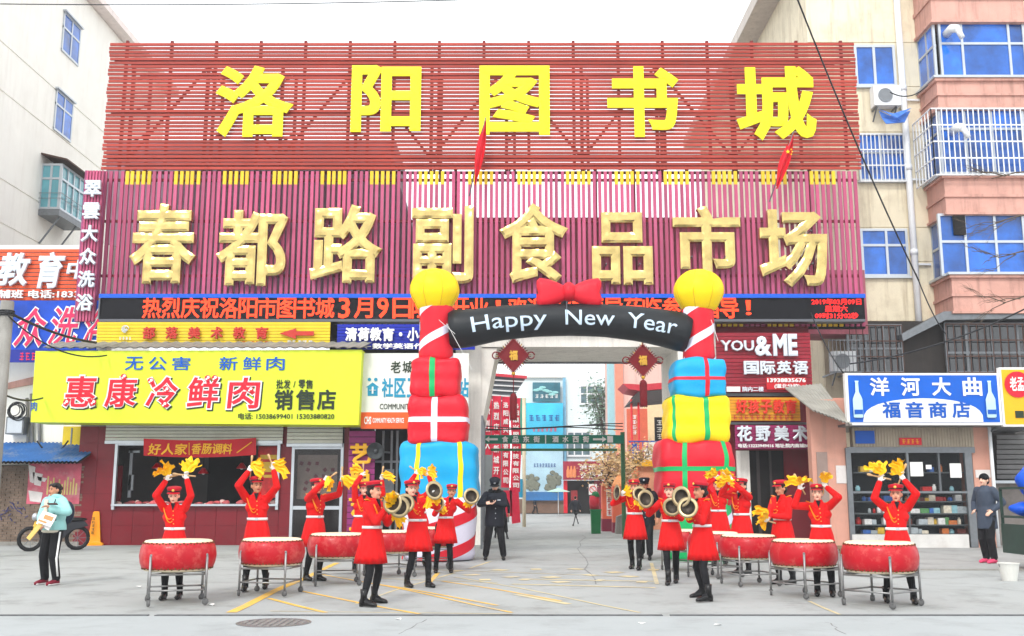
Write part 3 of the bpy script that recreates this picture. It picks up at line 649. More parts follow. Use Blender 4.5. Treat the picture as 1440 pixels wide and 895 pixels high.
for px, py in ((93, 566), (131, 566), (174, 530), (212, 536), (234, 548), (231, 569), (292, 532), (302, 532), (352, 548)):
    c = at(px, py, YM - .06); q = Matrix.Rotation(R(90), 3, 'X'); mb.lathe([(.085, 0), (.085, .01)], c, 16, q, False); mc.lathe([(.04, .012), (.04, .018)], c + Vector((.02, 0, .02)), 10, q, False); mc.lathe([(.028, .012), (.028, .018)], c + Vector((-.03, 0, -.03)), 8, q, False)
obj('roundel', mb, m_or, ls); ls.children[-1].name = 'roundel_print'; obj('roundel_highlight', mc, m_wl, ls)
write(ls, '批发/零售', (388, 534, 440, 547), YM - .02, m_bk, .01, .03, .95); write(ls, '销售店', (384, 548, 474, 577), YM - .02, m_bk, .01, .045, .88)
write(ls, '电话: 15038699401 15303880820', (335, 581, 470, 590), YM - .02, m_bk, .01, .02, whole=True)
mb = MB(); p = A[0]; 
o = write(ls, '肉', (43.5, 565, 52, 578), YM - .02, m_bl, .01, .02, whole=True)
aw = thing('corrugated_awning', 'grey corrugated awning strip running along the top of the lime sign box', 'awning', at(285, 490, YM))
vs = []; xa, xb_ = X(62, 488, YM), X(512, 488, YM); zz = Z(285, 491, YM) + .02; n = 120
for i in range(n + 1):
    x = xa + (xb_ - xa) * i / n; h = .03 if (i % 4) < 2 else 0; vs += [(x, YM - .1, zz + h), (x + .15, YM + .7, zz + .27 + h)]
mb = MB(); mb.add(vs, [(2 * i, 2 * i + 2, 2 * i + 3, 2 * i + 1) for i in range(n)]); mb.add([(x, y, z - .025) for x, y, z in vs], [(2 * i, 2 * i + 1, 2 * i + 3, 2 * i + 2) for i in range(n)])
obj('sheet', mb, M('grey sheet', (140, 140, 132), .6, .2, var=.15, scale=2, dirt=.4), aw)
# ================================================================ community clinic sign
YC = 28.9
cs = thing('clinic_sign', 'white clinic signboard with cyan characters and an orange foot behind the left inflatable column', 'sign', at(583, 603, YC))
mb = MB(); prect(mb, (509, 497, 659, 580), YC, .25); obj('white_panel', mb, M('white panel', (222, 224, 218), .4, var=.03, dirt=.1), cs)
mb = MB(); prect(mb, (507.5, 580, 657.5, 603), YC - .003, .253); obj('orange_foot', mb, M('orange panel', (226, 92, 36), .4, var=.04), cs)
m_cy = M('cyan print', (26, 140, 176), .5, var=.03)
write(cs, '老城区', (548, 508, 598, 525), YC - .01, m_bk, .01, .03, .85); write(cs, '社区卫生服务站', (536, 532, 660, 559), YC - .01, m_cy, .01, .045, .9)
write(cs, 'COMMUNITY HEALTH SERVICE', (534, 568, 640, 576), YC - .01, m_bk, .01, .01, whole=True); write(cs, 'CHS', (512, 586, 522, 597), YC - .013, m_wl, .01, .05, whole=True); write(cs, 'COMMUNITY HEALTH SERVICE', (524, 588, 568, 595), YC - .013, m_wl, .01, .04, whole=True)
mb = MB(); mb.slab([at(517, 557, YC - .01), at(531, 557, YC - .01), at(531, 545, YC - .01), at(533.5, 545, YC - .01), at(524, 538, YC - .01), at(514.5, 545, YC - .01), at(517, 545, YC - .01)], (0, .008, 0))
for px in (519.5, 528.5): c = at(px, 534, YC - .01); mb.lathe([(.05, 0), (.05, .008)], c, 12, Matrix.Rotation(R(90), 3, 'X'), False)
obj('clinic_emblem', mb, m_cy, cs)
mb = MB(); c = at(524, 549, YC - .02); mb.bar(c + Vector((-.1, 0, 0)), c + Vector((.1, 0, 0)), .045, .01); mb.bar(c + Vector((0, -.002, -.1)), c + Vector((0, -.002, .1)), .045, .01); obj('emblem_cross', mb, m_wl, cs)
# ================================================================ meat shop
m_tile = M('maroon tile', (118, 18, 32), .35, var=.08, scale=2, rnd=.04, dirt=.15, streak=.12)
YW = 29.9
ms = thing('meat_shop', 'meat shop front of maroon tiles with a wide serving window and a glazed door', 'shop', at(300, 765, YW))
GB = gz(YW)
def tiles(x0, x1, z0, z1, tw=.62, th=.46, Y=YW):
    nx = max(1, round((x1 - x0) / tw)); nz = max(1, round((z1 - z0) / th)); dx, dz = (x1 - x0) / nx, (z1 - z0) / nz
    mb = MB(); mb.box(x0 + .01, x1 - .01, Y + .02, Y + .22, z0, z1); obj('tile_backing', mb, M('grout', (92, 24, 32), .9), ms)
    mb = MB(); mb.box(.004, dx - .004, 0, .03, .004, dz - .004); me = mb.mesh('tile', m_tile)
    for i in range(nx):
        for j in range(nz): link('tile', me, ms, (x0 + i * dx - ms.location.x, Y - ms.location.y, z0 + j * dz - ms.location.z))
xa = X(107, 690, YW); xw = X(160, 690, YW); xe = X(393, 690, YW); xd0, xd1 = X(409, 690, YW), X(482, 690, YW); xz = X(489, 690, YW)
zs_, zh = Z(270, 712, YW), Z(270, 600, YW)
tiles(xa, xw, GB, zh); tiles(xw, xe, GB, zs_); tiles(xe, xd0, GB, zh, .4); tiles(xd1, xz, GB, zh, .3)
mb = MB(); mb.box(xa, xz, YW + .02, YW + .2, zh, Z(270, 500, YW)); obj('upper_wall', mb, m_grey, ms)
m_shut = M('shutter', (196, 196, 188), .45, .2, var=.06, scale=2, rnd=.05, dirt=.2)
def shutter(r, Y):
    x0, y0, x1, y1 = r; a, b = X(x0, (y0 + y1) / 2, Y), X(x1, (y0 + y1) / 2, Y); z0, z1 = Z(x0, y1, Y), Z(x0, y0, Y); n = 5; h = (z1 - z0) / n
    mb = MB(); mb.box(a, b, -.02, .03, -h / 2 + .008, h / 2 - .008); me = mb.mesh('shutter_slat', m_shut, (ms.location.x, 0, 0))
    for i in range(n): link('shutter_slat', me, ms, (0, Y - ms.location.y, z0 + h * (i + .5) - ms.location.z))
    mb = MB(); mb.box(a, b, Y - .05, Y + .04, z0 - .09, z0 - .002); obj('shutter_rail', mb, m_alu, ms)
shutter((149, 597, 398, 620), 29.78); shutter((404, 598, 482, 624), 29.77)
mb = MB(); zt = Z(270, 620, YW)
for x in (xw + .04, xe - .04): mb.box(x - .04, x + .04, YW - .12, YW - .02, GB + 1.0, zt)
mb.box(xw, xe, YW - .16, YW + .4, zs_ + .003, zs_ + .06); mb.box(xw, xe, YW - .1, YW - .02, zt - .14, zt - .07); obj('window_frame', mb, m_alu, ms)
# interior
m_inw = M('interior wall', (84, 82, 80), .8, var=.1, scale=1.5); 
mb = MB(); mb.box(xa + .05, xz, 33.2, 33.3, 0, 3.6); mb.box(xa + .02, xa + .1, 30.15, 33.2, 0, 3.6); mb.box(xz - .08, xz, 30.15, 33.2, 0, 3.6); obj('interior_wall', mb, m_inw, ms)
mb = MB(); mb.box(xa, xz, 30.12, 33.2, 3.6, 3.7); mb.box(xa, xz, 30.12, 33.2, .0, GB + .02); obj('interior_ceiling', mb, m_grey, ms)
mb = MB(); mb.box(X(292, 680, 33.1), X(352, 680, 33.1), 33.1, 33.19, 0, 2.9); mb.box(X(180, 680, 33.1), X(190, 680, 33.1), 31.2, 31.5, 0, 3.3); obj('inner_doorway', mb, m_dark, ms)
dr = MB(); dr.box(xd0, xd0 + .08, YW - .05, YW + .06, GB, Z(440, 628, YW)); dr.box(xd1 - .08, xd1, YW - .05, YW + .06, GB, Z(440, 628, YW)); dr.box(xd0, xd1, YW - .045, YW + .055, Z(440, 632, YW), Z(440, 624, YW)); dr.box(xd0 + .08, xd1 - .08, YW - .03, YW + .03, GB + .02, GB + .14); dr.box(xd0 + .08, xd1 - .08, YW - .03, YW + .03, GB + 1.0, GB + 1.1)
door = obj('door', dr, m_alu, ms)
mb = MB(); mb.box(xd0 + .085, xd1 - .085, YW - .005, YW + .01, GB + 1.105, Z(440, 633, YW)); mb.box(xd0 + .085, xd1 - .085, YW - .005, YW + .01, GB + .145, GB + .995); obj('pane', mb, M('door glass', (46, 40, 40), .05, var=.3, scale=2, alpha=.3, spec=.6), door)
mb = MB(); prect(mb, (418, 640, 474, 702), YW + .3, .03); obj('door_poster', mb, M('pale poster', (188, 170, 160), .6, var=.2, scale=3), ms)
mb = MB(); rr = random.Random(9)
for k in range(14): mb.cbox(at(424 + (k * 11) % 46, 652 + (k // 3) * 9, YW + .28), (.1, .01, .1), Matrix.Rotation(rr.uniform(0, 1), 3, 'Y'))
obj('poster_print', mb, M('wine print', (140, 50, 70), .6, var=.2), ms)
mb = MB(); prect(mb, (362, 628, 393, 700), YW + .25, .03); obj('red_poster', mb, M('red poster', (176, 36, 36), .5, var=.4, scale=4), ms)
mb = MB(); 
for r in ((366, 640, 390, 646), (370, 650, 388, 664), (366, 668, 391, 672)): prect(mb, r, YW + .24, .008)
obj('poster_print', mb, M('yellow print', (208, 170, 60), .6, var=.2), ms)
mb = MB()
for r in ((181, 634, 185, 700), (181, 634, 196, 637), (180, 668, 187, 690)): prect(mb, r, 30.6, .06)
obj('wall_rail', mb, m_alu, ms)
mb = MB(); prect(mb, (164, 655, 170, 705), 30.5, .1); obj('wall_banner', mb, M('wine red', (120, 20, 34), .6, var=.2), ms)
# counter with cuts of meat
ct = thing('meat_counter', 'steel serving counter behind the meat shop window', 'counter', (X(280, 700, 30.6), 30.6, GB))
mb = MB(); mb.box(xw + .05, xe - .05, 30.15, 31.0, zs_ - .04, zs_ + .03); obj('counter_top', mb, m_alu, ct)
mb = MB(); mb.box(xw + .1, xe - .1, 30.3, 30.95, GB + .02, zs_ - .045); obj('counter_body', mb, m_grey, ct)
m_meat = M('raw meat', (206, 96, 100), .35, var=.35, scale=9, rnd=.2); m_fat = M('meat fat', (240, 196, 190), .4, var=.2, scale=12, rnd=.1)
rr = random.Random(4)
for k in range(34):
    px = 168 + k * 6.6 + rr.uniform(-2, 2)
    if 318 < px < 330: continue
    c = Vector((X(px, 708, 30.3), 30.28 + rr.uniform(0, .4), zs_ + .06 + rr.uniform(0, .05))); mb = MB(); mb.ball((0, 0, 0), (rr.uniform(.09, .16), rr.uniform(.07, .12), rr.uniform(.035, .07)), 8, 5)
    mb.v = [(x * (1 + .25 * math.sin(9 * y + k)), y, z * (1 + .4 * math.sin(17 * x + k))) for x, y, z in mb.v]
    o = obj('cut_of_meat', mb, m_meat if k % 3 else m_fat, None, loc=None); o.location = c; o.rotation_euler.z = rr.uniform(0, 3)
    tag(o, '%s cut of meat on the shop counter %s' % ('raw red' if k % 3 else 'pale fatty', ('near the left window jamb', 'below the left lamp', 'between the left and middle lamps', 'below the middle lamp', 'between the middle and right lamps', 'near the red poster')[min(5, int(k / 5.8))]), 'meat', 'cuts of meat on the shop counter')
for i, px in enumerate((221, 286, 340)):
    c = at(px, 657 if i != 1 else 664, 30.7); t = thing('pendant_lamp', ('leftmost', 'middle', 'rightmost')[i] + ' of the three red pendant lamps over the meat counter', 'lamp', c)
    mb = MB(); mb.lathe([(.045, .12), (.06, .1), (.15, -.02), (.155, -.05)], c, 14); obj('shade', mb, M('red enamel', (170, 16, 28), .3), t)
    mb = MB(); mb.tube([c + Vector((0, 0, .12)), (c.x, c.y, 3.6)], .012, 5); obj('cord', mb, m_cable, t)
    mb = MB(); mb.ball(c + Vector((0, 0, -.03)), .05, 8, 6); obj('bulb', mb, m_whitepl, t)
rb_ = thing('red_banner', 'red banner with yellow characters strung across the meat shop window', 'banner', at(282, 642, 29.6))
mb = MB(); vs = []
for j in range(4):
    for i in range(21):
        t = i / 20; p = at(202 + 158 * t, 617 + 24 * j / 3 + 3 * math.sin(math.pi * t) - t * (1 + j * 0), 29.6); vs.append((p.x, 29.6 + .015 * math.sin(i * 1.7), p.z))
mb.add(vs, [(j * 21 + i, (j + 1) * 21 + i, (j + 1) * 21 + i + 1, j * 21 + i + 1) for j in range(3) for i in range(20)], True)
obj('cloth', mb, M('red cloth', (190, 20, 36), .6, var=.08, scale=2), rb_)
m_yp = M('yellow lettering', (238, 176, 36), .5, var=.03)
write(rb_, '好人家', (208, 624, 264, 640), 29.57, m_yp, .01, .035, .95, shear=.1); write(rb_, '香肠调料', (269, 624, 327, 639), 29.57, m_yp, .01, .035, .95, shear=.1)
mb = MB(); mb.bar(at(266, 623, 29.57), at(266, 640, 29.57), .02); mb.bar(at(333, 637, 29.57), at(354, 622, 29.57), .025); obj('print_line', mb, m_yp, rb_)
# ================================================================ purple vertical sign, dark bay beside the gate
pv = thing('purple_vertical_sign', 'purple slatted vertical sign with big yellow characters beside the meat shop door', 'sign', at(506, 760, 29.4))
mb = MB(); zt, zb = Z(506, 606, 29.4), GB + .05; xa, xb_ = X(489, 690, 29.4), X(526, 690, 29.4); n = 18; h = (zt - zb) / n
mb.box(xa, xb_, 0, .05, -h * .45, h * .45); me = mb.mesh('slat', M('purple slat', (140, 44, 110), .5, var=.08, rnd=.07), (pv.location.x, 0, 0))
for i in range(n): link('slat', me, pv, (0, 0, zb + (i + .5) * h - pv.location.z))
mb = MB(); mb.box(xa + .01, xb_ - .01, 29.46, 29.5, zb, zt); obj('backing', mb, m_dark, pv)
write(pv, '艺聪艺术', (491, 620, 521, 768), 29.32, m_yp, .08, .06, .78, vertical=True, split=True)
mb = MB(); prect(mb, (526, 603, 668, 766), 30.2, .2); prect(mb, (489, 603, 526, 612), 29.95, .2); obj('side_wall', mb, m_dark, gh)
mb = MB()
for px in (536, 548, 556): prect(mb, (px, 606, px + 3, 766), 30.1, .06)
prect(mb, (526, 648, 572, 651), 30.09, .06); prect(mb, (540, 660, 554, 700), 30.12, .02); obj('steel_frame', mb, m_steel, gh)
hn = thing('horn_loudspeaker', 'grey horn loudspeaker mounted above the drummers by the dark bay', 'loudspeaker', at(529, 636, 29.3))
c = at(529, 635, 29.3); q = Matrix.Rotation(R(90), 3, 'X')
mb = MB(); mb.lathe([(.235, .25), (.24, .22), (.17, .12), (.08, .02), (.05, -.15)], c, 20, q, cap=False); mb.lathe([(.232, .25), (.15, .12), (.05, .03), (.001, .02)], c, 20, q, cap=False); obj('horn', mb, M('horn grey', (70, 74, 76), .5, var=.1), hn)
mb = MB(); mb.lathe([(.05, .02), (.06, .1), (.0, .14)], c, 12, q); mb.bar(c + Vector((0, .1, 0)), c + Vector((.3, .8, 0)), .05); obj('driver', mb, m_steel, hn)
# ================================================================ gate opening
m_conc = M('pale gate concrete', (232, 228, 220), .8, var=.06, scale=1, streak=.3, dirt=.2, bump=.1)
mb = MB(); x0, x1 = X(640, 600, 30), X(681, 640, 33.4); mb.box(x0, x1, 30.0, 33.4, 0, Z(680, 509, 33.4)); obj('pillar', mb, m_conc, gh)
x2, x3 = X(933, 640, 33.4), X(1012, 640, 30); mb = MB(); mb.box(x2, x3, 30.0, 33.4, 0, Z(680, 509, 33.4)); obj('pillar', mb, m_conc, gh)
zl = Z(800, 509, 33.4); mb = MB(); mb.box(x0, x3, 29.98, 33.42, zl, Z(800, 452, 30)); obj('lintel', mb, m_conc, gh)
mb = MB(); mb.box(x1, x2, 33.43, 33.5, zl - .06, zl + .02); obj('lintel_drip', mb, m_steel, gh)
mb = MB(); mb.slab([(x1 + .001, 30.05, Z(680, 600, 30)), (x1 + .45, 30.05, zl - .02), (x1 + .001, 30.05, zl - .02)], (0, 3.2, 0)); obj('haunch', mb, m_conc, gh)
for (px, lab) in ((682, 'left leaf of the steel gate standing open beside the blue inflatable box'), ):
    t = thing('steel_gate', lab, 'gate', (X(682, 700, 29.8), 29.8, GB)); xx = X(681, 700, 29.8); mb = MB()
    for y in (27.4, 29.6): mb.box(xx - .03, xx + .03, y - .04, y + .04, gz(y) + .02, 3.6)
    for z in (.3, 1.5, 3.55): mb.box(xx - .025, xx + .025, 27.4, 29.6, z - .03, z + .03)
    obj('frame', mb, m_steel, t)
    for i in range(14): y = 27.5 + i * .155; mb = MB(); mb.box(xx - .012, xx + .012, y - .012, y + .012, .22, 3.54); obj('bar', mb, m_steel, t)
    mb = MB(); mb.box(xx - .008, xx + .008, 27.45, 29.55, .3, 1.5); obj('sheet', mb, M('gate sheet', (128, 120, 112), .7, .2, var=.15, dirt=.5), t)
# ================================================================ signs right of the gate
def face(name, parent, r, Y, mat, d=.05): mb = MB(); prect(mb, r, Y, d); return obj(name, mb, mat, parent)
face('red_wall', gh, (1004, 452, 1144, 768), 30.3, M('wine wall', (120, 34, 44), .7, var=.12, scale=1, streak=.3), .3)
ym = slatsign('language_school_sign', 'dark red slatted sign with silver letters and characters right of the blue inflatable box', (1008, 468, 1141, 552), 29.5, M('wine slat', (142, 26, 44), .5, var=.1, rnd=.08), 16, m_dark)
write(ym, 'YOU', (1013, 479, 1060, 494), 29.4, m_silver, .1, .04, whole=True); write(ym, '&', (1061, 473, 1085, 501), 29.4, m_silver, .1, .06, whole=True); write(ym, 'ME', (1087, 470, 1121, 501), 29.4, m_silver, .1, .075, whole=True)
write(ym, '国际英语', (1045, 508, 1137, 527), 29.4, m_silver, .08, .055, .92)
face('phone_plate', ym, (1078, 531, 1134, 548), 29.44, M('phone plate red', (196, 28, 40), .5), .04); write(ym, '13938835676', (1079, 532, 1133, 538), 29.42, m_wl, .02, .05, whole=True); write(ym, '(道北分校)', (1089, 540, 1125, 547), 29.42, m_wl, .02, .04, whole=True)
face('white_plate', ym, (1022, 544, 1041, 551), 29.44, m_wl, .04); write(ym, '院内二楼', (1044, 544, 1074, 551), 29.42, m_silver, .02, .05, whole=True)
o2 = slatsign('orange_school_sign', 'orange slatted sign with red characters, middle of the three signs right of the gate', (1022, 559, 1125, 592), 29.5, M('amber slat', (218, 150, 30), .5, var=.08, rnd=.05), 8, m_dark)
write(o2, '好孩子教育', (1034, 562, 1121, 582), 29.43, M('scarlet letters', (222, 56, 36), .5), .06, .06, .92, split=True); marks(o2, 11, (1030, 584, 1118, 590), 29.44, m_rl)
p2 = slatsign('flower_art_sign', 'magenta slatted sign with silver characters above the dark doorway right of the gate', (1034, 598, 1144, 632), 29.5, M('plum slat', (150, 34, 92), .5, var=.08, rnd=.06), 8, m_dark)
write(p2, '花野美术', (1034, 599, 1138, 621), 29.42, m_silver, .07, .06, .82, split=True); write(p2, '电话:13233949416 地址:院内商城B01', (1038, 624, 1140, 630), 29.44, m_wl, .03, .045, whole=True)
for i, r in enumerate(((1000, 553, 1144, 557), (1000, 594, 1144, 597))): face('sign_rail', gh, r, 29.7, m_steel, .1)
face('doorway', gh, (1056, 634, 1104, 768), 30.24, m_dark, .08)
for r in ((1066, 634, 1070, 768), (1084, 634, 1087, 768)): face('door_edge', gh, r, 30.18, M('dim door', (60, 54, 54), .7), .05)
face('pale_jamb', gh, (1038, 634, 1056, 768), 30.2, m_conc, .1)
# ================================================================ right hand kiosk shop
YK = 28.2
ks = thing('kiosk_shop', 'small pink walled corner shop with a glazed display front and marble foot', 'shop', at(1280, 768, YK))
m_pw = M('shop pink plaster', (206, 152, 134), .85, var=.08, scale=1.5, streak=.35, dirt=.35, dirtcol=(150, 130, 118), bump=.2)
KB = gz(YK) + .1
def pk(name, r, Y, mat, d=.05, par=ks): return face(name, par, r, Y, mat, d)
mb = MB(); mb.box(X(1144, 690, YK), X(1194, 690, YK), YK, YK + .35, KB - .2, Z(1170, 562, YK)); mb.box(X(1371, 690, YK), X(1396, 690, YK), YK, YK + .8, KB - .2, Z(1380, 590, YK)); obj('wall', mb, m_pw, ks)
pk('upper_wall', (1144, 560, 1396, 601), YK + .2, m_pw, .3)
mb = MB(); a, b = X(1199, 614, YK - .05), X(1369, 614, YK - .05); z0, z1 = Z(1280, 629, YK), Z(1280, 600, YK)
for i in range(42): x = a + (b - a) * i / 42; mb.box(x, x + (b - a) / 84, YK - .07, YK - .04, z0, z1)
mb.box(a, b, YK - .05, YK + .2, z0 + .002, z1 - .002); obj('corrugated_header', mb, M('beige sheet', (170, 158, 140), .6, var=.1, scale=2, dirt=.3, streak=.3), ks)
pk('blue_plate', (1203, 606, 1230, 624), YK - .1, m_bl, .03); pk('red_plate', (1265, 616, 1296, 626), YK - .1, m_or, .03); marks(ks, 4, (1268, 618, 1293, 624), YK - .11, m_yp)
mb = MB()
for r in ((1193, 630, 1200, 770), (1361, 630, 1371, 770), (1193.1, 629, 1371, 637), (1276, 637, 1279, 692), (1200, 691, 1361, 694)): prect(mb, r, YK - .08 - .004 * (r[0] % 3), .12)
for r in ((1320, 637, 1323, 692), (1278, 694, 1280, 752)): prect(mb, r, YK + .05, .05)
obj('window_frame', mb, m_steel, ks)
pk('marble_foot', (1199, 752, 1363, 772), YK - .12, M('marble', (206, 204, 200), .4, var=.1, scale=3, dirt=.5, dirtcol=(150, 130, 116)), .3)
mb = MB(); prect(mb, (1200, 636, 1362, 752), YK + 1.3, .06); mb.box(X(1194, 690, YK), X(1196, 690, YK) , YK + .1, YK + 1.3, KB, 2.9); obj('display_back', mb, M('display back', (24, 26, 28), .8, var=.3, scale=2), ks)
for py in (705, 722, 738, 751, 691, 664): pk('shelf', (1201, py, 1361, py + 1.6), YK + .12, M('shelf', (90, 96, 98), .5), .4)
cnm = ['red', 'cream', 'blue', 'yellow', 'green', 'grey', 'brown', 'orange', 'pale cyan', 'white']
pal = [(196, 40, 36), (230, 220, 200), (60, 110, 190), (220, 180, 60), (90, 150, 90), (180, 190, 195), (120, 60, 50), (210, 120, 60), (150, 200, 210), (240, 240, 236)]
rr = random.Random(11); gi = 0
places = ['on the first display shelf below the counter', 'on the second display shelf', 'on the third display shelf', 'on the lowest display shelf', 'on the counter line of the shop display', 'high in the shop display']
names = [('package', 'box'), ('jar', 'jar'), ('carton', 'box')]
for si, (py, h) in enumerate(((705, 9), (722, 11), (738, 11), (751, 9), (691, 12), (664, 12))):
    px = 1203.
    while px < 1352:
        wpx = rr.uniform(5, 14); hp = h * rr.uniform(.5, .98)
        if rr.random() < (.82 if si < 4 else .4) :
            c = rr.choice(pal); y = YK + .16 + rr.uniform(0, .1); a = at(px, py, y); b = at(px + wpx * .92, py - hp, y); nm, ct_ = names[int(rr.random() * 3)]
            mb = MB(); wx, hz = (b.x - a.x), (b.z - a.z)
            if nm == 'jar': mb.lathe([(.01, 0), (wx * .3, 0), (wx * .34, hz * .1), (wx * .34, hz * .7), (wx * .2, hz * .8), (wx * .22, hz), (.01, hz)], (wx / 2, wx / 2, 0), 8)
            else: mb.box(0, wx, 0, .2, 0, hz * .97); mb.box(.01, wx - .01, .01, .19, hz * .972, hz)
            o = obj(nm, mb, M('goods %d' % pal.index(c), c, .4, var=.25, scale=14), None); o.location = (a.x, y, a.z + .003)
            tag(o, '%s %s %s, %s' % (cnm[pal.index(c)], nm, places[si], ('at its left end', 'left of its middle', 'right of its middle', 'at its right end')[min(3, int((px - 1203) / 38))]), ct_, 'goods %s' % places[si])
        px += wpx
for r in ((1280, 650, 1298, 670), (1336, 652, 1352, 672), (1302, 654, 1310, 660)): pk('notice', r, YK - .02, m_wl, .006)
mb = MB(); prect(mb, (1200, 637, 1361, 691), YK + .0, .008); prect(mb, (1200, 694, 1361, 752), YK + .002, .008); obj('display_glass', mb, M('display glass', (30, 38, 42), .04, var=0, alpha=.1, spec=.5), ks)
pk('door_panel', (1151, 636, 1166, 752), YK - .03, M('pink grey door', (150, 130, 122), .7, var=.1, dirt=.3), .04); pk('paper_patch', (1176, 655, 1191, 680), YK - .02, M('torn paper', (214, 208, 205)), .01); pk('paper_patch', (1372, 661, 1393, 672), YK - .02, M('torn paper', (214, 208, 205)), .01)
# sign of the shop
YB2 = 27.3
sg = thing('blue_shop_sign', 'sky blue shop signboard with white characters, a white arc and a bottle at each end', 'sign', at(1300, 598, YB2))
face('panel', sg, (1190, 525, 1407, 598), YB2 + .01, m_wl, .18); face('blue_face', sg, (1194, 528, 1404, 594), YB2 - .005, M('sky blue vinyl', (4, 92, 196), .5, var=.12, scale=.9), .01)
mb = MB(); vs = [at(1214, 593.5, YB2 - .012), at(1383, 593.5, YB2 - .012)] + [at(1298.5 + 84.5 * math.cos(R(t)), 593.5 - 33 * math.sin(R(t)) ** .7, YB2 - .012) for t in range(10, 171, 10)]
mb.slab(vs, (0, .006, 0)); obj('white_arc', mb, m_wl, sg)
write(sg, '洋河大曲', (1215, 531, 1389, 557), YB2 - .02, m_wl, .01, .04, .62, split=True); write(sg, '福音商店', (1237, 565, 1368, 588), YB2 - .025, m_bl, .01, .04, .78, split=True)
for px, col in ((1207.5, (190, 226, 240)), (1395, (170, 210, 235))):
    mb = MB(); c = at(px, 588, YB2 - .05); h = Z(px, 536, YB2) - c.z; mb.lathe([(.1, 0), (.13, .03), (.13, h * .5), (.09, h * .6), (.045, h * .7), (.04, h * .95), (.055, h)], c, 14, sy=.2); obj('bottle_relief', mb, M('pale bottle', col, .4, var=.1), sg)
    mb = MB(); mb.box(c.x - .11, c.x + .11, c.y - .036, c.y - .028, c.z + h * .1, c.z + h * .22); obj('bottle_label', mb, m_bl, sg)
yg = thing('yellow_shop_sign', 'yellow signboard with a red roundel cut off by the right edge', 'sign', at(1430, 600, 27.3))
face('panel', yg, (1408, 517, 1475, 600), 27.31, m_wl, .15); face('yellow_face', yg, (1411, 520, 1472, 597), 27.3, M('yellow vinyl', (236, 178, 24), .5, var=.05), .01)
c = at(1431, 541, 27.28); mb = MB(); mb.lathe([(.35, 0), (.35, .01)], c, 24, Matrix.Rotation(R(90), 3, 'X'), False); obj('roundel', mb, m_or, yg); write(yg, '老孟', (1420, 530, 1440, 550), 27.26, m_wl, .01, .04, whole=True); face('dark_mark', yg, (1428, 578, 1440, 588), 27.28, m_bk, .01)
# corrugated roof left of the sign
mb = MB(); vs = []; xa, xb_ = X(1136, 560, 28), X(1200, 590, 27.5)
for i in range(23):
    t = i / 22; x = xa + (xb_ - xa) * t; h = .03 * (i % 2); zf = Z(1168, 597, 27.4); vs += [(x - .1, 27.2, zf + .35 - .4 * t + h), (x - .35, 29.0, zf + 1.15 + .1 * t + h)]
mb.add(vs, [(2 * i, 2 * i + 2, 2 * i + 3, 2 * i + 1) for i in range(22)]); mb.add([(x, y, z - .03) for x, y, z in vs], [(2 * i, 2 * i + 1, 2 * i + 3, 2 * i + 2) for i in range(22)])
obj('corrugated_roof', mb, M('asbestos sheet', (150, 148, 140), .85, var=.15, scale=2, dirt=.4), ks)
mb = MB(); mb.box(X(1190, 600, 27.5), X(1500, 600, 27.5), 27.5, 30.5, Z(1300, 599, 27.5), Z(1300, 596, 27.5)); obj('flat_roof', mb, m_steel, ks)
# shuttered shop at the far right
sh = thing('shuttered_shop', 'dim open shop front behind the walker at the far right', 'shop', at(1430, 770, 29))
face('interior', sh, (1396, 600, 1560, 772), 30.4, M('dim interior', (84, 82, 80), .8, var=.25, scale=1.2), .1)
for k in range(9): face('shutter_slat', sh, (1402, 612 + k * 7, 1560, 617.5 + k * 7), 29.9, M('dull shutter', (120, 120, 120), .6, var=.1, rnd=.1), .03)
face('counter', sh, (1400, 676, 1560, 680), 29.6, m_alu, .4); face('lower_front', sh, (1400, 680, 1560, 771), 29.8, M('grey front', (128, 122, 118), .8, var=.2, dirt=.4), .1)
t = thing('steel_post', 'white painted steel post between the corner shop and the dim shop front', 'post', at(1401, 775, 28)); mb = MB(); x = X(1399, 700, 28); mb.tube([(x, 28, .15), (x, 28, 3.6)], .05, 8); obj('pole', mb, m_whitepl, t); mb = MB(); mb.tube([(x, 28, 3.2), (x + .6, 27.6, 3.6)], .04, 6); obj('brace', mb, m_steel, t)
# ================================================================ market street beyond the gate
m_palew = M('pale blue white wall', (224, 238, 240), .8, var=.06, scale=.4, streak=.25, dirtcol=(170, 176, 176))
YF = 92.0
fb = thing('market_hall', 'pale blue white market building closing the street far beyond the gate', 'building', at(790, 720, YF))
face('wall', fb, (725, 530, 793, 722), YF, m_palew, 12); face('wall', fb, (793, 527, 876, 722), YF + .2, m_palew, 12)
face('cornice', fb, (724, 528, 795, 531), YF - .3, m_white, .3); face('corner_pipe', fb, (792, 530, 796, 660), YF - .25, M('pipe blue', (120, 176, 206), .5), .25)
for r in ((816, 543, 848, 568), (798, 608, 830, 641)): win(fb, r, YF + .1, (0, .3, .65, 1), (0, .55, 1), .12, M('far window glass', (96, 120, 128), .2, var=.3), m_whitepl)
face('brown_plinth', fb, (725, 702, 793, 722), YF - .3, M('brown tile', (122, 96, 80), .8, var=.15, scale=2), .3)
pn = thing('landscape_billboard', 'small dark teal billboard high on the far market building', 'billboard', at(768, 565, YF - .5))
face('panel', pn, (749, 538, 788, 565), YF - .5, M('teal print', (46, 104, 120), .5, var=.4, scale=.8), .15)
mb = MB()
for k in range(7): a = at(754 + k * 4.4, 549 - 4 * math.sin(k * .9) + (k % 2) * 2, YF - .53); mb.ball(a, (.32, .03, .12), 8, 5)
obj('print_cloud', mb, M('teal light print', (140, 200, 200), .6, var=.1), pn); marks(pn, 5, (752, 555, 786, 560), YF - .55, m_wl)
bl = thing('blue_hanging_banner', 'tall cyan banner with a pale landscape at its foot on the far market building', 'banner', at(765, 703, YF - .6))
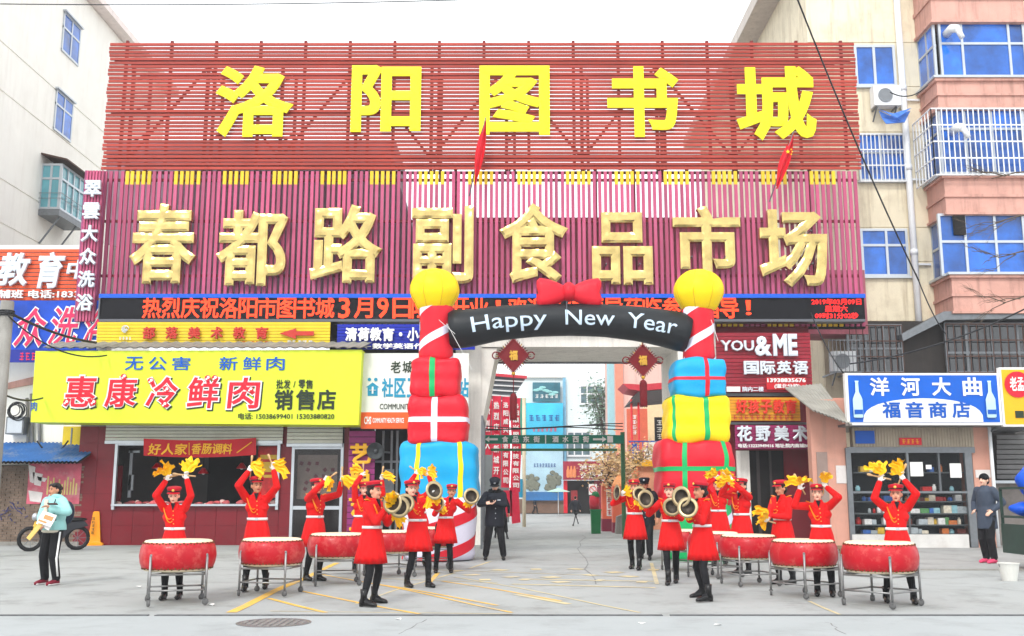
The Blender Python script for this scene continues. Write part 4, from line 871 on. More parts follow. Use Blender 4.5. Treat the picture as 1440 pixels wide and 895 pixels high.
face('cyan_top', bl, (738, 567, 792, 632), YF - .62, M('cyan vinyl', (60, 190, 228), .5, var=.25, scale=.3), .08); face('pale_foot', bl, (738, 632, 792, 704), YF - .6, M('pale landscape print', (170, 204, 220), .5, var=.2, scale=.5), .08)
face('blue_edge', bl, (738, 692, 792, 704), YF - .64, M('lake blue print', (50, 112, 170), .5, var=.3, scale=.6), .05)
marks(bl, 5, (743, 584, 788, 592), YF - .66, M('deep blue print', (30, 70, 150), .6)); marks(bl, 6, (748, 602, 784, 607), YF - .66, m_pk); marks(bl, 8, (750, 652, 782, 657), YF - .66, M('deep blue print', (30, 70, 150)))
mb = MB(); rr = random.Random(2)
for k in range(60):
    px = rr.choice((748, 778)) + rr.gauss(0, 5); py = 680 + rr.gauss(0, 7); c = at(max(741, min(789, px)), py, YF - .67); mb.ball(c, (.25, .02, .2), 6, 4)
tag(obj('printed_trees', mb, M('printed tree', (120, 124, 110), .8, var=.2), bl), kind='stuff')
ac = thing('air_conditioner', 'tiny white air conditioner on the far market building beside the window', 'air conditioner', at(842, 586, YF - .6)); face('case', ac, (837, 580, 847, 586), YF - .6, m_whitepl, .5)
# red liquor shop
YR2 = 86.0
rs = thing('liquor_shop', 'far shop with a wine red signboard and dark open front', 'shop', at(822, 722, YR2))
face('open_front', rs, (797, 676, 862, 722), YR2 + .5, m_dark, .5); face('side_pillar', rs, (793, 676, 798, 722), YR2, m_or, .6); face('red_wall', rs, (836, 676, 862, 722), YR2 + .2, M('shop red wall', (130, 34, 52), .7, var=.15), .3)
face('signboard', rs, (792, 649, 852, 675), YR2 - .5, M('sign wine red', (158, 34, 62), .5, var=.06), .4)
write(rs, '泸州老', (814, 653, 850, 662), YR2 - .56, m_wl, .03, .05, .85); write(rs, '久隆源', (816, 664, 850, 673), YR2 - .56, m_wl, .03, .06, .9)
mb = MB()
for px in (799, 803.5, 808): c = at(px, 672, YR2 - .55); mb.lathe([(.1, 0), (.14, .1), (.14, .6), (.07, .75), (.07, .95)], c, 8, sy=.3)
obj('bottle_print', mb, M('orange print', (226, 140, 90), .5), rs); face('goods', rs, (803, 690, 812, 706), YR2 + .3, M('goods red', (150, 40, 44), .6, var=.4, scale=3), .2)
# far right tall pink building, pagoda eave, red columns
pk_ = thing('pink_building', 'pale pink building on the right of the market street', 'building', at(900, 740, 64))
mb = MB(); x0 = X(866, 620, 74); mb.box(x0, x0 + 14, 74, 82, -.3, Z(870, 470, 74)); obj('wall', mb, M('pale pink wall', (226, 186, 176), .8, var=.06, scale=.4, streak=.3), pk_)
face('blue_corner', pk_, (856, 505, 866, 640), 74.5, M('pale cyan wall', (160, 206, 216), .7, var=.05), 1)
face('orange_side', pk_, (866, 505, 877, 650), 73.8, M('salmon wall', (226, 142, 120), .8, var=.08), .1)
face('cream_wall', pk_, (905, 567, 945, 650), 66, M('warm cream wall', (232, 210, 170), .8, var=.06), .4)
face('orange_sign', pk_, (882, 575, 911, 646), 64, M('orange sign panel', (216, 104, 76), .6, var=.1), .2); marks(pk_, 4, (888, 583, 896, 612), 63.9, m_wl, True)
face('dark_sign', pk_, (921, 587, 934, 622), 60, m_black, .2); marks(pk_, 3, (924, 590, 931, 619), 59.9, m_wl, True)
pg = thing('entrance_canopy', 'dark canopy with an upturned red eave and thin red columns, right of the street', 'canopy', at(905, 740, 55))
mb = MB(); vs = [at(876, 540, 55), at(884, 547, 55), at(900, 550, 55), at(960, 545, 55), at(960, 536, 55), at(900, 541, 55), at(886, 540, 55)]
mb.slab([vs[0], vs[1], vs[2], vs[3], vs[4], vs[5], vs[6]], (0, 3, 0)); obj('red_eave', mb, M('eave red', (208, 60, 76), .5, var=.06), pg)
mb = MB(); mb.slab([at(886, 567, 55), at(960, 560, 55), at(960, 546, 55), at(898, 551, 55)], (0, 3, 0)); obj('dark_beam', mb, M('beam grey', (74, 70, 72), .7, var=.1), pg)
for px in (889.5, 899.5): mb = MB(); x = X(px, 650, 55.2); mb.tube([(x, 55.2, gz(55)), (x, 55.2, Z(px, 562, 55.2))], .06, 8); obj('column', mb, M('column red', (214, 40, 50), .5), pg)
ra = thing('stair_railing', 'blue stair railing with draped cloths right of the street', 'railing', at(910, 650, 52))
mb = MB()
for i in range(9): a = at(886 + i * 6, 647, 52); b = at(886 + i * 6, 621, 52); mb.bar(a, b, .04)
mb.bar(at(884, 621, 52), at(940, 621, 52), .06); mb.bar(at(884, 634, 52), at(940, 634, 52), .05); obj('rail', mb, m_bl, ra)
for i, (r, m_) in enumerate((((889, 624, 896, 645), m_bl), ((906, 630, 912, 646), m_wl), ((913, 622, 922, 644), m_wl), ((898, 636, 905, 647), m_black))): face('cloth', ra, r, 51.9 - .02 * i, m_, .05)
ya = thing('yellow_archway', 'yellow topped salmon archway behind the cymbal players right of the street', 'archway', at(908, 740, 50))
face('top_bar', ya, (889, 647, 946, 656), 50, M('amber paint', (240, 178, 30), .5, var=.06), .5); face('post', ya, (890, 656, 898, 745), 50.05, M('salmon paint', (232, 130, 90), .6, var=.06), .4); face('infill', ya, (898, 656, 946, 745), 50.3, M('pale salmon', (226, 160, 130), .7, var=.12), .1)
# orange capped pillars and stone
m_salm = M('salmon brick', (224, 108, 78), .7, var=.08, scale=2)
for i, (r, Yp) in enumerate((((847, 684, 868, 752), 47.5), ((862, 684, 880, 757), 45.5))):
    t = thing('entrance_pillar', ('salmon pillar with a white vertical notice and a maroon foot beside the green bin', 'salmon pillar half hidden behind the noticed pillar, nearer the cymbal players')[i], 'pillar', at((r[0] + r[2]) / 2, r[3], Yp))
    face('shaft', t, (r[0], r[1], r[2], r[3] - 22), Yp, m_salm, .7); face('foot', t, (r[0] + .01, r[3] - 22, r[2] + .01, r[3]), Yp - .004, M('maroon foot', (128, 36, 62), .7, var=.1), .7)
    c = at((r[0] + r[2]) / 2, r[1], Yp + .35); w_ = (r[2] - r[0]) / 1440 * Yp / 2; mb = MB(); mb.lathe([(w_ * 1.5, 0), (w_ * 1.5, .08), (w_ * .9, .32), (.02, .55)], c, 4, Matrix.Rotation(R(45), 3, 'Z'), False); obj('pyramid_cap', mb, M('pale orange cap', (240, 166, 110), .6, var=.05), t)
    if i == 0: face('notice', t, (853, 688, 861, 726), Yp - .02, m_wl, .015); marks(t, 4, (854, 690, 860, 725), Yp - .04, m_rl, True)
t = thing('stone_block', 'rough grey stone slab between the salmon pillars and the cymbal player', 'stone', at(873, 757, 44)); mb = MB(); mb.slab([at(866, 757, 44), at(888, 757, 44), at(887, 728, 44), at(880, 722, 44), at(868, 727, 44)], (0, .6, 0)); obj('slab', mb, m_grey, t)
bn_ = thing('litter_bin', 'green wheeled litter bin with a red lid bag beside the salmon pillar', 'bin', ground(838, 751)); bp = bn_.location; bY = bp.y
mb = MB(); s_ = 15 / 1440 * bY / 2; hz = 1.02
mb.lathe([(s_ * 1.15, 0), (s_ * 1.3, hz * .95), (s_ * 1.45, hz * .95), (s_ * 1.45, hz)], (0, 0, 0), 4, Matrix.Rotation(R(45), 3, 'Z'), False); obj('body', mb, M('bin green', (20, 120, 66), .5, var=.1), bn_, True)
mb = MB(); mb.lathe([(s_ * .8, hz), (s_ * .95, hz + .3), (s_ * .85, hz + .55), (.05, hz + .6)], (-.05, 0, 0), 12); obj('red_bag', mb, M('bin red', (206, 40, 60), .5, var=.1), bn_, True)
mb = MB(); mb.lathe([(s_ * .9, hz + .52), (s_ * .5, hz + .72), (.02, hz + .75)], (.0, 0, 0), 10); obj('green_lid', mb, M('bin green', (20, 120, 66)), bn_, True)
t = thing('no_entry_sign', 'white square sign with a red ring in front of the liquor shop', 'sign', at(834, 750, 60)); face('plate', t, (828, 681, 839.5, 696), 60, m_wl, .03)
c = at(833.8, 688.5, 59.97); mb = MB(); mb.tube([(c.x + .19 * math.cos(k * .42), c.y, c.z + .19 * math.sin(k * .42)) for k in range(16)], .025, 5); mb.bar(c + Vector((-.1, 0, .1)), c + Vector((.1, 0, -.1)), .03); obj('red_ring', mb, m_or, t)
mb = MB(); x = X(834, 700, 60.04); mb.tube([(x, 60.05, gz(60)), (x, 60.05, Z(834, 696, 60))], .03, 6); obj('post', mb, m_steel, t)
# market umbrella
ug = thing('market_umbrella', 'flat pale green market umbrella open beside the far liquor shop', 'umbrella', ground(785, 724)); Yu = 82; c = at(785, 692, Yu); ug.location = (c.x, Yu, gz(Yu))
mb = MB(); mb.lathe([(1.0, 0), (.95, .03), (.03, .3)], c, 8, smooth=False, sx=.95); obj('canopy', mb, M('umbrella green', (170, 206, 190), .6, var=.1), ug); mb = MB(); mb.tube([(c.x, c.y, gz(Yu)), (c.x, c.y, c.z + .25)], .03, 6); obj('pole', mb, m_whitepl, ug)
# steel canopy at left, with stripes
cn = thing('steel_canopy', 'dark steel canopy with white battens over the red hanging banners', 'canopy', at(708, 565, 58))
mb = MB(); mb.slab([at(678, 566, 58), at(716, 566, 58), at(740, 529, 58), at(678, 524, 58)], (0, 1.0, 0)); obj('roof_sheet', mb, M('canopy dark', (96, 104, 112), .7, var=.1), cn)
for k in range(5): mb = MB(); y = 534 + k * 7; mb.bar(at(680, y, 57.9), at(737 - k * 4.5, y + 3, 57.9), .07); obj('batten', mb, m_whitepl, cn)
mb = MB(); mb.bar(at(680, 526, 57.8), at(741, 531, 57.8), .16); obj('pink_edge', mb, M('eave red', (208, 60, 76)), cn)
face('wall', cn, (676, 566, 716, 735), 58.6, M('canopy wall grey', (110, 116, 118), .8, var=.15, scale=.6), .4); face('green_mesh', cn, (728, 560, 740, 640), 57.5, M('teal mesh', (60, 150, 130), .7, var=.2), .05)  # mottled grey wall under the canopy
mb = MB(); x = X(737, 700, 57); mb.tube([(x, 57, gz(57)), (x, 57, Z(737, 560, 57))], .1, 8); obj('post', mb, m_cream, cn); face('blue_panel', cn, (727, 674, 735, 700), 56.8, m_cy, .05)
# vertical red banners
m_rbn = M('scarlet banner', (212, 30, 66), .6, var=.06)
for i, (r, s_, Yb_) in enumerate((((679, 557, 691, 640), '热烈庆', 50.6), ((692, 557, 704, 674), '热烈庆祝新城开', 50.3), ((705.5, 558, 717, 686), '洛阳咸兴农资有限公司', 50.0), ((719, 560, 732, 692), '洛阳顺兴服饰科技有限公司', 49.7))):
    t = thing('hanging_banner', ('leftmost scarlet vertical banner beyond the gate, beside its left pillar', 'second scarlet vertical banner from the left beyond the gate', 'third scarlet vertical banner from the left beyond the gate', 'rightmost and longest scarlet vertical banner beyond the gate')[i], 'banner', at(r[0] + 6, r[3], Yb_), 0, 'scarlet banners beyond the gate')
    mb = MB(); vs = []
    for j in range(12):
        for k in range(4): p = at(r[0] + (r[2] - r[0]) * k / 3, r[1] + (r[3] - r[1]) * j / 11, Yb_); vs.append((p.x + .03 * math.sin(j * .8 + i), Yb_ + .05 * math.sin(j + k), p.z))
    mb.add(vs, [(j * 4 + k, (j + 1) * 4 + k, (j + 1) * 4 + k + 1, j * 4 + k + 1) for j in range(11) for k in range(3)], True); obj('cloth', mb, m_rbn, t)
    write(t, s_, (r[0] + 2, r[1] + 6, r[2] - 2, r[3] - 4), Yb_ - .09, m_wl, .02, .05, .7, vertical=True)
for i, (a, b) in enumerate((((716, 686), (728, 735)), ((707, 690), (716, 726)))):
    mb = MB(); p = [at(a[0], a[1], 49), at(a[0] + 13, a[1], 49), at(b[0] + 4, b[1], 49), at(b[0] - 8, b[1] + 2, 49)]; mb.slab(p[::-1], (0, .05, 0))
    tag(obj('fallen_banner', mb, m_rbn, loc=tuple(p[0])), ('scarlet banner end drooping to the ground left of the street', 'narrower scarlet banner end just behind the policeman')[i], 'banner')
# green road beam
gm = thing('street_name_beam', 'green overhead beam with white arrows and street names across the market street', 'sign', at(772, 632, 38))
face('beam', gm, (676, 612, 877, 624), 38, M('sign green', (24, 128, 104), .5, var=.06), .25); face('lower_pipe', gm, (690, 631, 868, 634.5), 38.05, M('pipe green', (70, 120, 80), .6, var=.1), .1); face('divider', gm, (766.5, 612, 768, 624), 37.98, m_wl, .02)
write(gm, '食品东街', (703, 613.5, 762, 622.5), 37.96, m_wl, .03, .06, .62, split=True); write(gm, '酒水西街', (774, 613.5, 831, 622.5), 37.96, m_wl, .03, .06, .62, split=True)
for a, b in ((682, 700), (853, 834)):
    s_ = 1 if b > a else -1; mb = MB(); p = [at(a, 618, 37.97), at(a + 6 * s_, 622, 37.97), at(a + 6 * s_, 619.4, 37.97), at(b, 619.4, 37.97), at(b, 616.6, 37.97), at(a + 6 * s_, 616.6, 37.97), at(a + 6 * s_, 614, 37.97)]; mb.slab(p if s_ > 0 else p[::-1], (0, .03, 0)); obj('arrow', mb, m_wl, gm)
mb = MB()
for px in (676, 877): x = X(px, 700, 38.3); mb.tube([(x, 38.3, gz(38)), (x, 38.3, Z(px, 608, 38.3))], .08, 8)
obj('posts', mb, M('pipe green', (70, 120, 80)), gm); gm.children[-1].name = 'support'; face('star_plate', gm, (854, 613.5, 862, 622.5), 37.97, m_wl, .02)
mb = MB(); 
for k in range(3): mb.tube([at(676 + i * 20, 600 + 3 * math.sin(i * .5 + k) + k * 2 - 0.05 * (i - 5) ** 2, 37.0) for i in range(11)], .02, 5)
tag(obj('sagging_cable', mb, m_cable, loc=tuple(at(676, 600, 37))), 'thin dark cables sagging just above the green street name beam', 'cable')
# trees (autumn leaved small tree right of the street, and a bare tree of the near right)
def tree(name, lab, px, py, top, spread, mleaf, nl, seed, leafsz=.12, Y=None, trunk=.12):
    g = ground(px, py) if Y is None else Vector((X(px, py, Y), Y, gz(Y))); H = Z(px, top, g.y) - g.z; t = thing(name, lab, 'tree', g); rr = random.Random(seed); mb = MB(); tips = []
    def br(p, d, L, r, dep):
        q = p + d * L; mid = p + d * L * .5 + Vector((rr.uniform(-.1, .1), rr.uniform(-.1, .1), 0)) * L * .5
        mb.tube([p, mid, q], [r, r * .8, r * .6], 6 if dep < 2 else 4, cap=False); tips.append((q, L)); tips.append((mid, L))
        if dep < 4:
            for k in range(3 if dep else 5):
                a = rr.uniform(0, 6.28); v = (d * .8 + Vector((math.cos(a) * spread, math.sin(a) * spread, rr.uniform(.0, .6)))).normalized(); br(q if rr.random() < .6 else mid, v, L * rr.uniform(.55, .78), r * .58, dep + 1)
    br(Vector((0, 0, 0)), Vector((rr.uniform(-.05, .05), 0, 1)), H * .36, trunk, 0)
    obj('trunk', mb, M('bark', (92, 80, 68), .9, var=.2, scale=6), t, True)
    if nl:
        mb = MB(); tp = [q for q in tips if q[0].z > H * .3]
        for k in range(nl):
            q, L = rr.choice(tp); c = q + Vector((rr.gauss(0, .16), rr.gauss(0, .16), rr.gauss(0, .16))) * H * .35; s = leafsz * rr.uniform(.6, 1.3)
            e = Matrix.Rotation(rr.uniform(0, 6.28), 3, 'Z') @ Matrix.Rotation(rr.uniform(0, 3.1), 3, 'X'); mb.add([c + e @ Vector(v) for v in ((-s, 0, 0), (0, -s * .5, .1 * s), (s, 0, 0), (0, s * .5, 0))], [(0, 1, 2, 3)])
        tag(obj('crown', mb, mleaf, t, True), kind='stuff')
    return t
tree('autumn_tree', 'small tree with thin straw yellow leaves right of the street beyond the gate', 874, 748, 612, .75, M('straw leaves', (222, 192, 146), .8, var=.35, scale=2), 2600, 4, .09)
tree('green_tree', 'dark green leafy branches against the far market building', 857, 724, 545, .22, M('dark green leaves', (112, 138, 118), .8, var=.3, scale=2), 1500, 8, .13, Y=84)
# ================================================================ inflatable arch
YI = 22.6
m_ired = M('inflatable red', (214, 22, 44), .5, var=.06, scale=1.5, bump=.35, bscale=7); m_iwh = M('inflatable white', (226, 222, 240), .4, var=.03)
m_iye = M('inflatable yellow', (250, 214, 10), .5, var=.06, scale=1.5, bump=.35, bscale=7); m_icy = M('inflatable cyan', (14, 160, 214), .5, var=.06, scale=1.5, bump=.35, bscale=7)
m_ibk = M('inflatable black', (26, 30, 34), .45, var=.1, scale=1.5, bump=.3, bscale=7); m_ign = M('inflatable green', (16, 172, 96), .4, var=.04); m_ior = M('inflatable orange', (250, 150, 16), .4)
ar = thing('inflatable_arch', 'inflatable arch of stacked gift boxes and candy columns carrying a black lettered beam', 'inflatable arch', (X(800, 600, YI), YI, gz(YI)))
def pillow(r, Y, dy, p=7.5, seed=0, n=16, ribs=(), col=None, rcol=None, hr=None, name='gift_box', rw=.09):
    """rounded puffy box; ribs: x positions (-1..1) of vertical ribbons, hr: z of a horizontal one"""
    x0, y0, x1, y1 = r; cx, cy = (x0 + x1) / 2, (y0 + y1) / 2; c = Vector(((X(x0, cy, Y) + X(x1, cy, Y)) / 2, Y + dy, (Z(cx, y0, Y) + Z(cx, y1, Y)) / 2))
    hx, hz = (X(x1, cy, Y) - X(x0, cy, Y)) / 2, (Z(cx, y0, Y) - Z(cx, y1, Y)) / 2 * 1.04; ph = seed * 1.7
    def f(u, v, w, s=1.):
        q = (abs(u) ** p + abs(v) ** p + abs(w) ** p) ** (1 / p); a, b, d = u / q, v / q, w / q
        wob = 1 + .022 * math.sin(5 * a + 3.1 * d + ph) + .018 * math.sin(9 * d + 4 * b + ph * 2) + .014 * math.cos(13 * a + ph)
        top = 1 + .07 * math.cos(a * 4.5 + ph) * abs(d) ** 3
        return c + Vector((a * hx * wob * s, b * dy * wob * s, d * hz * top * s))
    def patch(mb, ax, sg, us, ws, s=1.):
        vs = []
        for w_ in ws:
            for u in us:
                k = {'y': (u, sg, w_), 'x': (sg, u, w_), 'z': (u, w_, sg)}[ax]; vs.append(f(*k, s))
        m = len(us); fs = [(j * m + i, j * m + i + 1, (j + 1) * m + i + 1, (j + 1) * m + i) for j in range(len(ws) - 1) for i in range(m - 1)]
        flip = (ax == 'y' and sg > 0) or (ax == 'x' and sg < 0) or (ax == 'z' and sg < 0)
        mb.add(vs, [tuple(reversed(g)) for g in fs] if flip else fs, True)
    g = [-1 + 2 * i / n for i in range(n + 1)]; mb = MB()
    for ax in 'xyz':
        for sg in (-1, 1): patch(mb, ax, sg, g, g)
    me = mb.mesh(name, col, wloc(ar)); bm = bmesh.new(); bm.from_mesh(me); bmesh.ops.remove_doubles(bm, verts=bm.verts, dist=.002); bm.to_mesh(me); bm.free()
    o = link(name, me, ar)
    for t in ribs:
        mb = MB(); us = [t - rw, t, t + rw]; patch(mb, 'y', -1, us, g, 1.012); patch(mb, 'y', 1, us, g, 1.012); patch(mb, 'z', 1, us, g, 1.012); obj('ribbon', mb, rcol, o)
    if hr is not None:
        mb = MB(); us = [hr - rw, hr, hr + rw]; patch(mb, 'y', -1, g, us, 1.016); patch(mb, 'x', 1, g, us, 1.016); patch(mb, 'x', -1, g, us, 1.016); obj('ribbon', mb, rcol, o)
    return o
def candy(r, Y, rad=None, seed=0, col=m_ired, scol=m_iwh, turns=1.2, width=.13, name='candy_column', step=.62):
    x0, y0, x1, y1 = r; cx, cy = (x0 + x1) / 2, (y0 + y1) / 2; xa, xb = X(x0, cy, Y), X(x1, cy, Y); rad = (xb - xa) / 2; c = Vector(((xa + xb) / 2, Y + .5, 0)); z0, z1 = Z(cx, y1, Y), Z(cx, y0, Y)
    def R_(t): return rad * (1 + .03 * math.sin(t * 7 + seed))
    mb = MB(); mb.lathe([(R_(t / 12) * (.93 if t in (0, 12) else 1), z0 + (z1 - z0) * t / 12) for t in range(13)], (c.x, c.y, 0), 28); o = obj(name, mb, col, ar)
    pitch = (z1 - z0) / turns
    k = -1.0
    while k < turns + .5:
        mb = MB(); vs = []; m = 40
        for i in range(m + 1):
            a = 2 * math.pi * i / m; zz = z0 + (k + i / m) * pitch
            for dz in (-width, width):
                z = max(z0, min(z1, zz + dz)); rr_ = R_((z - z0) / (z1 - z0)) + .008
                vs.append((c.x + rr_ * math.cos(a - 1.2 - math.pi / 2), c.y + rr_ * math.sin(a - 1.2 - math.pi / 2), z))
        mb.add(vs, [(2 * i, 2 * i + 2, 2 * i + 3, 2 * i + 1) for i in range(m)], True); obj('stripe', mb, scol, o); k += step
    return o
def globe(cx, cy, rx, Y):
    c = at(cx, cy, Y); c.y += .5; r = rx / 1440 * Y * 1.02; mb = MB(); n = 32; prof = []
    for i in range(17):
        a = math.pi * i / 16; prof.append((r * math.sin(a), -r * .86 * math.cos(a) - (.12 * r if i < 5 else 0)))
    vs = []
    for rr_, z in prof:
        for k in range(n): q = 1 - .025 * (abs(math.cos(k * math.pi / 4)) ** 12); t = 2 * math.pi * k / n; vs.append((c.x + rr_ * q * math.cos(t), c.y + rr_ * q * math.sin(t), c.z + z))
    mb.add(vs, [(i * n + k, i * n + (k + 1) % n, (i + 1) * n + (k + 1) % n, (i + 1) * n + k) for i in range(16) for k in range(n)], True)
    o = obj('globe', mb, m_iye, ar)
    for k in range(8):
        t = 2 * math.pi * k / 8 + math.pi / 8; mb = MB(); mb.tube([(c.x + p[0] * 1.002 * math.cos(t), c.y + p[0] * 1.002 * math.sin(t), c.z + p[1]) for p in prof[1:-1]], .007, 4); obj('seam', mb, M('seam ochre', (214, 168, 10), .5), o)
globe(609, 402, 36, YI); globe(988, 403, 36, YI)
candy((587, 424, 635, 505), YI, seed=1, turns=1.0, width=.1); candy((965, 427, 1010, 505), YI, seed=2, turns=1.0, width=.1)
pillow((576, 503, 646, 558), YI, .55, seed=1, ribs=(-.1,), col=m_ired, rcol=m_ign, rw=.11)
pillow((571, 556, 657, 624), YI, .62, seed=2, ribs=(-.08,), col=m_ired, rcol=m_iwh, hr=.0, rw=.1)
o = pillow((560, 619, 671, 714), YI, .85, seed=3, ribs=(-.52, .56), col=m_icy, rcol=m_iye, rw=.06)
candy((563, 700, 668, 788), YI, seed=3, col=m_iwh, scol=m_ired, turns=.85, width=.12, name='striped_base', step=.42)
pillow((950, 503, 1023, 558), YI, .55, seed=4, ribs=(.22,), col=m_icy, rcol=m_ired, hr=-.05, rw=.08)
pillow((940, 556, 1030, 622), YI, .62, seed=5, ribs=(.2, -.86), col=m_iye, rcol=m_ign, rw=.075)
pillow((930, 619, 1038, 712), YI, .85, seed=6, ribs=(-.38, .68), col=m_ired, rcol=m_ign, hr=.12, rw=.065)
candy((938, 704, 1036, 790), YI, seed=4, col=m_ign, scol=m_iwh, turns=.85, width=.1, name='striped_base')
for px, py in (): p = at(px, py, YI + .1); mb = MB(); mb.ball(p, (.26, .2, .08), 12, 6); obj('puffed_bow', mb, m_ior if px > 800 else m_ired, ar)
# beam
P = [(630, 464), (660, 462), (700, 455), (750, 451), (800, 450), (850, 451), (900, 456), (940, 463), (970, 470)]
def bez(px):
    for (a, b), (c, d) in zip(P, P[1:]):
        if px <= c: return b + (d - b) * (px - a) / (c - a)
    return P[-1][1]
YBm = YI + .5
pts = []; rs = []
for i in range(33): px = 632 + (968 - 632) * i / 32; pts.append(at(px, bez(px), YBm)); rs.append(.372 + .09 * abs((px - 800) / 168) ** 2 - (.03 if i in (0, 32) else 0))
mb = MB(); mb.tube(pts, rs, 24, up=(0, 0, 1)); beam = obj('beam', mb, m_ibk, ar)
mb = MB(); mb.tube([at(797, 424 + k * 6, YBm - .39 + .002 * k) for k in range(5)], .006, 4); obj('seam', mb, M('seam grey', (120, 128, 136), .5), beam)
def wrap_text(s, pa, pb, h, dz=0):
    n = len(s); v, f, mn, mx_ = text_data(s, .004, 3); W_ = mx_[0] - mn[0]
    me = bpy.data.meshes.new('t'); me.from_pydata([tuple(q) for q in v], [], f); bm = bmesh.new(); bm.from_mesh(me)
    for k in range(1, 9): yy = mn[1] + (mx_[1] - mn[1]) * k / 9; bmesh.ops.bisect_plane(bm, geom=bm.verts[:] + bm.edges[:] + bm.faces[:], plane_co=(0, yy, 0), plane_no=(0, 1, 0))
    for q in bm.verts:
        t = (q.co.x - mn[0]) / W_; px = pa + (pb - pa) * t; c = at(px, bez(px), YBm); c2 = at(px + 2, bez(px + 2), YBm); rad = .372 + .09 * abs((px - 800) / 168) ** 2
        hz = (q.co.y - .33) * h + dz; sl = math.atan2(c2.z - c.z, c2.x - c.x); front = 1 if q.co.z > 0 else 0
        rr_ = rad + (.012 if front else -.01); hz = max(-rad * .95, min(rad * .95, hz)); ang = hz / rad
        q.co = Vector((c.x - math.sin(sl) * hz, c.y - rr_ * math.cos(ang), c.z + rr_ * math.sin(ang)))
    bm.to_mesh(me); bm.free(); me.materials.append(M('pale blue print', (196, 216, 236), .5)); off = wloc(ar)
    me.transform(Matrix.Translation(-off)); o = link('lettering', me, beam, (0, 0, 0)); return o
wrap_text('Happy', 664, 768, .5); wrap_text('New', 794, 862, .5); wrap_text('Year', 880, 948, .5)
# bow on the beam
bo = at(800, 411, YI + .45)
for s_ in (-1, 1):
    mb = MB(); vs = []; n = 14
    for i in range(11):
        t = i / 10; x = s_ * (.06 + t * .68); hh = .15 + .12 * math.sin(min(1, t * 1.25) * math.pi * .56); zc = .1 * t - .0
        if i == 10: hh *= .72
        for k in range(n):
            a = 2 * math.pi * k / n; zz = math.sin(a); lobe = 1 - .38 * t * math.exp(-(zz * 2.6) ** 2) * (1 if math.cos(a) < 2 else 0)
            vs.append((bo.x + x * (1 if abs(zz) > .3 else 1 - .06 * t), bo.y - math.cos(a) * hh * .8 * lobe, bo.z + zz * hh + zc * zz - .03))
    fs = [(i * n + k, i * n + (k + 1) % n, (i + 1) * n + (k + 1) % n, (i + 1) * n + k) for i in range(10) for k in range(n)] + [tuple(10 * n + k for k in range(n))]
    if s_ > 0: fs = [tuple(reversed(g)) for g in fs]
    mb.add(vs, fs, True); obj('bow_loop', mb, m_ired, ar)
    mb = MB(); mb.slab([(bo.x + s_ * .1, bo.y + .1, bo.z - .05), (bo.x + s_ * .74, bo.y + .1, bo.z - .3), (bo.x + s_ * .74, bo.y + .1, bo.z - .02)][::s_], (0, .2, 0)); obj('bow_tail', mb, m_ired, ar)
mb = MB(); mb.ball(bo, (.17, .26, .23), 14, 10); obj('bow_knot', mb, m_ired, ar)
mb = MB()
for a, b in (((628, 455), (664, 520)), ((617, 450), (640, 470)), ((1000, 450), (1010, 480))): mb.bar(at(*a, YI - .1), at(*b, YI - .15), .008)
obj('tether', mb, m_wl, ar)
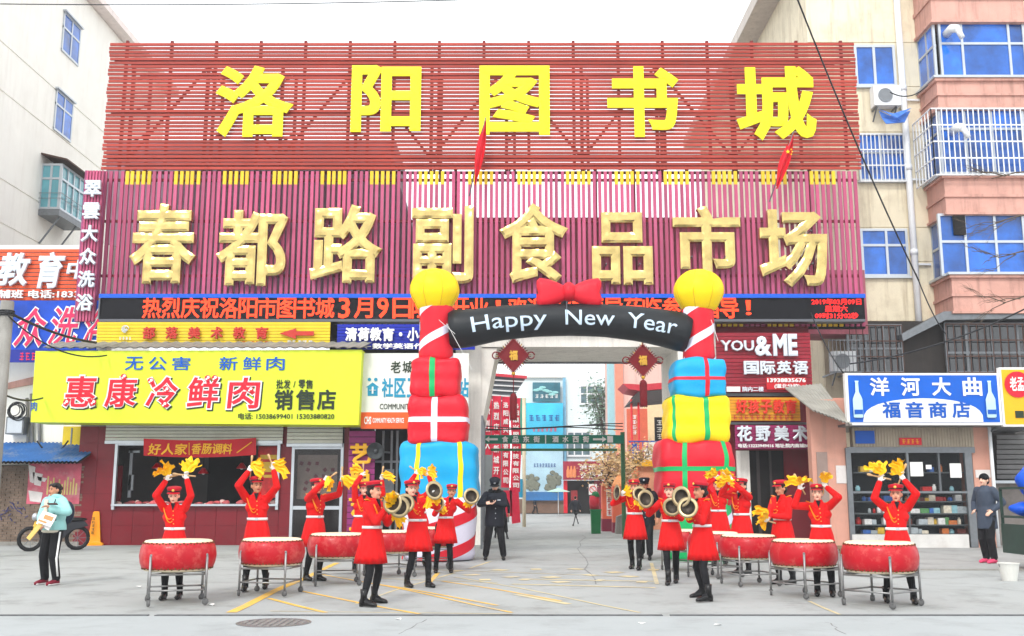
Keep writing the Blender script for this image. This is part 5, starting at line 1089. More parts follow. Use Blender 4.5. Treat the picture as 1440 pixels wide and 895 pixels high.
# ================================================================ chinese knots
m_kr = M('knot red', (112, 4, 18), .6, var=.15, scale=20); m_kg = M('knot gold', (206, 160, 60), .4, .4, var=.1)
for px, py, rr_, L, lab in ((722, 500, 23, 591, 'red chinese knot ornament with a gold character, hanging left in the gate opening'), (904, 507, 21.5, 572, 'red chinese knot ornament with a gold character, hanging right in the gate opening')):
    Yk = 29.6; c = at(px, py, Yk); s = rr_ / 1440 * Yk; t = thing('chinese_knot', lab, 'ornament', c)
    mb = MB(); d = s * .92; mb.slab([c + Vector((-d, 0, 0)), c + Vector((0, 0, -d * 1.12)), c + Vector((d, 0, 0)), c + Vector((0, 0, d * 1.12))], (0, .06, 0)); obj('diamond', mb, m_kr, t)
    mb = MB(); 
    for q in ((-d, 0, 0, -d * 1.12), (0, -d * 1.12, d, 0), (d, 0, 0, d * 1.12), (0, d * 1.12, -d, 0)): mb.bar((c.x + q[0], c.y - .015, c.z + q[1]), (c.x + q[2], c.y - .015, c.z + q[3]), .03)
    obj('border', mb, M('knot dark', (120, 12, 24), .6), t)
    for k in range(40):
        e = k % 10; sd = k // 10; A = [(-d, 0), (0, -d * 1.12), (d, 0), (0, d * 1.12), (-d, 0)]; a, b = A[sd], A[sd + 1]; u = (e + .5) / 10; x, z = a[0] + (b[0] - a[0]) * u, a[1] + (b[1] - a[1]) * u; nrm = Vector((x, 0, z)).normalized()
        mb = MB(); o_ = Vector((c.x + x, c.y + .02, c.z + z)); mb.tube([o_ + nrm * .0 + Vector((-.02, 0, 0)), o_ + nrm * .1, o_ + Vector((.02, 0, 0))], .011, 4, cap=False); obj('loop', mb, m_kr if k % 5 else m_kg, t)
    for sx in (-1, 1):
        mb = MB(); mb.tube([(c.x + sx * (d + .08) + .1 * math.cos(k * .6), c.y + .02, c.z + .1 * math.sin(k * .6)) for k in range(11)], .02, 5); obj('side_loop', mb, m_kr, t)
    write(t, '福', (px - 6, py - 7, px + 6, py + 7), Yk - .03, m_kg, .03, .06, whole=True)
    z0 = Z(px, L, Yk); mb = MB(); mb.tube([(c.x, c.y + .02, c.z - d * 1.1), (c.x, c.y + .02, z0 + .7)], .014, 5); mb.tube([(c.x, c.y, c.z + d), (c.x, c.y, c.z + d + .6)], .012, 5); obj('cord', mb, m_kr, t)
    mb = MB(); mb.ball((c.x, c.y + .02, c.z - d * 1.22), .06, 8, 6); obj('gold_bead', mb, m_kg, t)
    mb = MB(); mb.lathe([(.03, .0), (.085, -.04), (.1, -.2), (.105, -.72), (.09, -.78)], (c.x, c.y + .02, z0 + .78), 10)
    for k in range(10): mb.bar((c.x + .1 * math.cos(k * .63), c.y + .02 + .1 * math.sin(k * .63), z0 + .7), (c.x + .1 * math.cos(k * .63), c.y + .02 + .1 * math.sin(k * .63), z0 - .02), .014)
    obj('tassel', mb, m_kr, t)
# ================================================================ flags on the billboard
def flag(p0, p1, p2, lab, star):
    A, B_ = at(*p0, 29.5), at(*p1, 29.5); t = thing('red_flag', lab, 'flag', B_)
    mb = MB(); mb.tube([A + Vector((0, 0, .1)), at(*p2, 29.6)], .018, 6); obj('staff', mb, m_steel, t)
    mb = MB(); vs = []; n = 9; m = 6
    for j in range(n + 1):
        u = j / n; L = A.lerp(B_, u)
        for i in range(m + 1):
            v = i / m; wd = (.04 + .24 * math.sin(math.pi * min(1, u * 1.05)) ** 1.2) * (1 if u < .9 else .8)
            vs.append((L.x + (v - .55) * wd, L.y + .09 * math.sin(v * 9 + u * 3), L.z - .12 * v * u))
    mb.add(vs, [(j * (m + 1) + i, j * (m + 1) + i + 1, (j + 1) * (m + 1) + i + 1, (j + 1) * (m + 1) + i) for j in range(n) for i in range(m)], True); obj('cloth', mb, M('flag red', (210, 14, 36), .6, var=.1), t)
    if star:
        mb = MB(); c = A.lerp(B_, .35) + Vector((-.02, -.1, 0))
        for dx, dz, s in ((0, 0, .07), (.1, .07, .03), (.13, 0, .03), (.1, -.08, .03)):
            pts_ = [(c.x + dx + s * (1 if k % 2 == 0 else .4) * math.sin(k * math.pi / 5), c.y, c.z + dz + s * (1 if k % 2 == 0 else .4) * math.cos(k * math.pi / 5)) for k in range(10)]; mb.slab(pts_[::-1], (0, .006, 0))
        obj('star', mb, m_iye, t)
flag((683, 170), (668, 258), (660, 276), 'narrow furled red flag hanging below the middle billboard character', False)
flag((1116, 190), (1092, 262), (1082, 284), 'red flag with yellow stars drooping below the rightmost billboard character', True)
# ================================================================ cables
def cable(pts, r, lab, name='overhead_cable', mat=m_cable):
    mb = MB(); mb.tube(pts, r, 6); return tag(obj(name, mb, mat, loc=tuple(pts[0])), lab, 'cable')
def sag(a, b, d, n=18): return [a.lerp(b, i / n) - Vector((0, 0, d * 4 * (i / n) * (1 - i / n))) for i in range(n + 1)]
cable(sag(at(-60, 5, 24), at(820, -6, 24), .12), .014, 'thin cable crossing the white sky along the top edge, over the roof billboard')
cable(sag(at(1110, -30, 22), at(1292, 395, 27), .25), .02, 'thick black cable running down in front of the cream building from the top edge')
cable(sag(at(1288, 385, 30.9), at(1330, 470, 30.9), .2), .02, 'short drooping wire beside the white drain pipe at first floor height'); cable(sag(at(1195, 512, 27), at(1470, 420, 25), .25), .02, 'wire rising to the right just above the sky blue shop sign')
cable(sag(at(1140, 440, 29), at(1186, 525, 28.5), .15), .018, 'wire dropping between the slat facade and the caged air conditioner')
cable(sag(at(1252, 130, 32.2), at(1305, 120, 31.5), .25), .02, 'dark wire looped between the highest air conditioner and the upper bay')
cable(sag(at(10, 438, 23.8), at(135, 482, 28.5), .12), .035, 'thick cable bundle from the concrete pole over the blue banner'); cable(sag(at(12, 445, 23.8), at(150, 500, 28.4), .35), .02, 'thin cable sagging from the concrete pole to the lime sign')
cable(sag(at(0, 552, 24.2), at(60, 560, 28.4), .12), .025, 'short cable beside the lime sign edge, left of the small blue character')
# concrete pole
pl_ = thing('utility_pole', 'round grey concrete utility pole in front of the blue banner', 'pole', (X(10, 430, 24), 24, gz(24)))
xq = pl_.location.x; mb = MB(); mb.tube([(xq, 24, gz(24)), (xq, 24, Z(12, 424, 24))], [.19, .15], 14); obj('shaft', mb, m_grey, pl_)
mb = MB(); zz = Z(12, 438, 24)
for k in range(3): mb.tube([(xq + .17 * math.cos(a * .5), 24 + .17 * math.sin(a * .5), zz - k * .05) for a in range(14)], .02, 5)
obj('wire_wrap', mb, m_cable, pl_)
# bare twigs at the right edge
tw = thing('bare_tree', 'bare thin twigs reaching in before the balcony windows', 'tree', (X(1500, 700, 20), 20, gz(20)))
mb = MB(); rr = random.Random(21); base_ = Vector((X(1500, 700, 20), 20, 0)); mb.tube([(base_.x, 20, 0), (base_.x, 20, 3), (base_.x + .1, 20, 6)], [.14, .1, .05], 8)
def twig(p, d, L, r, dep):
    q = p + d * L; mb.tube([p, p.lerp(q, .5) + Vector((0, 0, .04)), q], [r, r * .8, r * .5], 4, cap=False)
    if dep < 3:
        for k in range(3): twig(p.lerp(q, rr.uniform(.4, 1)), (d + Vector((rr.uniform(-.5, .3), rr.uniform(-.3, .3), rr.uniform(-.5, .6)))).normalized(), L * .6, r * .55, dep + 1)
for py in (300, 350, 410, 240): s0 = Vector((base_.x + .05, 20, Z(1440, py, 20))); twig(s0, Vector((-1, 0, rr.uniform(-.3, .3))).normalized(), 1.0, .018, 0)
mb.tube([(base_.x, 20, 5.6), (base_.x + .05, 20, Z(1440, 200, 20))], [.05, .03], 6)
obj('trunk', mb, M('bark', (92, 80, 68)), tw)
# ================================================================ drums
m_drum = M('drum red lacquer', (180, 8, 28), .38, var=.12, scale=3, coat=.08, dirt=.5, dscale=7., dirtcol=(214, 120, 108)); m_skin = M('drum hide', (226, 212, 184), .7, var=.08, scale=4, dirt=.2, dirtcol=(190, 170, 140))
m_stand = M('stand steel', (150, 150, 150), .35, .6, var=.15, scale=10, dirt=.3)
def make_drum():
    t = thing('big_drum', 'x', 'drum', (0, 0, 0)); mb = MB(); R0, RM, H = .425, .5, .38
    mb.lathe([(R0, 0), (R0 + .035, .03), (RM - .012, .1), (RM, H / 2), (RM - .012, H - .1), (R0 + .035, H - .03), (R0, H)], (0, 0, 0), 40); obj('shell', mb, m_drum, t, True)
    for z, f in ((H, 1), (0, -1)):
        mb = MB(); pr = [(.0005, f * .012), (R0 - .03, f * .012), (R0 + .006, f * .004), (R0 + .03, -f * .032)]; mb.lathe(pr if f < 0 else pr[::-1], (0, 0, z), 40, cap=False); obj('drumhead', mb, m_skin, t, True)
        mb = MB()
        for k in range(64): a = 2 * math.pi * k / 64; mb.cbox(((R0 + .03) * math.cos(a), (R0 + .03) * math.sin(a), z - f * .028 + (.006 if k % 2 else -.006)), (.018, .02, .018), Matrix.Rotation(a, 3, 'Z'))
        tag(obj('stud_ring', mb, M('brass stud', (104, 78, 44), .4, .6), t, True), kind='stuff')
    return t
def make_stand():
    t = thing('drum_stand', 'x', 'stand', (0, 0, 0)); r = .5
    for k in range(4):
        a = math.pi / 2 * k + math.pi / 4; x, y = r * math.cos(a), r * math.sin(a); mb = MB(); mb.tube([(x, y, .085), (x, y, .64)], .017, 8); mb.tube([(x, y, .64), (x * .97, y * .97, .655)], .02, 8); p = obj('post', mb, m_stand, t, True)
        mb = MB(); mb.lathe([(.008, -.015), (.042, -.015), (.045, 0), (.042, .015), (.008, .015)], (x, y, .047), 12, Matrix.Rotation(k * .9, 3, 'Z') @ Matrix.Rotation(R(90), 3, 'X')); mb.cbox((x, y, .08), (.05, .04, .018)); obj('caster', mb, M('caster rubber', (96, 96, 96), .5, var=.2), p, True)
    for k in range(4):
        a, b = math.pi / 2 * k + math.pi / 4, math.pi / 2 * (k + 1) + math.pi / 4
        for z in (.2, .4):
            mb = MB(); mb.tube([(r * math.cos(a), r * math.sin(a), z), (r * math.cos(b), r * math.sin(b), z)], .012, 6); obj('rail', mb, m_stand, t, True)
    for k in range(2):
        a = math.pi / 2 * k + math.pi / 4; mb = MB(); mb.tube([(r * math.cos(a), r * math.sin(a), .405 + .024 * k), (-r * math.cos(a), -r * math.sin(a), .405 + .024 * k)], .012, 6); obj('cross_bar', mb, m_stand, t, True)
    return t
d0, s0 = make_drum(), make_stand(); first = True
DR = [(247, 849, 20, 'frontmost red drum of the left row, standing alone left of the forecourt', 1.04), (380, 836, -8, 'second red drum from the left, before the drummer near the shop door', .98),
      (473, 822, 12, 'third red drum of the left row, partly behind the foremost cymbal player', .98), (547, 811, 30, 'fourth red drum of the left row, between the two nearer left cymbal players', .96), (606, 800, 5, 'fifth red drum of the left row, nearest the striped inflatable base on the left', .95),
      (1241, 852, 40, 'nearest red drum of the right row, in front of the corner shop', 1.03), (1133, 839, 30, 'second red drum of the right row, left of the nearest right one', .98), (1055, 823, 14, 'third red drum of the right row, beside the bending drummer', .96),
      (1006, 812, 40, 'fourth red drum of the right row, mostly behind the third', .94), (962, 803, 10, 'rearmost red drum of the right row, behind the foremost right cymbal player', .92)]
DPOS = []
for px, py, rz, lab, sc in DR:
    g = ground(px, py)
    if first: d, s = d0, s0; first = False
    else: d, s = copy_tree(d0), copy_tree(s0)
    g2 = g.copy(); s.location = g2; d.location = (g.x, g.y, g.z + .445 * sc); d.rotation_euler.z = s.rotation_euler.z = R(rz); d.scale = s.scale = (sc, sc, sc)
    tag(d, lab, 'drum', 'red drums in two rows'); tag(s, 'wheeled steel stand under the ' + lab.split(',')[0], 'stand', 'wheeled drum stands'); DPOS.append((g, sc))
# ================================================================ caution cone, moped, cart, bucket
cn_ = thing('caution_cone', 'tall yellow four sided caution cone with black writing, against the maroon tiled pillar', 'cone', ground(133, 767)); mb = MB(); q = Matrix.Rotation(R(45 + 12), 3, 'Z'); mk = M('caution yellow', (246, 156, 12), .45, var=.05)
mb.lathe([(.36, 0), (.36, .05), (.3, .08)], (0, 0, 0), 4, q, False); obj('foot', mb, mk, cn_, True); mb = MB(); mb.lathe([(.27, .08), (.24, .12), (.12, .92), (.09, .95)], (0, 0, 0), 4, q, False); obj('body', mb, mk, cn_, True)
c = cn_.location; Yq = c.y - .21; o = marks(cn_, 5, (127.5, 727, 134, 752), Yq, m_bk, True)
bk = thing('parked_moped', 'dark moped with a yellow front fork parked behind the girl in the light blue jacket', 'moped', ground(66, 775)); mb = MB()
def wheel(c, r): mb = MB(); mb.tube([(c[0] + r * math.cos(k * .3927), c[1], c[2] + r * math.sin(k * .3927)) for k in range(17)], .05, 8, cap=False); o = obj('tyre', mb, m_black, bk, True); mb = MB(); mb.lathe([(r * .82, -.015), (r * .82, .015)], c, 16, Matrix.Rotation(R(90), 3, 'X'), False, cap=False); [mb.bar((c[0], c[1], c[2]), (c[0] + r * .85 * math.cos(k), c[1], c[2] + r * .85 * math.sin(k)), .012) for k in (0, .8, 1.6, 2.4, 3.2, 4, 4.8, 5.6)]; obj('rim', mb, m_steel, o, True)
wheel((-.42, 0, .31), .27); wheel((.72, 0, .31), .27)
mb = MB(); mb.tube([(-.42, -.06, .31), (-.3, -.06, .75)], .03, 8); mb.tube([(-.42, .06, .31), (-.3, .06, .75)], .03, 8); obj('front_fork', mb, M('fork yellow', (214, 170, 60), .5), bk, True)
mb = MB(); mb.tube([(-.3, 0, .7), (-.22, 0, 1.0)], .035, 8); mb.tube([(-.22, -.3, 1.02), (-.18, 0, .98), (-.22, .3, 1.02)], .018, 6); obj('handlebar', mb, m_black, bk, True)
mb = MB(); mb.slab([(-.3, -.1, .62), (-.18, -.1, .62), (-.05, -.1, .32), (.35, -.1, .3), (.5, -.1, .5), (.95, -.1, .62), (.85, -.1, .74), (.3, -.1, .7), (.2, -.1, .45), (0, -.1, .45), (-.15, -.1, .8)], (0, .2, 0)); obj('body', mb, M('moped dark', (44, 46, 52), .35, coat=.3), bk, True)
mb = MB(); mb.ball((.6, 0, .78), (.34, .13, .06), 12, 6); obj('seat', mb, m_black, bk, True); mb = MB(); mb.ball((-.34, 0, .86), (.08, .09, .1), 10, 8); obj('headlight', mb, m_alu, bk, True); mb = MB(); mb.ball((-.25, -.3, 1.18), (.07, .02, .05), 8, 6); mb.bar((-.22, -.28, 1.02), (-.25, -.3, 1.16), .012); obj('mirror', mb, m_black, bk, True)
bk.rotation_euler.z = R(36)
ct = thing('cargo_tricycle', 'dark green cargo tricycle bed with rails beside the white bucket', 'cart', ground(1474, 802)); gx, gy, g0 = ct.location; m_dg = M('dark green steel', (44, 66, 58), .5, .1, var=.15, dirt=.3)
def cb(name, a, b, mat=m_dg, par=ct, w_=.045): mb = MB(); mb.bar(a, b, w_); return obj(name, mb, mat, par, True)
mb = MB(); mb.box(-.55, 1.2, -.5, .55, .48, .54); obj('bed', mb, m_dg, ct, True); mb = MB(); mb.box(-.55, 1.2, -.52, -.49, .541, .86); obj('side_panel', mb, m_dg, ct, True); mb = MB(); mb.box(-.58, -.552, -.52, .55, .3, .86); obj('tail_panel', mb, m_dg, ct, True)
for x in (-.56, -.2, .2): cb('post', (x, -.5, .3), (x, -.5, 1.55 if x < -.1 else 1.3))
cb('post', (-.56, .5, .5), (-.56, .5, 1.55)); cb('rail', (-.56, -.5, 1.55), (1.2, -.5, 1.55)); cb('rail', (-.56, -.5, 1.2), (1.2, -.5, 1.2)); cb('rail', (-.56, -.5, 1.55), (-.56, .5, 1.55)); cb('rail', (-.56, -.5, 1.0), (-.56, .5, 1.0))
for x in (-.25, .9):
    mb = MB(); mb.tube([(x + .27 * math.cos(k * .3927), -.58, .3 + .27 * math.sin(k * .3927)) for k in range(17)], .045, 8, cap=False); mb.lathe([(.24, -.02), (.24, .02)], (x, -.58, .3), 14, Matrix.Rotation(R(90), 3, 'X'), False); obj('wheel', mb, m_black, ct, True)
m_bag = M('blue plastic bag', (4, 80, 200), .4, var=.25, scale=4)
for px, py, sz, lab in ((1436, 716, (.22, .2, .13), 'lower blue plastic bag lying in the cargo tricycle bed beside the bucket'), (1444, 678, (.2, .2, .3), 'upper blue plastic bag hanging on the cargo tricycle rail above the lower bag')):
    c = at(px, py, gy - .2); mb = MB(); mb.ball((0, 0, 0), sz, 14, 10); mb.v = [(x * (1 + .15 * math.sin(14 * z + 5 * y)), y * (1 + .15 * math.sin(11 * x)), z * (1 + .2 * math.sin(13 * x + 4 * y))) for x, y, z in mb.v]; o = obj('plastic_bag', mb, m_bag); o.location = c if c.z > g0 + .9 else (c.x, gy - .1, g0 + .54 + sz[2]); tag(o, lab, 'bag')
mb = MB(); mb.cbox((0, 0, .06), (.3, .2, .12)); o = obj('carton', mb, M('pinkish carton', (206, 150, 130), .7)); o.location = (gx + .1, gy - .25, g0 + .545); tag(o, 'small pinkish carton beside the blue bags in the tricycle', 'box')
bu = thing('white_bucket', 'white plastic bucket on the ground at the foot of the cargo tricycle', 'bucket', ground(1420, 817)); mb = MB(); mb.lathe([(.12, 0), (.17, .28), (.18, .28), (.18, .3), (.165, .3), (.115, .02)], (0, 0, 0), 20, smooth=False, cap=False); mb.lathe([(.001, .02), (.12, .02)], (0, 0, 0), 20, cap=False); obj('tub', mb, M('bucket white', (206, 206, 200), .5, var=.06, dirt=.3), bu, True)
mb = MB(); mb.tube([(.18 * math.cos(k * .35), -.02, .28 - .1 * math.sin(k * .35)) for k in range(10)], .006, 4); obj('handle', mb, m_steel, bu, True)
mb = MB(); mb.cbox((0, 0, .3), (.5, .35, .06)); [mb.cbox((x, y, .14), (.04, .04, .26)) for x in (-.2, .2) for y in (-.13, .13)]; t = thing('low_bench', 'low wooden bench in front of the corner shop, behind the two nearest right drums', 'bench', ground(1192, 790)); obj('bench_frame', mb, M('old wood', (128, 104, 82), .8, var=.2), t, True)

rr = random.Random(77)
for px, py, wh in ((297, 852, 'left of the frontmost drum stand'), (299, 851, ''), (196, 826, ''), (560, 872, ''), (903, 878, ''), (1010, 880, '')):
    g = ground(px, py); mb = MB(); mb.slab([(-.04, -.03, .007), (.04, -.02, .016), (.05, .03, .008), (-.03, .04, .02)], (0, 0, .002)); o = obj('paper_scrap', mb, m_wl); o.location = g; o.rotation_euler.z = rr.uniform(0, 6); tag(o, 'tiny white scrap of paper lying on the bare forecourt ground', 'litter', 'scraps of paper on the ground')
for nm in ('wall', 'roundel', 'inner_doorway', 'roundel_print', 'roundel_highlight', 'torn_patch', 'printed_grass', 'poster_print', 'tether', 'print_line', 'wall_rail', 'steel_frame', 'dark_recess', 'support', 'bottle_print', 'print_cloud', 'bracket', 'upper_wall', 'seam'):
    for o in [q for q in bpy.data.objects if q.type == 'MESH' and q.name.split('.')[0] == nm]:
        bm = bmesh.new(); bm.from_mesh(o.data); bm.verts.ensure_lookup_table(); seen = set(); isl = []
        for v in bm.verts:
            if v.index in seen: continue
            st_ = [v]; cur = []; seen.add(v.index)
            while st_:
                u = st_.pop(); cur.append(u.index)
                for e in u.link_edges:
                    w_ = e.other_vert(u)
                    if w_.index not in seen: seen.add(w_.index); st_.append(w_)
            isl.append(cur)
        bm.free()
        if len(isl) < 2 or len(isl) > 40: continue
        me = o.data
        for cur in isl:
            ids = {v: i for i, v in enumerate(cur)}; fs = [tuple(ids[v] for v in p.vertices) for p in me.polygons if p.vertices[0] in ids]; m2 = bpy.data.meshes.new(nm); m2.from_pydata([tuple(me.vertices[v].co) for v in cur], [], fs)
            for m in me.materials: m2.materials.append(m)
            c = o.copy(); c.data = m2; COL.objects.link(c)
        bpy.data.objects.remove(o)

if HAZE:
    mb = MB(); mb.box(-170, 170, -8, 480, -1.6, 42); hz = obj('haze', mb, bpy.data.materials.new('haze air')); hm = hz.data.materials[0]; hm.use_nodes = True; hn = hm.node_tree; hn.nodes.clear()
    ho = hn.nodes.new('ShaderNodeOutputMaterial'); hv = hn.nodes.new('ShaderNodeVolumePrincipled'); hv.inputs['Color'].default_value = (.94, .96, 1, 1); hv.inputs['Density'].default_value = HAZE; hn.links.new(hv.outputs[0], ho.inputs['Volume']); tag(hz, kind='stuff')
# ================================================================ people
m_skinp = M('skin', (218, 160, 132), .55, var=.05, scale=20, spec=.3); m_hair = M('black hair', (26, 20, 20), .45, var=.2, scale=30)
m_legs = M('black tights', (20, 20, 24), .8, var=.1); m_glove = M('white glove', (222, 220, 216), .8, var=.04); m_boot = M('black boot', (16, 16, 18), .35, var=.1, coat=.2)
m_dress = M('scarlet uniform', (208, 10, 14), .75, var=.07, scale=5, bump=.12, bscale=40, spec=.25); m_beltw = M('white belt', (226, 222, 222), .4, var=.03); m_braid = M('orange gold braid', (236, 132, 20), .5, var=.1)
m_hat = M('red cap', (186, 12, 36), .6, var=.06, scale=8); m_band = M('cap band', (60, 10, 22), .5); m_badge = M('gold badge', (226, 186, 90), .35, .4); m_silk = M('yellow silk', (255, 190, 14), .5, var=.12, scale=9)
m_lip = M('lips', (150, 44, 44), .5); m_eye = M('dark eye', (24, 18, 18), .3); m_wood = M('drumstick wood', (196, 160, 116), .6, var=.15, scale=20); m_navy = M('police navy', (20, 24, 34), .75, var=.12, scale=6, bump=.3, bscale=14); m_fur = M('fur collar', (12, 12, 14), .95, var=.3, scale=30)
m_brass = M('aged bell bronze', (186, 166, 128), .38, .75, var=.2, scale=14, dirt=.3, dirtcol=(70, 60, 50)); m_brassd = M('dark bronze bowl', (70, 62, 54), .5, .6, var=.3, scale=14)
def remesh(mb, vox, mats, caps=None, smooth=1):
    me = bpy.data.meshes.new('b'); me.from_pydata([tuple(v) for v in mb.v], [], mb.f); o = bpy.data.objects.new('b', me); COL.objects.link(o)
    r = o.modifiers.new('r', 'REMESH'); r.mode = 'VOXEL'; r.voxel_size = vox; r.use_smooth_shade = True
    s = o.modifiers.new('s', 'SMOOTH'); s.factor = .5; s.iterations = smooth
    dg = bpy.context.evaluated_depsgraph_get(); ev = o.evaluated_get(dg); out = bpy.data.meshes.new_from_object(ev, depsgraph=dg)
    bpy.data.objects.remove(o); bpy.data.meshes.remove(me)
    out.materials.clear()
    for m in mats: out.materials.append(m)
    if caps and len(mats) > 1:
        n = len(out.polygons); c = np.zeros(n * 3); out.polygons.foreach_get('center', c); c = c.reshape(-1, 3); best = np.full(n, 1e9); idx = np.zeros(n, dtype=np.int32)
        for a, b, ra, rb, mi in caps:
            a = np.array(a); b = np.array(b); d = b - a; L = max(d @ d, 1e-9); t = np.clip(((c - a) @ d) / L, 0, 1); q = a + t[:, None] * d; dist = np.linalg.norm(c - q, axis=1) - (ra + (rb - ra) * t)
            k = dist < best; best[k] = dist[k]; idx[k] = mi
        out.polygons.foreach_set('material_index', idx)
    out.polygons.foreach_set('use_smooth', [True] * len(out.polygons)); out.update(); return out
def ik(S, T, l1, l2, hint):
    S, T = Vector(S), Vector(T); d = T - S; L = d.length
    if L > (l1 + l2) * .985: T = S + d.normalized() * (l1 + l2) * .985; d = T - S; L = d.length
    a = (l1 * l1 - l2 * l2 + L * L) / (2 * L); h = math.sqrt(max(0, l1 * l1 - a * a)); u = d.normalized(); hv = Vector(hint); hv = (hv - u * hv.dot(u)).normalized(); return S + u * a + hv * h, T
def cap(mb, caps, a, b, ra, rb, mi, n=10):
    a, b = Vector(a), Vector(b); d = (b - a); L = d.length; d.normalize(); pts = []; rs = []
    for t in (-1, -.7, -.3): pts.append(a + d * ra * t); rs.append(ra * math.sqrt(max(.02, 1 - t * t)))
    pts += [a, b]; rs += [ra, rb]
    for t in (.3, .7, 1): pts.append(b + d * rb * t); rs.append(rb * math.sqrt(max(.02, 1 - t * t)))
    mb.tube(pts, rs, n); caps.append((tuple(a), tuple(b), ra, rb, mi))
def basis(d, side):                       # columns: side, d, normal
    d = d.normalized(); s = (Vector(side) - d * Vector(side).dot(d)).normalized(); return s, d, s.cross(d)
def hand(mb, caps, W, d, side, mi, pose):
    """palm and five fingers from the wrist W along d; side = towards the thumb"""
    s, d, n = basis(d, side); P = W + d * .05; mb.ball(W + d * .045, (.001, .001, .001), 4, 3)
    q = Matrix((s, d, n)).transposed(); mb.ball(W + d * .045, (.04, .05, .018), 12, 8, q); caps.append((tuple(W), tuple(P + d * .04), .034, .036, mi))
    curl = {'fist': 1.25, 'open': .25, 'relax': .6}[pose]
    for k, (off, L) in enumerate(((.03, .07), (.011, .078), (-.01, .073), (-.029, .058))):
        a = W + d * .085 + s * off; dd = d
        for j, fr in enumerate((.45, .33, .25)):
            ang = curl * (.6 + .5 * j); v = (d * math.cos(min(ang, 2.9)) - n * math.sin(min(ang, 2.9))); b = a + v * L * fr; cap(mb, caps, a, b, .0105, .0095, mi, 6); a = b
    a = W + d * .03 + s * .034; b = a + (s * .7 + d * .6 - n * .3 * curl).normalized() * .035; cap(mb, caps, a, b, .0125, .011, mi, 6); c = b + (d * .8 + s * .1 - n * .6 * curl).normalized() * .028; cap(mb, caps, b, c, .011, .009, mi, 6)
def silk(o, c, v, size, seed, n_p=3):
    """crumpled silk square gathered at c: ragged ruffled tongues fanning out"""
    rr = random.Random(seed); mb = MB(); v = Vector(v).normalized()
    for k in range(n_p):
        d = (v + Vector((rr.uniform(-.75, .75), rr.uniform(-.5, .5), rr.uniform(-.5, .5)))).normalized(); L = size * rr.uniform(.6, 1.1); s = d.cross(Vector((0, 1, .2))).normalized(); nn = d.cross(s); ph = rr.uniform(0, 6); vs = []; W_ = size * rr.uniform(.6, .9); curl = rr.uniform(-.45, .45); drp = rr.uniform(.05, .3)
        e0 = rr.uniform(0, 6); edge = [.9 + .1 * math.sin(i * 1.1 + e0) for i in range(12)]
        for j in range(9):
            u = j / 8; wd = W_ * (.12 + .88 * u ** .7)
            for i in range(12):
                t = i / 11 - .5; q = u * (1 - (1 - edge[i]) * u)
                vs.append(c + d * L * q + s * wd * t * (1 - .25 * q) + nn * size * (.08 * u * math.sin(i * 1.3 + ph) + .02 * u * math.sin(i * 2.3 + j * .9) + curl * u * u) + s * size * .05 * math.sin(j * 1.3 + ph) - Vector((0, 0, drp * size * u * u)))
        mb.add(vs, [(j * 12 + i, j * 12 + i + 1, (j + 1) * 12 + i + 1, (j + 1) * 12 + i) for j in range(8) for i in range(11)], True)
    return obj('silk_cloth', mb, m_silk, o, True)
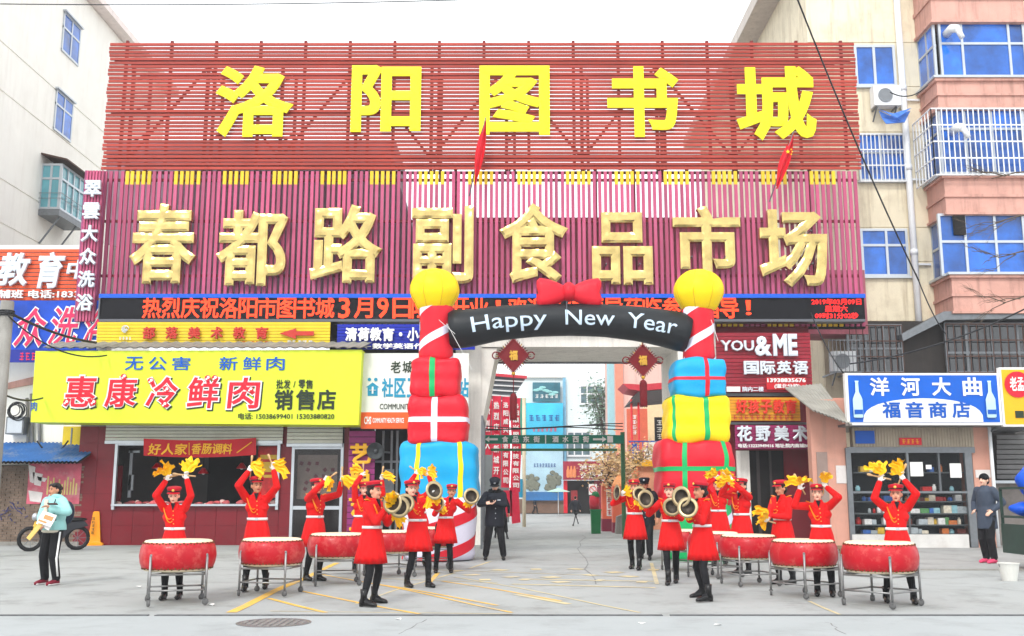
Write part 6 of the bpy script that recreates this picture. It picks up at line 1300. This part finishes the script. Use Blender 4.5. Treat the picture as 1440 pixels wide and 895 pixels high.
def person(label, px, py, top, yaw=0, rh=None, lh=None, kind='drummer', feet=None, head=(0, 0), lean=(0, 0), hx=None, seed=0, group=None, Y=None, z0=None, grip='fist', hints=None, skirt=.55):
    if feet: px, py = (feet[0][0] + feet[1][0]) / 2, (feet[0][1] + feet[1][1]) / 2
    g = ground(px, py) if Y is None else Vector((X(px, py, Y), Y, z0)); hatted = kind in ('drummer', 'cymbal', 'police')
    s = (Z(px, top, g.y) - g.z) / (1.665 if hatted else 1.62); t = thing('person', label, 'person', g, R(yaw), group); t.scale = (s, s, s); rot = Matrix.Rotation(-R(yaw), 3, 'Z'); rr = random.Random(seed)
    def loc(p): w_ = at(p[0], p[1], g.y - p[2]); return rot @ (w_ - g) / s
    if hx is not None:                                   # lean so that the head lands at pixel hx
        dx = rot @ Vector(((X(hx, top + 10, g.y) - g.x) / s, 0, 0)); lean = (lean[0] + dx.x, lean[1] + dx.y)
    def U(p):                                            # leaning upper body
        p = Vector(p); k = max(0, (p.z - .9) / .65); return Vector((p.x + lean[0] * k, p.y + lean[1] * k, p.z - .25 * (lean[0] ** 2 + lean[1] ** 2) * k))
    mb = MB(); caps = []; legm = 1
    # legs
    F = []
    for sd in (-1, 1):
        if feet: f = loc((feet[0 if sd < 0 else 1][0], feet[0 if sd < 0 else 1][1], 0)); fw = ground(*feet[0 if sd < 0 else 1]) if Y is None else None; f = rot @ (fw - g) / s if fw else f; f.z = 0
        else: f = Vector((.1 * sd, rr.uniform(-.06, .06), 0))
        F.append(f)
    if feet and F[0].x > F[1].x: F.reverse()
    mid = (F[0] + F[1]) / 2; hip = Vector((mid.x * .8, mid.y * .8, 0)); 
    for sd, f in zip((-1, 1), F):
        h = hip + Vector((.085 * sd, 0, .84)); an = f + Vector((0, .02, .09)); kn, an = ik(h, an, .395, .365, (0.02 * sd, -1, 0)); tw_ = (.086, .058, .058, .038) if kind in ('drummer', 'cymbal') else (.098, .078, .074, .066); cap(mb, caps, h, kn, tw_[0], tw_[1], legm); cap(mb, caps, kn, kn.lerp(an, .35), tw_[1] - .002, tw_[2], legm); cap(mb, caps, kn.lerp(an, .35), an + Vector((0, 0, .02)), tw_[2], tw_[3], legm); cap(mb, caps, an, f + Vector((.0, -.1, .04)), .034, .03, legm)
        # footwear
        b = MB(); toe = Vector((.03 * sd, -1, 0)).normalized(); st = toe.cross(Vector((0, 0, 1)))
        sc_ = 1.25 if kind in ('drummer', 'cymbal') else 1.15
        prof = [(.075, .045, .03, .055), (.05, .055, .036, .06), (0, .058, .038, .056), (-.06, .045, .04, .042), (-.12, .036, .044, .034), (-.165, .03, .036, .026), (-.185, .022, .018, .018)]
        vs = []
        for (yy, zc, wx, hz) in prof:
            for k in range(10): a = 2 * math.pi * k / 10; z_ = zc + hz * math.sin(a); vs.append(f + toe * (-yy) + st * (wx * math.cos(a)) + Vector((0, 0, max(.004, z_))))
        b.add(vs, [(i * 10 + k, (i + 1) * 10 + k, (i + 1) * 10 + (k + 1) % 10, i * 10 + (k + 1) % 10) for i in range(6) for k in range(10)] + [tuple(range(10)), tuple(range(69, 59, -1))], True)
        if kind in ('drummer', 'cymbal'): b.tube([an + Vector((0, 0, .12)), an + Vector((0, 0, .04)), f + Vector((0, .02, .05))], [.052, .046, .05], 10); b.cbox(f + Vector((0, .055, .015)), (.045, .04, .03))
        sm_ = {'girl': M('maroon canvas', (120, 24, 44), .7), 'walker': M('pink shoe', (226, 70, 110), .6)}.get(kind, m_boot); bo_ = obj('shoe' if kind not in ('drummer', 'cymbal') else 'boot', b, sm_, t, True)
        if kind == 'girl': b2 = MB(); b2.add([f + toe * (-yy) + st * (wx * 1.08 * math.cos(2 * math.pi * k / 10)) + Vector((0, 0, zz)) for zz in (.003, .03) for (yy, wx) in ((.06, .036),) for k in range(0)], []); b2.tube([f + toe * (-.06) + Vector((0, 0, .017)), f + toe * .17 + Vector((0, 0, .017))], [.04, .042], 10, sq=.36, up=tuple(st)); obj('sole', b2, m_wl, bo_, True)
    # torso
    hp = hip + Vector((0, 0, .86)); 
    def T(x, y, z): k = max(0, min(1, (1.05 - z) / .2)); p = U((x, y, z)); return p + Vector((hip.x * k, hip.y * k, 0)) if z < 1.05 else p
    sw = .17 if kind not in ('police', 'man') else .195
    tm = 2; cap(mb, caps, T(-.06, 0, .87), T(.06, 0, .87), .1, .1, legm); cap(mb, caps, T(0, 0, .9), T(0, 0, 1.2), .11, .12, tm); cap(mb, caps, T(-.07, 0, 1.2), T(.07, 0, 1.2), .105, .105, tm); cap(mb, caps, T(-sw + .05, 0, 1.32), T(sw - .05, 0, 1.32), .06, .06, tm)
    cap(mb, caps, U((0, .005, 1.33)), U((0, -.005, 1.43)), .052, .048, 3 if kind in ('drummer', 'cymbal', 'walker') else 0)
    # head
    hc = U((0, -.012, 1.51)); hq = Matrix.Rotation(R(head[0]), 3, 'Z') @ Matrix.Rotation(R(head[1]), 3, 'X'); hb = MB()
    def hp_(x, y, z): return hc + hq @ Vector((x, y, z))
    mb.ball(hp_(0, .005, .02), (.074, .092, .092), 14, 10, hq); mb.ball(hp_(0, -.022, -.035), (.058, .064, .075), 12, 8, hq); mb.ball(hp_(0, -.068, -.085), (.022, .018, .018), 8, 6, hq); cap(mb, [], hp_(0, -.083, .012), hp_(0, -.1, -.022), .008, .014, 0, 8)
    for sd in (-1, 1): mb.ball(hp_(.076 * sd, .008, -.008), (.012, .022, .03), 8, 6, hq); mb.ball(hp_(.034 * sd, -.066, -.03), (.022, .018, .02), 8, 6, hq)
    caps.append((tuple(hp_(0, 0, .03)), tuple(hp_(0, -.03, -.07)), .09, .06, 0))
    # arms
    H = []; E_ = []
    for sd, tg in ((-1, rh), (1, lh)):
        S = U((sw * sd, 0, 1.325)); 
        if tg is None: tgt = U((.27 * sd, -.04, .86))
        elif isinstance(tg, Vector): tgt = tg
        else: tgt = loc(tg)
        up = tgt.z > 1.5; hint = (sd * .8, -.75, -.3) if up else (sd * .55, .45, -.8)
        if hints and hints[0 if sd < 0 else 1]: hint = hints[0 if sd < 0 else 1]
        el, wr = ik(S, tgt, .27, .245, hint); H.append((wr, (wr - el).normalized())); E_.append((S, el, wr))
        cap(mb, caps, S, el, .046, .038, tm); cap(mb, caps, el, wr, .037, .027, tm)
        d = (wr - el).normalized(); 
        if up: d = (d + Vector((0, 0, .6))).normalized()
        hand(mb, caps, wr, d, (-sd, -.4, 0.2), 4 if kind in ('drummer', 'cymbal') else 0, grip)
    tops = {'drummer': m_dress, 'cymbal': m_dress, 'police': m_navy, 'girl': M('cream hoodie', (206, 200, 184), .8), 'walker': M('slate quilt', (62, 72, 88), .7, var=.1, bump=.5, bscale=14), 'man': M('charcoal jacket', (34, 38, 46), .8, var=.1), 'woman': M('charcoal jacket', (34, 38, 46))}[kind]
    link('body', remesh(mb, .0108, [(m_skinp, M('skin fair', (232, 184, 160), .55, var=.05, scale=20, spec=.3), M('skin tan', (196, 138, 108), .55, var=.05, scale=20, spec=.3))[seed % 3], m_legs, tops, M('black rollneck', (14, 14, 16), .8), m_glove], caps), t)
    # face
    for sd in (-1, 1):
        b = MB(); b.ball(hp_(.031 * sd, -.0815, .012), (.0125, .006, .0058), 8, 6, hq); obj('eye', b, m_eye, t, True); b = MB(); b.tube([hp_(.014 * sd, -.089, .03), hp_(.033 * sd, -.087, .036), hp_(.05 * sd, -.074, .031)], .0035, 5); obj('eyebrow', b, m_hair, t, True)
    b = MB(); b.ball(hp_(0, -.0855, -.052), (.021, .008, .0075), 10, 6, hq); obj('mouth', b, m_lip, t, True)
    # hair
    b = MB()
    if kind in ('drummer', 'cymbal', 'girl', 'woman'):
        b.ball(hp_(0, .022, .03), (.082, .092, .095), 14, 10, hq); b.ball(hp_(0, .06, -.03), (.068, .05, .06), 12, 8, hq)
        b.ball(hp_(0, .105, -.02) if kind != 'girl' else hp_(.0, .1, .03), .036, 10, 8)
        if kind in ('girl', 'woman'): b.ball(hp_(.03, -.03, .075), (.06, .05, .04), 10, 8, hq); b.ball(hp_(-.035, -.035, .072), (.05, .045, .035), 10, 8, hq)
    else: b.ball(hp_(0, .022, .035), (.079, .086, .085), 14, 10, hq); b.ball(hp_(0, .055, -.015), (.066, .045, .05), 12, 8, hq)
    if kind != 'walker': obj('hair', b, m_hair, t, True)
    # headgear
    if kind in ('drummer', 'cymbal'):
        b = MB(); q = hq @ Matrix.Rotation(R(-7), 3, 'X'); o_ = hp_(0, .008, .058); b.lathe([(.093, 0), (.096, .025), (.107, .05), (.108, .062), (.096, .077), (.05, .086), (.001, .088)], o_, 20, q, sy=1.12); hat = obj('cap', b, m_hat, t, True)
        b = MB(); b.lathe([(.095, .0), (.0965, .002), (.0985, .026), (.0975, .028)], o_ + q @ Vector((0, 0, .0)), 20, q, sy=1.13, cap=False); obj('band', b, m_band, hat, True)
        b = MB(); vs = []
        for r_, z in ((.094, .006), (.128, -.012), (.13, -.016), (.094, 0.0)):
            for k in range(9): a = R(-90 - 58 + 116 * k / 8); vs.append(o_ + q @ Vector((r_ * math.cos(a) * (1 if r_ < .1 else .9), r_ * math.sin(a) * 1.14, z)))
        b.add(vs, [(j * 9 + i, j * 9 + i + 1, ((j + 1) % 4) * 9 + i + 1, ((j + 1) % 4) * 9 + i) for j in range(4) for i in range(8)]); obj('visor', b, m_hat, hat, True)
        b = MB(); b.ball(o_ + q @ Vector((0, -.118, .036)), (.022, .01, .02), 8, 6, q); obj('badge', b, m_badge, hat, True)
    elif kind == 'police':
        b = MB(); o_ = hp_(0, .01, .05); b.lathe([(.094, 0), (.097, .03), (.113, .07), (.112, .09), (.09, .108), (.001, .112)], o_, 20, hq, sy=1.15); hat = obj('cap', b, m_navy, t, True)
        b = MB(); vs = []
        for r_, z in ((.094, .008), (.135, -.02), (.135, -.025), (.094, 0.0)):
            for k in range(9): a = R(-90 - 55 + 110 * k / 8); vs.append(o_ + hq @ Vector((r_ * math.cos(a) * .95, r_ * math.sin(a) * 1.12, z)))
        b.add(vs, [(j * 9 + i, j * 9 + i + 1, ((j + 1) % 4) * 9 + i + 1, ((j + 1) % 4) * 9 + i) for j in range(4) for i in range(8)]); obj('visor', b, m_boot, hat, True)
        b = MB(); b.ball(o_ + hq @ Vector((0, -.122, .055)), (.022, .01, .022), 8, 6, hq); obj('badge', b, m_alu, hat, True)
    elif kind == 'walker':
        b = MB(); b.ball(hp_(0, .012, .04), (.088, .1, .088), 14, 10, hq); b.ball(hp_(0, .05, -.02), (.075, .055, .07), 12, 8, hq); obj('knit_hat', b, M('black knit', (18, 18, 22), .95, bump=.5, bscale=120), t, True)
    # coat
    cb_ = MB(); spec = {'drummer': (.133, .11, .15, .012), 'cymbal': (.133, .11, .15, .012), 'police': (.185, .155, .2, .03), 'girl': (.19, .165, .19, .04), 'walker': (.165, .15, .17, .025), 'man': (.16, .13, .18, .02), 'woman': (.15, .13, .16, .02)}[kind]; w0, d0_, w1, puff = spec
    zb_ = {'drummer': .98, 'cymbal': .98, 'police': .68, 'girl': .87, 'walker': .62, 'man': .82, 'woman': .82}[kind]
    rings = [(zb_, w0 * (1.12 if zb_ < .9 else 1.04), d0_ * (1.1 if zb_ < .9 else 1.05)), ((zb_ + 1.02) / 2, w0 * (1.1 if zb_ < .9 else 1), d0_ * (1.08 if zb_ < .9 else 1)), (1.02, w0, d0_), (1.12, w0 * 1.08, d0_ * 1.08), (1.22, w1 * .98, d0_ * 1.1), (1.3, w1, d0_ * 1.05), (1.345, w1 * .85, d0_ * .85), (1.385, w1 * .48, d0_ * .66), (1.41, w1 * .36, d0_ * .55)]
    n = 24; vs = []
    for z, a_, b__ in rings:
        for k in range(n): th = 2 * math.pi * k / n; qd = 1 + puff * (.5 if 'police' != kind else .3) * math.sin(z * 60); vs.append(T(a_ * math.cos(th) * qd, b__ * math.sin(th) * qd + .004, z))
    m = len(rings); cb_.add(vs, [(i * n + k, i * n + (k + 1) % n, (i + 1) * n + (k + 1) % n, (i + 1) * n + k) for i in range(m - 1) for k in range(n)] + [tuple(range(n - 1, -1, -1)), tuple((m - 1) * n + k for k in range(n))])
    dm = []
    for S, el, wr in E_:
        r1 = .056 + puff * .8; r2 = .046 + puff * .7; r3 = .038 + puff * .45
        cap(cb_, dm, S + (U((0, 0, 1.3)) - S) * .12, el, r1, r2, 0, 12); cap(cb_, dm, el, wr.lerp(el, .06), r2, r3, 0, 12)
        if puff > .03:
            for k in range(3): c0 = el.lerp(wr, .2 + .28 * k); cap(cb_, dm, c0, c0 + (wr - el).normalized() * .03, r2 * 1.1, r2 * 1.08, 0, 12)
    coatm = {'drummer': m_dress, 'cymbal': m_dress, 'police': m_navy, 'girl': M('pale teal puffer', (150, 206, 204), .5, var=.06, scale=5, bump=.5, bscale=16), 'walker': tops, 'man': tops, 'woman': tops}[kind]
    coat = link('coat', remesh(cb_, .013, [coatm], None, 2), t)
    fy = lambda z: -(d0_ * 1.1) - .012
    if kind in ('drummer', 'cymbal'):
        b = MB(); n = 96; vs = []; rg = [(1.03, .134, .112, 0), (1.0, .142, .122, .002), (.9, .17, .15, .005), (.78, .188, .17, .008), (.66, .21, .2, .011), (skirt, .226, .222, .014), (skirt + .004, .216, .212, .014), (.7, .17, .155, .01)]
        sway = rr.uniform(-.02, .02)
        for z, a_, b__, am in rg:
            for k in range(n): th = 2 * math.pi * k / n; w_ = 1 + am * 3.2 * math.cos(th * 13 + seed) + am * 1.2 * math.sin(th * 5 + seed * 2); k_ = (1.03 - z) / .5; vs.append(T(0, 0, 1.03) + Vector((a_ * w_ * math.cos(th) + sway * k_ + (mid.x - lean[0] * .2) * k_ * .6, b__ * w_ * math.sin(th) + (mid.y) * k_ * .6, z - 1.03)))
        b.add(vs, [(i * n + k, (i + 1) * n + k, (i + 1) * n + (k + 1) % n, i * n + (k + 1) % n) for i in range(7) for k in range(n)], True); obj('skirt', b, m_dress, t, True)
        b = MB(); vs = []
        for z, o2 in ((1.01, .005), (1.009, .012), (1.045, .012), (1.047, .002)):
            for k in range(32): th = 2 * math.pi * k / 32; vs.append(T((.141 + o2) * math.cos(th), (.12 + o2) * math.sin(th), z))
        b.add(vs, [(i * 32 + k, i * 32 + (k + 1) % 32, (i + 1) * 32 + (k + 1) % 32, (i + 1) * 32 + k) for i in range(3) for k in range(32)], True); b2 = obj('belt', b, m_beltw, t, True)
        b = MB(); b.cbox(T(0, -.136, 1.028), (.05, .01, .04)); obj('buckle', b, m_alu, b2, True)
        for k, (dp, ex) in enumerate(((.13, 0), (.18, .02))):
            b = MB(); b.tube([U((-.135 + (.16 + ex) * (i / 12), -.1 - .045 * math.sin(math.pi * min(1, i / 9)), 1.335 - dp * math.sin(math.pi * i / 12) - .07 * i / 12)) for i in range(13)], .0075, 5); obj('gold_braid', b, m_braid, t, True)
        for sd in (-1, 1): b = MB(); b.cbox(U((sd * .15, 0, 1.39)), (.07, .06, .012), Matrix.Rotation(-sd * .35, 3, 'Y')); obj('epaulette', b, m_braid, t, True)
        for k in range(4): b = MB(); b.ball(U((.012, -.121 - .012 * (k > 0), 1.1 + k * .062)), .009, 6, 5); obj('button', b, m_badge, t, True)
        b = MB(); b.lathe([(.06, 0), (.066, .02), (.058, .045)], U((0, .0, 1.375)), 14, sy=1.05, cap=False); b.slab([U((-.06, -.075, 1.4)), U((-.01, -.122, 1.28)), U((-.075, -.112, 1.33))], (0, .01, 0)); b.slab([U((.06, -.075, 1.4)), U((.075, -.112, 1.33)), U((.01, -.122, 1.28))], (0, .01, 0)); obj('collar', b, m_dress, t, True); b = MB(); b.slab([U((-.034, -.085, 1.405)), U((0, -.126, 1.3)), U((.034, -.085, 1.405))], (0, .02, 0)); obj('rollneck_front', b, m_legs, t, True)
    elif kind == 'police':
        b = MB(); b.tube([U((.1 * math.cos(k * .42 + 1.57), .03 + -.095 * math.sin(k * .42 + 1.57) * 1.1, 1.4 - .02 * math.cos(k * .42))) for k in range(16)], .045, 8); obj('fur_collar', b, m_fur, t, True)
        for k in range(4): b = MB(); b.ball(T(.02, -.19, .85 + k * .1), .011, 6, 5); obj('button', b, m_alu, t, True)
        b = MB(); b.cbox(U((.09, -.2, 1.22)), (.07, .01, .02)); obj('chest_badge', b, m_alu, t, True)
    elif kind == 'girl':
        b = MB(); b.tube([U((.09 * math.cos(k * .42 + 1.57), .03 + -.08 * math.sin(k * .42 + 1.57), 1.395 + .02 * math.sin(k * .42 + 1.57))) for k in range(16)], .04, 8); obj('hood', b, coatm, t, True)
        b = MB(); b.slab([U((-.035, -.19, 1.36)), T(-.03, -.205, .9), T(.04, -.205, .9), U((.035, -.19, 1.36))], (0, .02, 0)); b.tube([T(.14 * math.cos(k * .4), -.12 * math.sin(k * .4) - .02, .86) for k in range(9)], .035, 6); obj('hoodie_front', b, tops, t, True)
        b = MB(); b.tube([U((.13, -.12, 1.36)), U((.15, -.2, 1.22)), U((.17, -.13, 1.02))], .016, 6, sq=.4); obj('backpack_strap', b, M('strap navy', (30, 40, 60), .7), t, True)
        b = MB(); b.ball(U((.02, .24, 1.14)), (.15, .1, .2), 12, 10); obj('backpack', b, M('strap navy', (30, 40, 60)), t, True)
        b = MB(); f = F[1]; h = hip + Vector((.165, -.03, .84)); b.tube([h, h.lerp(f, .5) + Vector((.035, -.06, 0)), f + Vector((.062, -.02, .14))], [.03, .026, .02], 6, sq=.5); obj('trouser_stripe', b, m_wl, t, True)
    return t, H, s, g, rot, loc
def wpos(t, s, yaw, p): return t.location + Matrix.Rotation(R(yaw), 3, 'Z') @ (Vector(p) * s)
def stick(pr, yaw, which, dirv, who, side, tip=.17, size=.3, seed=0, sv=None):
    t, H, s, g, rot, loc = pr; W_, d = H[which]; hw = wpos(t, s, yaw, W_ + d * .07); dv = Vector(dirv).normalized(); o_ = MB(); o_.tube([-dv * .14, Vector((0, 0, 0)), dv * tip * .7, dv * tip, dv * (tip + .03)], [.011, .012, .012, .02, .014], 8)
    st = obj('drumstick', o_, m_wood); st.location = hw; tag(st, 'drumstick with yellow silk, %s hand of the %s' % (side, who), 'drumstick', 'drumsticks with yellow silk')
    silk(st, Vector((0, -.04, .035)), sv or (dv + Vector((0, -.3, 0))), size, seed); return st
def cymbal(pos, normal, who, side, sv=(0, -.2, -1), size=.2, seed=0, r=.15):
    pos = Vector(pos) - Vector((0, .07, 0)); n = Vector(normal).normalized(); q = n.to_track_quat('Z', 'Y').to_matrix(); mb = MB(); k = r / .15
    mb.lathe([(.001, -.072 * k), (.035 * k, -.068 * k), (.07 * k, -.052 * k), (.095 * k, -.02 * k), (.103 * k, -.004), (.12 * k, .001), (.15 * k, .004), (.152 * k, .007), (.12 * k, .005), (.105 * k, .001)], (0, 0, 0), 28, q, cap=False)
    c = obj('cymbal', mb, m_brass); c.location = pos; tag(c, 'bronze cymbal in the %s hand of the %s' % (side, who), 'cymbal', 'bronze hand cymbals')
    mb = MB(); mb.lathe([(.106 * k, .0015), (.095 * k, -.016 * k), (.07 * k, -.046 * k), (.035 * k, -.062 * k), (.001, -.065 * k)], (0, 0, 0), 24, q, cap=False); obj('inner_bowl', mb, m_brassd, c, True)
    if size: silk(c, -n * .15 + Vector((0, 0, -.03)), sv, size, seed, 3)
    return c
GL = 'drummers in red uniforms'; GC_ = 'cymbal players in red uniforms'
def drummer(who, label, a, rd, ld, seed, size=.3, tips=(.17, .17), svs=(None, None), **k):
    pr = person(label, *a, seed=seed, group=GL, **k); yw = k.get('yaw', 0)
    if rd: stick(pr, yw, 0, rd, who, 'right', tips[0], size, seed * 3 + 1, svs[0])
    if ld: stick(pr, yw, 1, ld, who, 'left', tips[1], size, seed * 3 + 2, svs[1])
drummer('leftmost drummer', 'leftmost drummer in red, head bowed, both arms raised behind the frontmost left drum', (241, 843, 683), (-.9, 0, -.2), (-.9, -.1, .1), 1, yaw=5, rh=(233, 677, .15), lh=(263, 675, .15), hx=245, head=(5, 14), svs=((-.3, 0, 1), (.2, 0, 1)), tips=(.04, .16))
drummer('second drummer from the left', 'second drummer from the left, head turned right, arms raised by the shop window', (356, 830, 669), (.05, 0, 1), (-.4, 0, .9), 2, yaw=8, rh=(349, 664, .12), lh=(385, 662, .12), hx=361, feet=((344, 832), (373, 828)), head=(25, 0), svs=((.9, -.2, -.1), (1, -.2, .1)))
drummer('drummer in front of the shop door', 'third drummer from the left, turned right in front of the glazed shop door', (444, 817, 672), (.7, 0, .5), (0, 0, 1), 3, yaw=42, rh=(456, 678, .2), lh=(480, 678, .1), hx=445, feet=((431, 817), (449, 817)), svs=((.4, -.3, -.7), (.6, -.3, -.6)), size=.26)
drummer('drummer behind the foremost left cymbal player', 'drummer mostly hidden behind the foremost left cymbal player, one arm raised', (506, 806, 677), (0, 0, 1), (.15, 0, 1), 4, yaw=20, rh=(508, 670, 0), lh=(537, 676, .1), hx=512, svs=((-.5, 0, .4), (1, -.2, -.2)), size=.26)
drummer('drummer before the cyan gift box', 'drummer before the cyan inflatable box, hidden below the raised arms', (590, 797, 674), (-.7, 0, .5), (.8, 0, -.3), 5, yaw=10, rh=(584, 668, .1), lh=(603, 670, .1), hx=583, svs=((.8, -.2, .1), (1, -.2, -.1)), size=.26)
drummer('rightmost drummer', 'rightmost drummer in red, arms raised behind the nearest right drum by the corner shop', (1267, 849, 680), (-.9, 0, .2), (.4, 0, .9), 6, yaw=-14, rh=(1237, 678, .12), lh=(1272, 676, .12), hx=1260, feet=((1247, 847), (1286, 850)), head=(-12, 3), svs=((-.2, 0, 1), (-.9, -.2, .5)))
drummer('drummer second from the right', 'drummer second from the right, arms spread upward in front of the pink shop wall', (1160, 837, 680), (-.4, 0, .8), (.1, 0, 1), 7, yaw=-18, rh=(1124, 690, .12), lh=(1163, 686, .12), hx=1149, feet=((1150, 838), (1171, 839)), svs=((-.7, -.2, .8), (.1, -.1, 1)))
drummer('stooping drummer', 'stooping drummer in red facing left, holding yellow silk low over the third right drum', (1104, 822, 674), (-.9, 0, .3), (-.8, -.2, .2), 8, yaw=-52, rh=(1080, 730, .25), lh=(1087, 726, .15), hx=1098, head=(-8, 10), svs=((-1, -.1, .4), (-1, 0, .1)), tips=(.1, .05), size=.28)
drummer('drummer behind the third right drum', 'drummer facing left behind the third right drum, silk held at head height', (1046, 808, 672), (-.9, 0, .4), (-.7, 0, .7), 9, yaw=-45, rh=(1024, 682, .15), lh=(1030, 678, .1), hx=1043, svs=((-.9, -.2, .2), (-.9, -.2, -.2)))
drummer('rearmost right drummer', 'rearmost right drummer between the red gift box and the other drummers', (1013, 796, 671), (-.8, 0, .6), (.3, 0, .9), 10, yaw=-15, rh=(1004, 674, .1), lh=(1022, 680, .1), svs=((-1, -.2, .5), (.3, -.2, .4)))
def player(who, label, a, cy, seed, **k):
    pr = person(label, *a, kind='cymbal', seed=seed, group=GC_, **k); t, H, s, g, rot, loc = pr; Yb = g.y
    for i, (px, py, dy, nrm, sz, sv) in enumerate(cy): cymbal(at(px, py, Yb - dy), nrm, who, ('right', 'left')[i], sv, sz, seed * 5 + i)
player('foremost left cymbal player', 'foremost left cymbal player, facing right with yellow silk before her face', (519, 852, 675), ((553, 707, .3, (-.5, -1, .12), .3, (-.9, -.4, .15)), (562, 713, .12, (.35, -1, .1), .2, (0, -.2, -1))), 21, yaw=64, rh=(545, 714, .18), lh=(556, 720, .0), feet=((513, 854), (528, 848)), hx=526, hints=((-.3, .2, -1), (.3, .2, -1)))
player('middle left cymbal player', 'middle left cymbal player with legs apart, a cymbal in front of her chest', (587, 826, 674), ((570, 708, .38, (.25, -1, .1), 0, None), (611, 690, .25, (.6, -1, .2), .24, (.2, -.3, -1))), 22, yaw=30, rh=(573, 714, .28), lh=(609, 697, .15), feet=((573, 826), (603, 826)), hx=577, hints=((-.6, -.2, -1), None))
player('rear left cymbal player', 'rear left cymbal player standing squarely in front of the striped inflatable base', (624, 806, 680), ((617, 708, .38, (-.85, -1, .1), .2, (-.6, -.3, -.6)), (663, 698, .2, (.25, -1, .1), .2, (-.3, -.3, -1))), 23, yaw=4, rh=(620, 712, .25), lh=(659, 705, .1), feet=((613, 806), (634, 806)), hx=636, hints=(None, (1, .1, -.8)))
player('rear right cymbal player', 'rear right cymbal player with arms held out beside the second policeman', (893, 800, 674), ((867, 693, .1, (-1, -.35, .1), .22, (.7, -.3, .6)), (899, 695, .36, (.3, -1, .15), .16, (.4, -.3, -1))), 24, yaw=-16, rh=(872, 697, .1), lh=(897, 701, .26), feet=((889, 800), (899, 802)), hints=((-1, .1, -.7), None))
player('middle right cymbal player', 'middle right cymbal player, right arm stretched far left, the other cymbal at her chest', (945, 821, 678), ((907, 702, .25, (.45, -1, .1), .12, (-.3, -.3, -1)), (944, 713, .36, (-.35, -1, -.1), .14, (-.3, -.3, -1))), 25, yaw=-14, rh=(913, 706, .12), lh=(944, 719, .22), feet=((940, 823), (951, 820)), hx=941, hints=((-.5, .2, -1), None))
player('foremost right cymbal player', 'foremost right cymbal player in profile facing left, two cymbals held before her', (990, 844, 676), ((957, 699, .22, (-.75, -1, .1), 0, None), (966, 714, .3, (-.4, -1, .25), .12, (.2, -.3, -1))), 26, yaw=-68, rh=(964, 712, .1), lh=(970, 717, .26), feet=((986, 840), (995, 847)), hx=985, hints=((-.2, .2, -1), (.2, .2, -1)))
# policemen, onlookers, passers-by
pr = person('policeman in a dark padded coat looking down at his phone in the gateway', 695, 788, 673, kind='police', rh=(689, 708, .3), lh=(694, 708, .3), head=(0, 22), feet=((683, 788), (708, 788)), seed=31, grip='relax', hints=((-1, .1, -.5), (1, .1, -.5)))
g = pr[3]; mb = MB(); mb.cbox((0, 0, 0), (.075, .14, .012), Matrix.Rotation(R(-35), 3, 'X')); o = obj('mobile_phone', mb, m_black); o.location = at(691, 705, g.y - .38); tag(o, 'dark mobile phone in the hands of the policeman left of the gate', 'phone')
person('second policeman standing behind the rear right cymbal player', 910, 787, 672, kind='police', rh=None, lh=None, yaw=-12, feet=((903, 786), (914, 788)), seed=32, grip='relax')
person('person in dark clothes hidden behind the policeman who reads his phone', 704, 758, 690, kind='woman', yaw=10, seed=33, grip='relax', feet=((696, 757), (713, 758)))
person('man in a dark jacket walking away up the market street', 809, 740, 698, kind='man', yaw=172, seed=34, grip='relax', feet=((806, 740), (813, 737)))
person('man in dark blue standing in front of the liquor shop', 831, 723, 696, kind='man', yaw=-6, seed=35, grip='relax')
person('distant woman in grey walking past the landscape banner', 752, 723, 699, kind='woman', yaw=70, seed=36, grip='relax', feet=((749, 723), (756, 723)))
lo = 16.0
for k in range(400):
    if Z(1393, 792, lo) <= .118: break
    lo += .03
person('walker in a grey quilted coat, black knit hat and pink shoes by the tricycle', 1393, 792, 667, kind='walker', yaw=-58, rh=Vector((-.19, -.1, .96)), lh=Vector((.19, -.1, .96)), Y=lo, z0=.118, seed=37, grip='relax')
pr = person('girl in a pale teal puffer jacket holding leaflets and a phone by the moped', 69, 823, 680, kind='girl', yaw=-20, rh=(60, 738, .25), lh=(73, 714, .3), head=(-16, 0), feet=((61, 822), (77, 823)), hx=78, seed=38, grip='relax', hints=((-1, .3, -.5), (1, .2, -.6)))
g = pr[3]; mb = MB(); mb.cbox((0, 0, 0), (.15, .07, .012), Matrix.Rotation(R(-20), 3, 'X')); o = obj('mobile_phone', mb, M('phone dark red', (70, 26, 30), .4)); o.location = at(74, 709, g.y - .4); tag(o, 'dark red mobile phone held up by the girl in the teal jacket', 'phone')
t = thing('leaflet_bundle', 'bundle of printed leaflets in the right hand of the girl in the teal jacket', 'leaflets', at(66, 730, g.y - .36)); c = t.location; q = Matrix.Rotation(R(18), 3, 'Y') @ Matrix.Rotation(R(-18), 3, 'X'); mb = MB(); mb.cbox(c, (.24, .02, .2), q); mb.cbox(c + Vector((-.03, .03, -.04)), (.24, .015, .2), Matrix.Rotation(R(28), 3, 'Y')); obj('paper', mb, m_wl, t)
mb = MB(); mb.cbox(c + q @ Vector((.02, -.014, .02)), (.15, .006, .07), q); mb.cbox(c + q @ Vector((-.04, -.014, -.06)), (.14, .006, .03), q); obj('print', mb, M('orange print', (226, 140, 90)), t)
mb = MB(); mb.cbox(c + Vector((-.16, .02, -.16)), (.07, .03, .4), Matrix.Rotation(R(38), 3, 'Y')); obj('rolled_paper', mb, M('kraft yellow', (226, 190, 110), .7), t)
